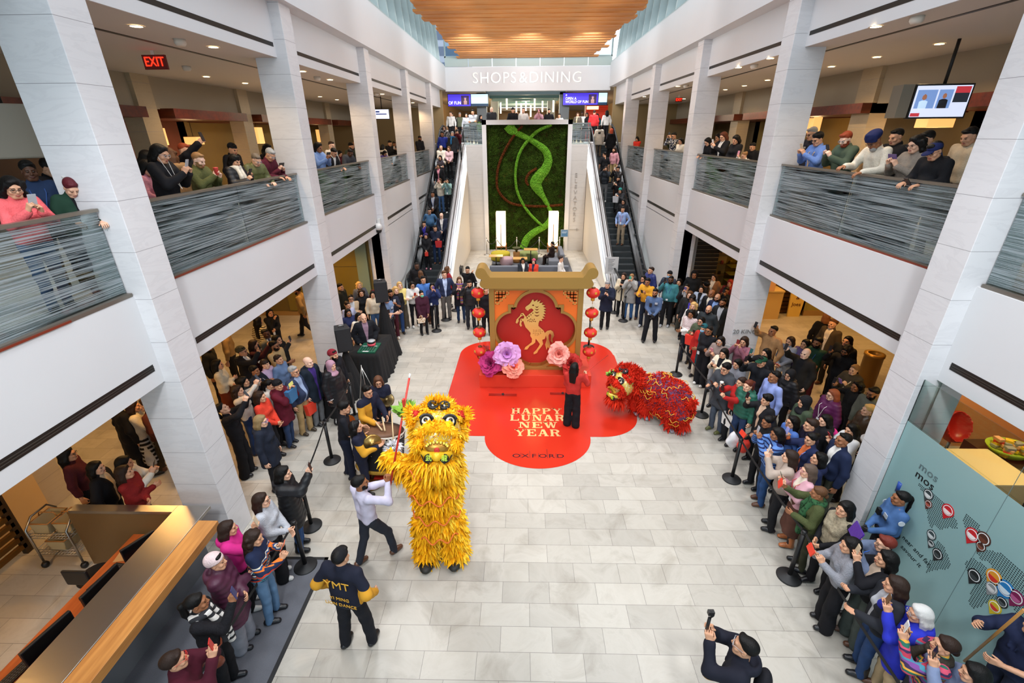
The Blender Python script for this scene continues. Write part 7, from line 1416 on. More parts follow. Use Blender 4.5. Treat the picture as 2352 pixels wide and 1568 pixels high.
crowd('''
g 957 611 1.82 m s 165 d | sweater:bk | trousers:bk | shoe:bk | fade:hb | | tall dark skinned man in black at the left escalator foot
g 966 629 1.64 f s 330 b | coat:bk | trousers:bk | shoe:bk | long:hm | | brown haired woman facing away at the left escalator foot
g 972 643 1.78 m s d b | shirt:4a78c0 | trousers:br | shoe:br | short:hb | | man in bright blue shirt, far left row
g 946 654 1.68 f g d b | sweater:d8d6d4 | slim:bk | shoe:wh:wh | mid:hb | glasses:bk ph:rr/red | woman in white sweater and glasses, far left row
g 967 674 1.58 f x d b | coat:3f1a2c | slim:bk | boot:bk | tied:hb | mask:5ac0a0 handbag:cr/patterned | woman in green face mask and burgundy coat
g 993 658 1.62 f q d b | jacket:22305c | slim:bk | shoe:bk | bob:hb | ph:5a4a8a/purple badge | woman in navy jacket with phone before her face
g 1020 631 1.84 m t d a | blazer:2a3350:b8c8e8 | trousers:6c6864 | shoe:bk | short:hm | | man in navy blazer and grey trousers, far row
g 1028 619 1.64 f s 60 a | cardigan:9a2830 | trousers:bk | shoe:bk | long:hm | glasses:bk | brown haired woman in red cardigan behind the blazer man
g 1074 620 1.74 m P 190 b | sweater:bk | trousers:bk | shoe:bk | short:hb | rw=-.22,.16,1.52 | television camera operator dressed in black
g 1055 644 1.7 f p d a | coat:1c1c24 | slim:dn | shoe:bk:wh | long:hm | scarf:rd/rainbow longscarf ph:pk/pink | woman in a long rainbow scarf
g 1078 652 1.76 m P d b | puffer:1a1c22 | trousers:2a2c34 | shoe:bk | short:hb | beard ph:bk/black | bearded man in black puffer beside the lanterns
g 1116 668 1.7 m s d b | coat:17181e | trousers:bk | shoe:bk | short:hb | | figure in black half hidden behind the left of the arch
g 867 656 1.74 m s d c | sweater:571a1e | trousers:bk | shoe:bk | short:hb | glasses:bk beard | man in dark red sweater by the third left column
g 825 655 1.66 f s d a | cardigan:5a5c62:2a2028 | trousers:bk | shoe:bk | wavy:hbl | | blonde woman in grey cardigan by the olive window
g 830 673 1.64 f s d b | sweater:bk | trousers:bk | shoe:bk | wavy:hd | | dark haired woman in black before the blonde in grey
g 806 685 1.66 f c d b | cardigan:b09a7e:b8bcc0 | trousers:bk | shoe:bk | pony:hb | glasses:bk | woman in beige cardigan arms folded behind the loudspeakers
g 798 701 1.6 f s d b | blouse:b0b4d0 | trousers:bk | shoe:bk | bun:hd | | young woman in lavender blouse with hair up
g 800 719 1.64 f s d c | coat:222a50 | trousers:bk | shoe:bk | long:hb | glasses:lg | smiling woman in navy and glasses beside the left column
g 782 660 1.74 m s 100 b | jacket:2a2a20 | trousers:bk | shoe:bk | short:hb | | man in profile at the second left column edge
g 817 741 1.78 m t 150 a | puffer:16181e:8a7080 | trousers:bk | shoe:bk | bald:hb | dy=.35 dx=.1 | balding sound man in black puffer behind the draped table
g 824 728 1.62 f s d b | sweater:cr | trousers:bk | shoe:bk | bob:hb | | woman half hidden behind the balding sound man
g 856 677 1.6 f s d b | fleece:d8c8b0 | jeans:den | shoe:bk | mid:hb | | woman in cream fleece behind the far loudspeaker
g 886 686 1.80 m c 120 a | shirt:7088ac | cargo:1c1e26 | boot:bk | fade:hd | shortsleeve patch duty badge | guard in light blue short sleeved uniform
g 896 674 1.74 m p d c | tee:1c2030 | trousers:4a1c28 | shoe:wh:wh | short:hb | beard ph:wh/white | bearded man in navy tee and burgundy trousers
g 909 667 1.7 f f d e | cardigan:bk | jeans:2c4878 | shoe:bk | wavy:hbl | | blonde woman in black cardigan and blue jeans
g 918 656 1.7 f c d e | sweater:e0cc80 | wide:5c5448 | shoe:wh:wh | long:hbl | | blonde woman in pale yellow top, arms folded
g 1396 653 1.74 m p d a | coat:1e2438 | trousers:bk | boot:bk | short+cap:hg:8a8c90 | ph:bk/black | man in grey cap and navy parka
g 1433 634 1.68 f p d b | coat:c0b49c:bk | trousers:bk | shoe:bk | long:hd | strap ph:bk/black | woman in beige coat near the right escalator
g 1451 637 1.72 f q d a | coat:9a9a98 | jeans:3f689c | shoe:bk | pony:hl | strap ph:3a9a80/teal | person in grey coat and jeans filming
g 1477 641 1.66 f h d b | coat:1c2440 | jeans:2c4060 | boot:br | long:hb | glasses:bk | woman in navy coat and brown boots, hand at chin
g 1489 647 1.8 m g d c | sweater:mu | trousers:1e2638 | shoe:lg:wh | short:hb | ph:bk/black | man in mustard yellow sweater
g 1495 622 1.8 m s 250 b | puffer:24306a | trousers:bk | shoe:bk | short:hd | hood | man in royal blue puffer in profile
g 1505 673 1.8 m f 200 c | shirt:4f6488 | cargo:17181e | boot:bk | short:hb | patch duty badge gloves beard wide | guard in blue uniform and black gloves, right side
g 1541 643 1.84 m P d d | sweater:tl | trousers:bk | shoe:lg:wh | fade:hb | beard lanyard big ph:bk/black | big man in teal sweater filming
g 1538 631 1.74 m s d b | hoodie:3a4250 | trousers:bk | shoe:bk | short+beanie:hb:17171b | mask | person in black beanie and blue face mask
g 1560 648 1.66 f s d b | coat:bk | trousers:bk | shoe:bk | long:hb | | dark figure between the teal sweater man and filming woman
g 1595 631 1.8 m s d c | coat:17181a | trousers:bk | shoe:bk | short+hood:hb:bk | | man in black fur hooded parka by the roller shutter
g 1578 660 1.7 f q d b | blazer:bk:lg | wide:4a4840 | shoe:tn | tied:hb | ph:5a4a7a/purple | woman in black blazer filming with a purple phone
g 1584 677 1.68 f s d a | jacket:202020 | trousers:bk | shoe:bk | long:hm | | brown haired woman smiling in black jacket
g 1590 687 1.66 f s d c | jacket:bk:3f35a0 | trousers:bk | shoe:bk | curly:hb | glasses:bk | curly haired woman in glasses over violet top
g 1593 703 1.66 f s d a | vest:17171b:wh | trousers:bk | shoe:bk | wavy:hbl | | blonde woman behind the knit sweater woman
g 1588 721 1.66 f c d c | sweater:wh:8a4a5a::yoke | slim:1e2430 | boot:bk | long:hb | badge | woman in white nordic sweater with patterned yoke
g 1611 664 1.64 f f d b | blouse:a8b4c8:bk | trousers:bk | shoe:bk | bob:hb | | woman looking down in pale blue blouse
g 1622 654 1.6 f s 300 c | jacket:bk | trousers:bk | shoe:bk | curly:hb | | dark curly haired person facing away
g 1635 674 1.76 m s d c | blazer:17171b:cr | trousers:bk | shoe:bk | bald:hb | cup:wh/white | bald man in black jacket with a cup
g 1648 684 1.76 m s d b | blazer:1c2440:lb | trousers:nv | shoe:bk | recede:hb | glasses:bk beard | man in glasses and navy suit jacket
g 1661 696 1.8 m s d c | coat:1c1e20:lg | trousers:bk | shoe:bk | fade:hb | beard | bearded man in long dark coat by the column
g 1628 711 1.74 m s d b | hoodie:2a3034 | trousers:bk | shoe:bk | bald:hb | glasses:bk beard big | bald bearded man in glasses and dark hoodie
g 1641 637 1.7 f s d a | coat:8a6242:cr | trousers:bk | shoe:bk | longer:hd | | woman in tan coat with long brown hair
g 1677 650 1.66 f s d b | coat:6a1f1c | trousers:bk | shoe:bk | hijab:8a2a24 | | figure in red headscarf at the column
g 1668 668 1.74 m q d c | jacket:17181a | trousers:bk | shoe:bk | short:hb | ph:bk/black | man in black filming against the right column
g 1612 737 1.62 f g d b | coat:4a5440 | trousers:bk | shoe:bk | long:hb | glasses:bk ph:bk/black tote:rr/red | woman in olive coat with a big red bag
g 1617 754 1.6 f s d b | longcoat:a8201c:dt | slim:cr | shoe:bk | short+beanie:hb:1f5a62 | mask | person in teal beanie, red coat and blue mask
g 1629 760 1.72 f c d c | sweater:15151a | wide:15151a | shoe:wh:wh | tied:hb | glasses:bk badge | woman all in black with white sneakers and badge
g 1656 783 1.62 f p d b | sweater:8a7a74 | jeans:lg | shoe:bk | mid:hb | glasses:lg ph:pk/pink | woman in taupe sweater and glasses by the poster stand
g 1664 811 1.64 f p d b | sweater:d8cfb8:15151a | trousers:gy | boot:bk | longer:hb | ph:wh/white | laughing woman with long black hair and cream sweater
g 1671 846 1.76 m g d b | coat:3f4248 | jeans:4a5260 | shoe:ol:lg | crop:hb | glasses:bk ph:3a1a1e/red | man in charcoal coat at the fourth belt post
g 1684 839 1.58 f d d b | hoodie:7a7c84 | trousers:bk | shoe:bk | bob:hb | dy=.12 dx=.2 | bowed person in grey hood behind the charcoal coat man
g 1709 784 1.68 f q d b | sweater:8f5a6a | trousers:bk | shoe:bk | longer:hd | ph:7a2a28/red | woman in mauve sweater before the right column
g 1774 761 1.82 m U d c | sweater:b0855a | trousers:bk | shoe:bk | fade:hb | ph:bk/black | man in tan sweater raising a phone high
g 1759 812 1.62 f P d b | coat:bk:lg | trousers:bk | shoe:bk | long:hb | ph:2a5a58/teal | woman in black with teal phone behind the green cap man
g 1751 831 1.74 m P d b | jacket:17191f | trousers:bk | shoe:bk | short+cap+brim:hb:1d4a34:1d4a34 | ph:bk/black hood | man in green baseball cap and black jacket
g 1702 879 1.62 f k d b | sweater:a8201e | trousers:bk | shoe:bk | tied:hd | ph:bk/black cup:wh/white | woman in red sweater with a coffee cup
g 1719 886 1.68 f s d a | puffer:1f5a4a | jeans:dn | boot:bk | pony:5a2a1c | tote:wh/white | woman in emerald green puffer jacket
g 1779 866 1.82 m s d c | shirt:8fa0dc | trousers:nv | shoe:bk | fade:hb | | man in periwinkle dress shirt
g 1762 919 1.62 f P d b | sweater:17171b:c8a890 | trousers:bk | shoe:bk | crop:hb | ph:bk/black | short haired person in black sweater filming
g 1770 969 1.62 f g d c | sweater:17171b | trousers:bk | shoe:bk | bun:hb | pouch:d8402c/red | woman with bun in black and a red envelope
g 1815 784 1.64 f f d b | blouse:8a8e9a | jeans:lg | shoe:bk | mid:hd | ph:c02a2a/red | woman in grey patterned blouse with a red phone
g 1849 791 1.66 f s d b | sweater:5a4a72 | trousers:bk | shoe:bk | mid:hb | lanyard | woman in dusty purple sweater
g 1849 813 1.78 m U d e | coat:1f1c1a:17171b | jeans:9aa4b0 | shoe:br | bald:hb | ph:bk/black | bald man stretching a camera phone up
g 1878 788 1.8 m c d c | sweater:1c3a2a | trousers:5a1c1c | shoe:br | short:hb | beard lanyard | bearded man in dark green sweater, arms crossed
g 1914 744 1.84 m s d a | blazer:4a3f30:cr | trousers:2a2620 | shoe:br | short:hm | | smiling man in brown tweed jacket
g 1897 730 1.68 f s 20 a | jacket:17171b | trousers:bk | shoe:bk | bob:8a5a38 | cup:bk/black | auburn haired figure facing away behind the tweed man
g 1946 784 1.74 m s d b | coat:17181a | trousers:bk | shoe:bk | mid:hb | | figure in black with fringe behind the phone man
g 1944 807 1.78 m P d c | jacket:15151a | trousers:bk | shoe:bk | curly:hb | glasses:bk beard ph:bk/black | curly haired bearded man in black jacket
g 1965 849 1.66 f g d a | coat:4a4030 | trousers:bk | shoe:bk | tied:hl | strap:bg ph:8a6ab8/lilac | fair haired woman with a lilac phone
g 1969 888 1.66 f P d c | sweater:1a1a1a | trousers:bk | shoe:bk | wavy:hb | ph:bk/black | woman with dark waves in black lettered sweater
g 1913 907 1.66 f s d a | puffer:571c4a | trousers:bk | shoe:bk | long:8a4a30 | glasses:bk lanyard:wh | auburn woman in plum purple jacket
g 1849 924 1.68 f s d b | coat:3f4c3a | trousers:bk | shoe:bk | hijab+beanie:17171b:17171b | hood cup:wh/white | figure in black beanie and green parka
g 1815 861 1.64 f s d b | puffer:15151a | trousers:bk | shoe:bk | hijab:17171b | glasses:bk | woman in black headscarf, glasses and black puffer
g 1819 970 1.64 f s d b | shirt:4a6cb0 | trousers:bk | shoe:bk | mid:hb | glasses:bk | woman in cobalt shirt and glasses looking up
g 1896 966 1.62 f s d a | coat:17171b | trousers:bk | shoe:bk | long:hb | backpack:hp | pale woman in black with a magenta backpack
g 1995 943 1.68 f s d a | jacket:3f3022:::leather | trousers:bk | shoe:bk | tied:hbl | | blonde woman in brown leather jacket by the near column
g 2012 902 1.74 m x 250 c | shirt:6a6c60 | trousers:bk | shoe:bk | short:hb | beard glasses:bk | bowed bearded man beside the nearest right column
g 1960 988 1.64 f p d b | cardigan:d8d8d8:17171b | trousers:bk | shoe:bk | mid:hb | ph:a83038/red | woman in fluffy white cardigan
g 1871 978 1.7 m x d b | jacket:221c30 | trousers:bk | shoe:bk | short:hd | | man bowing his head in dark purple jacket
g 1972 1012 1.78 m s d c | jacket:1a2440:wh | trousers:3f4236 | shoe:lg:wh | fade:hb | badge dx=-.25 | man in navy jacket against the near right column
g 1786 997 1.66 f q d c | sweater:5a80c0:1c2450::stripe | jeans:2a4a7a | shoe:br | long:hb | ph:lg/silver | woman in blue sweater with navy stripes
g 1865 1009 1.64 f P d b | cardigan:1c2548:c8683c | trousers:bk | shoe:bk | bun:hb | lanyard:3a7ad0 ph:9a9ad0/lavender | woman in navy cardigan with bright blue lanyard
g 1877 1054 1.62 f s d b | coat:1a2244 | trousers:bk | shoe:bk | long:hb | tilt=12 | black haired woman in navy gazing upward
g 1815 1050 1.64 f q d a | blazer:b0a094 | trousers:bk | shoe:bk | mid:hd | ph:wh/white | woman in taupe wool coat filming with both hands
g 1859 1083 1.62 f p d a | cardigan:d0a0ac:cr | midi:5a3a30 | boot:b0683a | long:5a4a40 | glasses:pk lanyard:b8322a tights ph:6a6a58/gold | woman in pink jacket and suede boots
g 1890 1136 1.6 f e d c | sweater:4a5230 | slim:3a3a2a | shoe:bk | tied:hm | scarf:2f5a38/dots longscarf pouch:d8402c/red | smiling woman in olive sweater and green scarf
g 1940 1170 1.66 f f 265 b | vest:b0a48a:17171b::fur | trousers:bk | shoe:bk | longer:hb | | woman in cream fur vest with very long black hair
g 2070 1146 1.66 f f 282 c | shirt:46699c | cargo:17181e | boot:bk | pony:hb | patch duty badge gloves | woman guard in blue uniform leaning at the teal window
g 1961 1255 1.62 f g 285 b | sweater:8a8c94 | wide:15151a | shoe:bk | bob:hb | pouch:d8402c/red | woman in grey ribbed cardigan with black bob
g 2034 1251 1.62 f q 285 a | jacket:6a7894 | trousers:bk | shoe:bk | short:6a2a20 | glasses:bk lanyard:2a6ad0 tablet:4a2a90/purple | red haired woman with a purple tablet
g 2034 1285 1.64 f q 288 b | sweater:15151a:c8b09a | wide:4c5450 | shoe:br | mid:hb | ph:bg/beige badge | woman in black sweater and grey green trousers
g 2059 1346 1.66 f o 290 b | jacket:26282e:lg | jeans:27406a | boot:bk | mid:hd | | brown bob woman in dark grey jacket, palms open
g 2114 1411 1.58 f q 295 b | coat:2a34b8 | trousers:b09a78 | shoe:br | mid:hw | glasses:lg hood ph:6a4a2a/brown | silver haired woman in cobalt blue coat
g 2168 1484 1.62 f q 300 b | sweater:5a3a60:::rainbow | trousers:ch | shoe:bk | tied:hd | scarf:3a342c ph:wh/white | woman in multicoloured striped knit
g 2240 1549 1.6 f q 305 b | jacket:7a88a8 | trousers:bk | shoe:bk | long:hb | ph:1c1c20/dark | woman at the bottom edge with long black hair
g 2395 1440 1.74 m e 275 b | jacket:1c2440 | trousers:nv | shoe:bk | short:hb | rolled | window cleaner in navy at the right edge
''')
crowd('''
g 649 1088 1.68 f P 78 a | longpuffer:15161a | jeans:2f4f80 | boot:bk | long:hb | hood ph:3a2a2a/brown | woman in black parka and heeled boots filming
g 601 1150 1.64 f f 80 a | sweater:b4b8c0 | wide:17171b | shoe:wh:wh | mid:hd | glasses:bk | woman in pale grey sweatshirt with brown bob
g 522 1215 1.62 f P 75 b | hoodie:c82a80 | trousers:bk | shoe:wh:wh | long:hd | ph:bg/gold | woman in fuchsia pink hoodie
g 573 1237 1.64 f g 75 b | sweater:1d2744:::fair | jeans:5a7a9c | shoe:bk | wavy:hd | ph:e0602c/orange | woman in navy fair isle sweater
g 496 1292 1.66 f c 72 b | longpuffer:4a2238 | wide:8a8c96 | shoe:bk | short+beanie:hb:e0c8c8 | ph:wh/white land | woman in pale pink beanie and plum puffer
g 453 1386 1.66 f P 70 c | sweater:15151a | trousers:17171b | boot:bk | pony:hb | scarf:wh/plaid longscarf strap:7a3a24 sidebag:7a3a24 ph:3a3a6a/blue | woman in black with a white plaid scarf
g 402 1520 1.64 f q 65 b | jacket:4a1424 | trousers:bk | shoe:bk | short:hd | glasses:rr ph:c02a24/red | woman in burgundy velvet jacket and red glasses
g 156 1045 1.68 f s 60 b | sweater:4a1a22 | trousers:bk | shoe:bk | long:hb | glasses:bk | woman in maroon at the far end behind the steel ledge
g 196 1095 1.64 f s 70 a | jacket:15151a:bg | trousers:bk | shoe:bk | mid:hb | dy=.2 | woman in black jacket leaning behind the steel ledge
g 264 1106 1.64 f c 75 b | sweater:7a1a1a | trousers:bk | shoe:bk | longer:hd | dy=.2 | smiling woman in crimson knit behind the steel ledge
g 281 1065 1.66 f p 65 b | jacket:cfcabf | trousers:bk | shoe:bk | bob:hb | ph:bk/black | woman in off white jacket with a black bob
g 268 930 1.76 m s 30 b | longcoat:15151a | trousers:bk | shoe:bk | short:hb | | man in long black coat under the left gallery edge
g 303 935 1.68 f p 60 b | cardigan:cfc8b8 | midi:17171b:plaid:lg | shoe:bk | mid:hd | | woman in plaid skirt under the left gallery edge
g 340 930 1.76 m w 250 b | jacket:4a2018 | trousers:3a3226 | boot:br | short:hd | | man in rust jacket walking behind the nearest left column
g 500 838 1.70 f c 70 b | sweater:d8cfb8 | midi:6a2c14 | shoe:br | longer:hb | badge | woman in cream sweater and rust skirt
g 474 795 1.76 m s 75 c | jacket:201f1c | trousers:bk | shoe:bk | short:hb | badge | man in dark jacket cut off by the left gallery edge
g 514 762 1.76 m s 250 b | shirt:9a7c50 | trousers:17171b | shoe:bk | short:hb | | man in tan shirt cut off by the left gallery edge
g 555 808 1.74 m P 80 b | coat:17171c:wh | trousers:bk | shoe:bk | short+beanie:hb:4a4632 | glasses:bk ph:bk/black | man in olive beanie and black coat
g 583 792 1.68 f P 85 b | sweater:3f1418 | trousers:bk | shoe:bk | mid:hd | ph:1c2440/navy | woman in dark burgundy beside the olive beanie man
g 593 738 1.68 f s 20 b | sweater:cfc4a4:2a2620::stripe | trousers:bk | shoe:bk | longer:hb | | woman in striped top turned away
g 620 718 1.66 f h 120 b | blazer:17171b | trousers:bk | shoe:bk | longer:hb | badge | woman in black with hand at her mouth
g 687 668 1.78 m w 260 c | jacket:8a7048 | trousers:17171b | shoe:bk | short:hb | beard | man in khaki jacket walking left
g 611 767 1.76 m s 95 d | blazer:6a6452:c8c8c8 | trousers:bk | shoe:bk | fade:hb | | dark skinned man in grey suit jacket
g 630 795 1.76 m c 100 c | tee:b09468 | trousers:bk | shoe:bk | short:hb | beard glasses:bk | bearded man in tan polo, arms crossed
g 637 781 1.68 m P 95 b | jacket:1a1a1a | trousers:bk | shoe:bk | mid:hb | ph:bk/black | figure in black filming behind the tan polo man
g 640 826 1.64 f s 100 b | shirt:6a82a8 | trousers:bk | shoe:bk | tied:hd | | woman in washed denim shirt
g 609 837 1.62 f s 95 a | sweater:c4aac8 | trousers:bk | shoe:bk | fullbangs+tied:hd:hd | hairclip | woman in lilac turtleneck
g 583 852 1.66 f p 90 c | jacket:1c202a | trousers:bk | shoe:bk | short:hb | lanyard:lg | short haired woman in dark navy jacket
g 560 878 1.64 f q 85 b | coat:2a2c30 | trousers:bk | shoe:bk | bob:hb | | black haired woman in slate coat, hand raised
g 553 897 1.66 f Q 80 a | blouse:d8d0c4 | jeans:2a3f6a | shoe:br | wavy:hd | ph:4a5260/slate | woman in cream blouse stretching both arms up
g 675 854 1.72 m s 105 b | jacket:2c3650:8a9ab8 | trousers:a88c60 | shoe:3a3024 | short:hg | glasses:bk big | grey haired man in navy and grey anorak
g 690 837 1.76 m s 105 e | coat:16202c:3f2a70 | trousers:gy | shoe:bk | bald:hb | tote:e0402c/red dx=.12 dy=.1 | bald elderly man in dark coat over purple
g 760 840 1.66 f s 115 a | longpuffer:15151a | trousers:bk | shoe:bk | hijab:b0889a | hood ph:wh/white | woman in pink patterned headscarf and black coat
g 764 816 1.76 m s 110 b | coat:15161c | trousers:bk | shoe:bk | short+beanie:hb:8a2430 | beard | bearded man in a red and navy beanie
g 637 885 1.64 f q 95 b | coat:5a1426 | jeans:dn | shoe:bk:wh | short+beanie:hb:17171b | ph:e0e080/yellow land tote:2a6a9a/blue | woman in black beanie and wine red coat
g 618 884 1.6 f s 90 b | coat:c0bcb4 | trousers:bk | shoe:bk | pony:hb | | woman in pale coat behind the wine red coat
g 525 937 1.70 f Q 75 a | sweater:15151a | wide:17171b | shoe:bk:wh | pony:hb | tilt=24 ph:3a4048/slate | woman in all black leaning back to film
g 598 912 1.64 f f 90 b | sweater:d8402c | trousers:bk | shoe:bk | bob:hd | | woman in vermilion sweater with a brown bob
g 599 968 1.68 f s 85 a | coat:1c2230 | trousers:17171b | shoe:bk | mid:8a7450 | glasses:3a5ab0 | fair haired woman in navy parka at the front
g 840 910 1.72 m d 120 b | jacket:1a1d30:c8902a::split | trousers:17171c | shoe:bk | short:hb | glasses:bk dy=.22 dx=-.1 | drummer in black and gold team jacket
g 869 873 1.64 f x 165 b | sweater:1a1d30 | trousers:1a1d2c | shoe:bk | longer:5a3a28 | glasses:bk | cymbal player in navy with long brown hair
g 778 938 1.74 m d 70 b | tee:17181f | trousers:1a1e30 | shoe:bk:wh | crop:hb | text:TEAM,.05,1.3,wh,b | gong player in black tee
g 818 981 1.64 f o 75 b | jacket:1a1d30:d0982c::cuffs | trousers:1a1e30 | shoe:bk | longer:hb | headphones | gong player woman in black and gold jacket
''')
# the four with set positions
def at(u, v, *a, **k):
    p = onz(u, v, 0); return person((p[0], p[1], .004), *a, **k)
WS = at(862, 1288, 40, 1.74, 'm', 'k', ('shirt', 'cfcbe0'), ('jeans', '2a2e38'), ('shoe', 'br'), ('short', 'hb'), 'c', ['rw=.22,.30,1.52', 'lw=.10,.42,1.38', 'beard', 'hy=20', 'lunge'], 'man in pale lilac shirt holding up the red pole', 6.5)
at(825, 1478, 12, 1.74, 'm', 's', ('jacket', '1a1d2c', 'c8902a', 'cuffs'), ('cargo', '17181f'), ('shoe', 'bk'), ('short+cap', 'hb', '17171b'), 'b', ['rw=.30,.10,.98', 'lw=-.30,.08,.98', 'text:YMT,.17,1.30,e0a832,b/YI_MING,.07,1.07,e0a832,b/LION_DANCE,.07,.97,e0a832,b', 'wide', 'big'], 'team member in black and gold jacket and cap, seen from behind', 6.2)
RW = at(1312, 977, 15, 1.66, 'f', 'U', ('blouse', 'b8302a'), ('wide', '15151a'), ('shoe', 'bk'), ('long', 'hb'), 'b', ['rw=.26,.28,1.26', 'lw=-.05,.24,1.0', 'hy=12'], 'woman in red blouse holding a red rod on the decal', 10)
p = onz(1711, 1487, 1.62)
at_p = person((p[0], p[1], .004), 300, 1.74, 'm', 'q', ('jacket', '1a1c28', 'd0982c', 'cuffs'), ('trousers', '17181f'), ('shoe', 'bk'), ('short', 'hb'), 'b', ['glasses:lg', 'backpack:1a1a20', 'hood'], 'videographer in black and gold jacket with a gimbal at the bottom edge', 5.2)
gm = empty('gimbal_camera', tuple(at_p[1] @ Vector((at_p[2][0]+at_p[2][1])/2+np.array((0, .02, .06)))), 'black gimbal camera raised by the videographer', 'camera'); MB().tube([(0, 0, -.12), (0, 0, .1)], .017).build('grip', M_BLACK, gm); MB().tube([(0, 0, .1), (.03, 0, .13), (.03, 0, .18)], .01, 6).build('arm', M_BLACK, gm); MB().obox((0, 0, .18), (.03, .02, .025)).lathe([(.012, 0), (.012, .02)], (0, 0, .19), 10).build('camera_head', M_BLACK, gm)
# red pole with lettuce
def pole(a, b, r, lab, white=True, col='c22a1c'):
    a, b = Vector(a), Vector(b); t = tag(MB().tube([a, b], r, 10).build('pole', mat('pole_'+col, col, .4)), lab, 'pole')
    if white: MB().tube([b, b+(b-a).normalized()*.07], r*1.05, 10).build('white_tip', mat('tip_white', 'e4e4e4', .4), t)
    return t
h0 = WS[1] @ Vector((WS[2][0]+WS[2][1])/2); tip = ony(940, 868, 6.3); dirp = (Vector(tip)-h0).normalized()
pole(h0-dirp*.25, tip, .016, 'long red pole with a white tip carrying a lettuce')
def lettuce(c, r, lab, n=26):
    t = empty('lettuce', tuple(c), lab, 'lettuce'); V = []; F = []; R = random.Random(n)
    for k in range(n):
        a = R.uniform(0, 2*pi); op = R.uniform(.5, 2.3); o = len(V); L = r*R.uniform(.8, 1.15)
        for i in range(5):
            u = i/4; rad_ = L*u*sin(op*(.6+.4*u)); hh = -L*u*cos(op*(.6+.4*u))*.8
            for j in range(7): w = (j/6-.5)*L*.9*sin(pi*min(1, u*.75+.12)); rf = .03*sin(j*2.6+k)*u; V.append((rad_*cos(a)-w*sin(a)+rf*cos(a), rad_*sin(a)+w*cos(a)+rf*sin(a), hh+rf+.1*r))
        for i in range(4):
            for j in range(6): F.append((o+i*7+j, o+i*7+j+1, o+(i+1)*7+j+1, o+(i+1)*7+j))
    link('leaves', mesh_np('leaves', V, F, [mat('lettuce_green', '7db03a', .6, noise=.25, nscale=30)]), t); MB().box((-.015, -.03, r*.2), (.015, .03, r*1.0)).build('red_ribbon', mat('ribbon_red', 'd0322a', .6), t); return t
q = Vector(ony(929, 938, 6.05)); lettuce(q, .17, 'bunch of green lettuce hanging from the red pole')
h1 = RW[1] @ Vector(RW[2][0]); tip2 = ony(1396, 816, 11.6-.6); pole(h1, tip2, .008, 'thin red rod in the hand of the woman in red', False)
lettuce(ony(1404, 857, 9.9), .13, 'small bunch of lettuce before the red lion mouth', 18)
# cymbals and gongs of the band
def gong(u, v, y, r, lab, rot, col='a8884c'):
    p = ony(u, v, y); t = tag(MB().lathe([(r, -.02), (r, .012), (r*.9, .02), (r*.3, .024), (r*.28, .045), (.0, .05)], n=32).build('gong', mat('gong_brass_'+col, col, .3, .85), None, tuple(p)), lab, 'gong'); t.rotation_euler = rot; return t
gong(855, 1018, 6.75, .17, 'brass hand gong held before the drum', (radians(80), 0, radians(30))); g_ = gong(799, 973, 7.3, .17, 'gong held by the gong player in black tee', (radians(80), 0, radians(60)), 'b8702c')
gong(888, 918, 8.35, .16, 'bronze cymbal held low by the long haired cymbal player', (radians(40), radians(20), 0), '6a5a3a'); rcl = tag(MB().box((-.04, -.02, -.28), (.04, .02, 0)).build('red_cloth', mat('cloth_red', 'b8231c', .8), None, tuple(ony(877, 925, 8.3))), 'red cloth hanging from the cymbal', 'cloth')
tri = empty('tripod', tuple(onz(850, 940, 0)), 'slim silver music stand behind the drummer', 'stand'); MB().tube([(0, 0, 0), (-.05, 0, 1.25)], .01, 6).tube([(.3, .1, 0), (-.05, 0, 1.2)], .01, 6).tube([(-.3, .1, 0), (-.05, 0, 1.2)], .01, 6).build('legs', M_STEEL, tri)
# TV camera on the operator's shoulder
cmr = empty('video_camera', tuple(ony(1057, 619, 22.0)), 'large black television camera on the operator shoulder', 'camera'); MB().box((-.14, -.3, -.13), (.14, .25, .14)).build('body', M_BLACK, cmr, bevel=.02); MB().lathe([(.09, 0), (.1, .22), (.08, .22)], (0, -.3, 0), 16).build('lens_hood', mat('cam_grey', '2c2e34', .5), cmr); MB().box((-.03, -.2, .14), (.03, .12, .22)).box((-.16, -.1, .06), (-.05, .0, .2)).build('viewfinder', M_BLACK, cmr)
# lounge sitters, toddler
person((1.55, 23.5, -.44), 290, 1.66, 'f', 'f', ('jacket', '2a1c18'), ('trousers', '241814'), ('shoe', 'bk'), ('tied', 'hb'), 'b', ['sit'], 'woman in dark brown sitting on the lounge sofa', 24, sit=True)
person((.03, 20.12, -.44), 165, 1.66, 'f', 'f', ('jacket', '2a3038', 'wh'), ('trousers', 'bk'), ('shoe', 'bk'), ('long', 'hb'), 'c', ['sit'], 'woman in dark jacket with white lining seated in the lounge', 24, sit=True)
person((.52, 20.12, -.44), 200, 1.62, 'f', 'f', ('jacket', 'd0402c', '2a2a4a'), ('trousers', 'bk'), ('shoe', 'bk'), ('bob+beanie', 'hb', 'b8506a'), 'a', ['sit'], 'child in pink knit hat and red jacket seated in the lounge', 24, sit=True)
person((1.72, 20.12, -.44), 110, 1.74, 'm', 'f', ('shirt', 'e0dcd8'), ('trousers', 'bk'), ('shoe', 'bk'), ('short', 'hd'), 'a', ['sit', 'glasses:bk'], 'man in white shirt and glasses seated beside the arch roof', 24, sit=True)
x, y, z, h = locate('R1', 1453, 319, 1.0); person((x-.28, y+.02, 4.53+.62), 215, .86, 'f', 'f', ('sweater', 'e0d8d0'), ('trousers', 'pk'), ('shoe', 'wh'), ('bob', 'hd'), 'b', [], 'toddler with brown bob carried by the woman in red', 20)
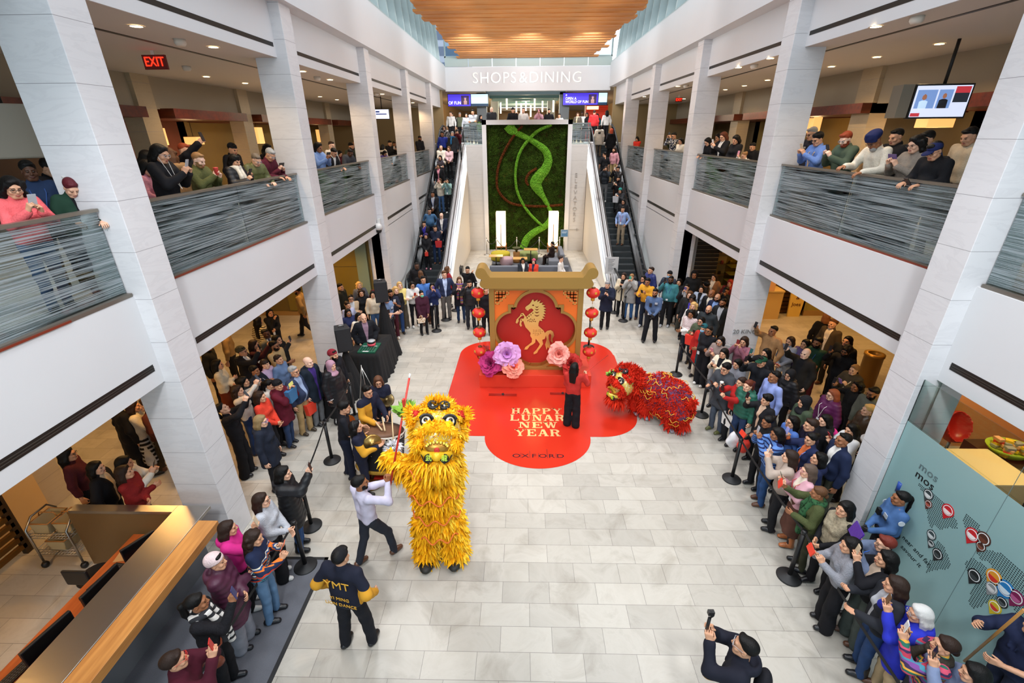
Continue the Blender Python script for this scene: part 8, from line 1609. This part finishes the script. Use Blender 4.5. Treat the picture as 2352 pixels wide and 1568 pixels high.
# cleaner's pole
pole(ony(2215, 1518, 3.6), ony(2352, 1400, 3.15), .014, 'long wooden window cleaning pole at the right edge', False, 'a8783c')
tag(MB().tube([ony(2062, 1128, 5.32), ony(2070, 1108, 5.32)], .035, 10).build('spray_bottle', mat('bottle_blue', '2a4a9a', .4)), 'dark blue bottle cap end leaning behind the woman guard', 'bottle')
b = MB()
for u, v, c, lab in ((1682, 1018, 'd8d8dc', 'white plastic shopping bag held low by the second belt post'), (1706, 1030, 'd83a2c', 'red shopping bag by the belt post in the right crowd')):
    p = onz(u, v, .35); s = SD(); s.ell((0, 0, .14), (.13, .09, .17), 0).cap((0, 0, .25), (0, 0, .42), .05, .02, .05); V, F = s.mesh(.02, fold(random.Random(u), .012)); tag(link('shopping_bag', mesh_np('shopping_bag', V, F, [mat('bag_'+c, c, .5)]), None, (p[0], p[1], .28)), lab, 'bag')
p = onz(640, 945, .8); s = SD(); s.ell((0, 0, 0), (.16, .14, .26), 0).ell((.12, .05, -.1), (.1, .1, .2), .06); V, F = s.mesh(.022, fold(random.Random(4), .014)); tag(link('folded_coat', mesh_np('folded_coat', V, F, [fabric('2e3036')]), None, (p[0], p[1], .8)), 'dark coat draped over the arm of the vermilion sweater woman', 'coat')
# ================================================================ DANCING LIONS
def lion(root, furc, fur2, headM, cols, hs):
    """head built around its own centre: +y is where the face looks"""
    hd = link('head', None, root); hd.matrix_local = headM; hd.empty_display_size = .1; hd.scale = (hs,)*3
    FURM = mat('fur_'+furc, furc, .8, spec=.2, noise=.3, nscale=6); FUR2 = mat('fur_'+fur2, fur2, .8, spec=.2)
    gm, N, L, b = nodes('lion_face_'+furc); v = xyz(N, L); w = N.new('ShaderNodeTexWave'); w.wave_type = 'RINGS'; w.inputs['Scale'].default_value = 5.5; w.inputs['Distortion'].default_value = 9; w.inputs['Detail'].default_value = 2; w.inputs['Detail Scale'].default_value = 2.5; L.new(v, w.inputs['Vector'])
    r = ramp(N, [(.2, cols[0]), (.42, cols[1]), (.5, cols[2]), (.62, 'f4ead0'), (.85, cols[0])]); L.new(w.outputs['Fac'], r.inputs[0]); L.new(r.outputs[0], b.inputs['Base Color']); b.inputs['Roughness'].default_value = .3; b.inputs['Metallic'].default_value = .25
    def part(nm, sd, vox, m, par=hd): V, F = sd.mesh(vox); return link(nm, mesh_np(nm, V, F, [m]), par)
    def furpart(nm, sd, n, ln, wd, droop=.5, seed=1, spread=.5, mask=None, m=FURM, par=hd):
        V, F = sd.mesh(.03); o = link(nm, mesh_np(nm, V, F, [m]), par); fv, ff = fur(V, F, n, ln, wd, droop, seed, mask, spread); k = link('fur', mesh_np('fur', fv, ff, [m, FUR2], np.repeat((np.random.RandomState(seed).rand(n) < .22)[None, :], 3, 0).ravel().astype(int)), o); return o
    part('face', SD().ell((0, .12, .01), (.315, .285, .315), 0).ell((0, .27, -.05), (.19, .14, .12), .06).ell((0, .30, -.20), (.17, .10, .07), .05), .014, gm)
    furpart('mane', SD().ell((0, -.13, .04), (.37, .27, .36), 0).ell((0, .05, .33), (.22, .15, .09), .06), 1700, .11, .016, .3, 2, .5)
    furpart('nose_roll', SD().chain([(-.25, .30, -.02), (-.1, .40, .07), (.1, .40, .07), (.25, .30, -.02)], [.05, .075, .075, .05], .03), 620, .05, .011, .3, 3)
    furpart('brow_roll', SD().chain([(-.30, .18, .17), (-.15, .25, .27), (0, .26, .22), (.15, .25, .27), (.30, .18, .17)], [.035, .042, .035, .042, .035], .03), 420, .045, .010, .1, 4)
    for x in (-1, 1):
        furpart('cheek_roll', SD().ell((x*.24, .28, -.14), (.08, .09, .08), 0), 280, .06, .011, .4, 5+x); furpart('ear', SD().ell((x*.36, -.02, .22), (.09, .06, .13), 0), 260, .085, .012, .1, 8+x)
        e = MB(); e.cur = 0; e.lathe([(0, -.012), (.085, -.012), (.085, .012), (0, .02)], n=22); e.cur = 1; e.lathe([(0, .013), (.062, .014), (.05, .03), (0, .042)], n=20); e.cur = 2; e.lathe([(0, .035), (.03, .036), (.022, .052), (0, .056)], n=16)
        o = e.build('eye', [M_BLACK, mat('lion_eye', 'f2ead2', .25), M_BLACK], hd, (x*.155, .335, .15)); o.rotation_euler = (radians(-90+25), 0, radians(-x*16)); e2 = MB().tube([(x*.155+.088*cos(t), .36, .165+.07*sin(t)) for t in [.2+2.8*i/8 for i in range(9)]], .017, 6).build('eyebrow', M_BLACK, hd)
        g = MB(); g.cur = 0; g.lathe([(.0, -.02), (.07, -.02), (.075, .02), (.055, .03), (.052, .01)], n=22); g.cur = 1; g.lathe([(0, .012), (.052, .012), (0, .02)], n=20); o = g.build('mirror', [M_BLACK, mat('mirror_glass', 'c8ccd2', .08, 1.)], hd, (x*.078, .215, .36)); o.rotation_euler = (radians(-52), 0, 0)
        furpart('pompom', SD().ell((x*.30, .16, .24), (.055,)*3, 0), 120, .04, .008, 0, 12+x, m=mat('pompom_red', 'c8281c', .8) if furc[0] == 'f' else FURM)
        MB().lathe([(0, -.01), (.058, -.01), (.058, .01), (0, .012)], n=20).build('badge_disc', M_BLACK, hd, (x*.10, .405, -.325)).rotation_euler = (radians(-80), 0, radians(-x*10)); t = text_obj('badge_letter', '\u6b66' if x > 0 else '\u9f8d', .085, mat('badge_green', 'c8e83a', .5), .004, hd, (x*.10, .421, -.325), (radians(95), 0, pi+radians(-x*10)))
        MB().tube([(x*.06, .40, -.31), (x*.1, .42, -.39), (x*.16, .38, -.36), (x*.2, .33, -.28)], .008, 5).build('chin_line', M_BLACK, hd)
    furpart('crest', SD().ell((0, .02, .36), (.17, .2, .08), 0), 420, .10, .013, -.2, 15)
    part('mouth', SD().ell((0, .355, -.19), (.155, .07, .085), 0), .012, mat('mouth_gold', 'a8782a', .35, .6)); tt = MB()
    for k in range(9): a = pi*(k+.5)/9; tt.obox((.135*cos(a), .41, -.175+.055*sin(a)), (.012, .02, .014))
    tt.build('teeth', mat('teeth_gold', 'e8c84a', .3, .4), hd); tg_ = MB().tube([(0, .38, -.21), (0, .44, -.235)], [.05, .03], 10).build('tongue', mat('tongue_red', 'b8281c', .5), hd)
    part('jaw', SD().chain([(-.17, .30, -.27), (0, .40, -.30), (.17, .30, -.27)], [.05, .06, .05], .03), .014, mat('jaw_yellow', cols[0], .4, .2)); furpart('beard', SD().ell((0, .22, -.40), (.22, .14, .07), 0), 420, .15, .014, .9, 17)
    return FURM, FUR2, furpart, part
# ---- yellow lion, standing tall
ly = empty('lion_costume', (-1.27, 5.32, 0), 'tall yellow furry dancing lion standing upright with one paw out', 'lion costume')
HM = Matrix.Translation((.10, -.06, 2.52)) @ Matrix.Rotation(radians(-167), 4, 'Z') @ Matrix.Rotation(radians(34), 4, 'X') @ Matrix.Rotation(radians(-8), 4, 'Y')
FM, F2, furp, prt = lion(ly, 'ffba14', 'ffd23c', HM, ('e2b21c', 'c8621c', '2a6a3a'), 1.0)
furp('body', SD().chain([(0, 0, .85), (0, .02, 1.5), (.03, .02, 2.1)], [.25, .31, .31], .1).ell((0, .05, 1.75), (.37, .33, .38), .1), 3600, .125, .021, .75, 21, .85, None, FM, ly)
furp('paw', SD().chain([(-.28, .12, 1.75), (-.58, .32, 1.62), (-.82, .5, 1.62)], [.16, .13, .11], .05), 620, .14, .018, 1.0, 22, .5, None, FM, ly)
for x, y in ((-.22, -.03), (.20, .02)):
    furp('leg', SD().chain([(x*.8, y, .85), (x, y, .5), (x*1.05, y-.02, .16)], [.20, .165, .165], .05), 950, .115, .02, .7, 23+int(x*10), .5, None, FM, ly); prt('foot', SD().ell((x*1.05, y-.12, .07), (.12, .20, .07), 0), .016, mat('paw_black', '1c1a14', .6), ly)
for k, z in enumerate((.75, 1.15, 1.55, 1.95)):
    MB().tube([((.40-.03*abs(k-2))*sin(t), -.02-(.40-.03*abs(k-2))*cos(t), z+.055*sin(t*9+k)) for t in [-1.3+2.6*i/40 for i in range(41)]], .012, 5).build('trim_ribbon', mat('trim_orange', 'e8742a', .6), ly)
# ---- red lion, crouching
lr = empty('lion_costume', (3.05, 9.45, 0), 'crouching red furry dancing lion with purple sequin patches and yellow trim', 'lion costume')
c = Vector(ony(1441, 880, 9.72))-Vector(lr.location)
HM = Matrix.Translation(c) @ Matrix.Rotation(radians(112), 4, 'Z') @ Matrix.Rotation(radians(10), 4, 'X')
FM, F2, furp, prt = lion(lr, 'c8240e', 'de3418', HM, ('d8c04a', 'c8301c', '2a2a6a'), 1.0)
SEQ = mat('purple_sequin', '7d5b86', .35, .25, bump=1., bscale=160)
body = SD().chain([(-.02, .10, .82), (.16, -.04, .86), (.42, -.33, .80), (.52, -.48, .60)], [.24, .31, .34, .33], .1).chain([(-.1, .14, .6), (.15, -.05, .55), (.5, -.45, .45)], [.24, .28, .31], .1)
V, F = body.mesh(.03); bo = link('body', mesh_np('body', V, F, [SEQ]), lr)
def wave(c): return ((np.sin(c[:, 0]*13+c[:, 1]*9+3*np.sin(c[:, 2]*7))+np.sin(c[:, 2]*15+c[:, 0]*6)) > -1.05).astype(float)+.02
fv, ff = fur(V, F, 9000, .08, .0095, .3, 31, wave, .75); link('fur', mesh_np('fur', fv, ff, [FM, F2], np.repeat((np.random.RandomState(3).rand(9000) < .25)[None, :], 3, 0).ravel().astype(int)), bo)
Nn = normals(V, F); R = np.random.RandomState(8)
for k in range(60):
    i = R.randint(len(V)); p = V[i]+Nn[i]*.085
    if Nn[i][1] > .5: continue
    t1 = unit(np.cross(Nn[i], (0, 0, 1.)+R.randn(3)*.3)); t2 = np.cross(Nn[i], t1); MB().tube([p+t1*(s-.5)*.22+t2*.035*sin(s*9+k)-Nn[i]*.10*(s-.5)**2*2 for s in np.linspace(0, 1, 16)], .006, 5).build('trim_ribbon', mat('trim_yellow', 'e8b83a', .5), lr)
for x, y in ((.38, -.52), (.62, -.60), (-.28, .18), (-.08, -.02)):
    furp('leg', SD().cap((x, y+.05, .5), (x, y, .2), .17, .15), 230, .10, .016, .8, 41+int(x*20), .5, None, FM, lr); prt('shoe', SD().cap((x, y+.04, .055), (x+.02, y-.13, .05), .055, .045), .014, mat('lion_shoe', '9a9ca6', .5), lr)
furp('tail', SD().chain([(.62, -.7, .75), (.72, -.82, .95)], [.07, .05], .02), 160, .1, .014, .2, 50, .5, None, FM, lr)
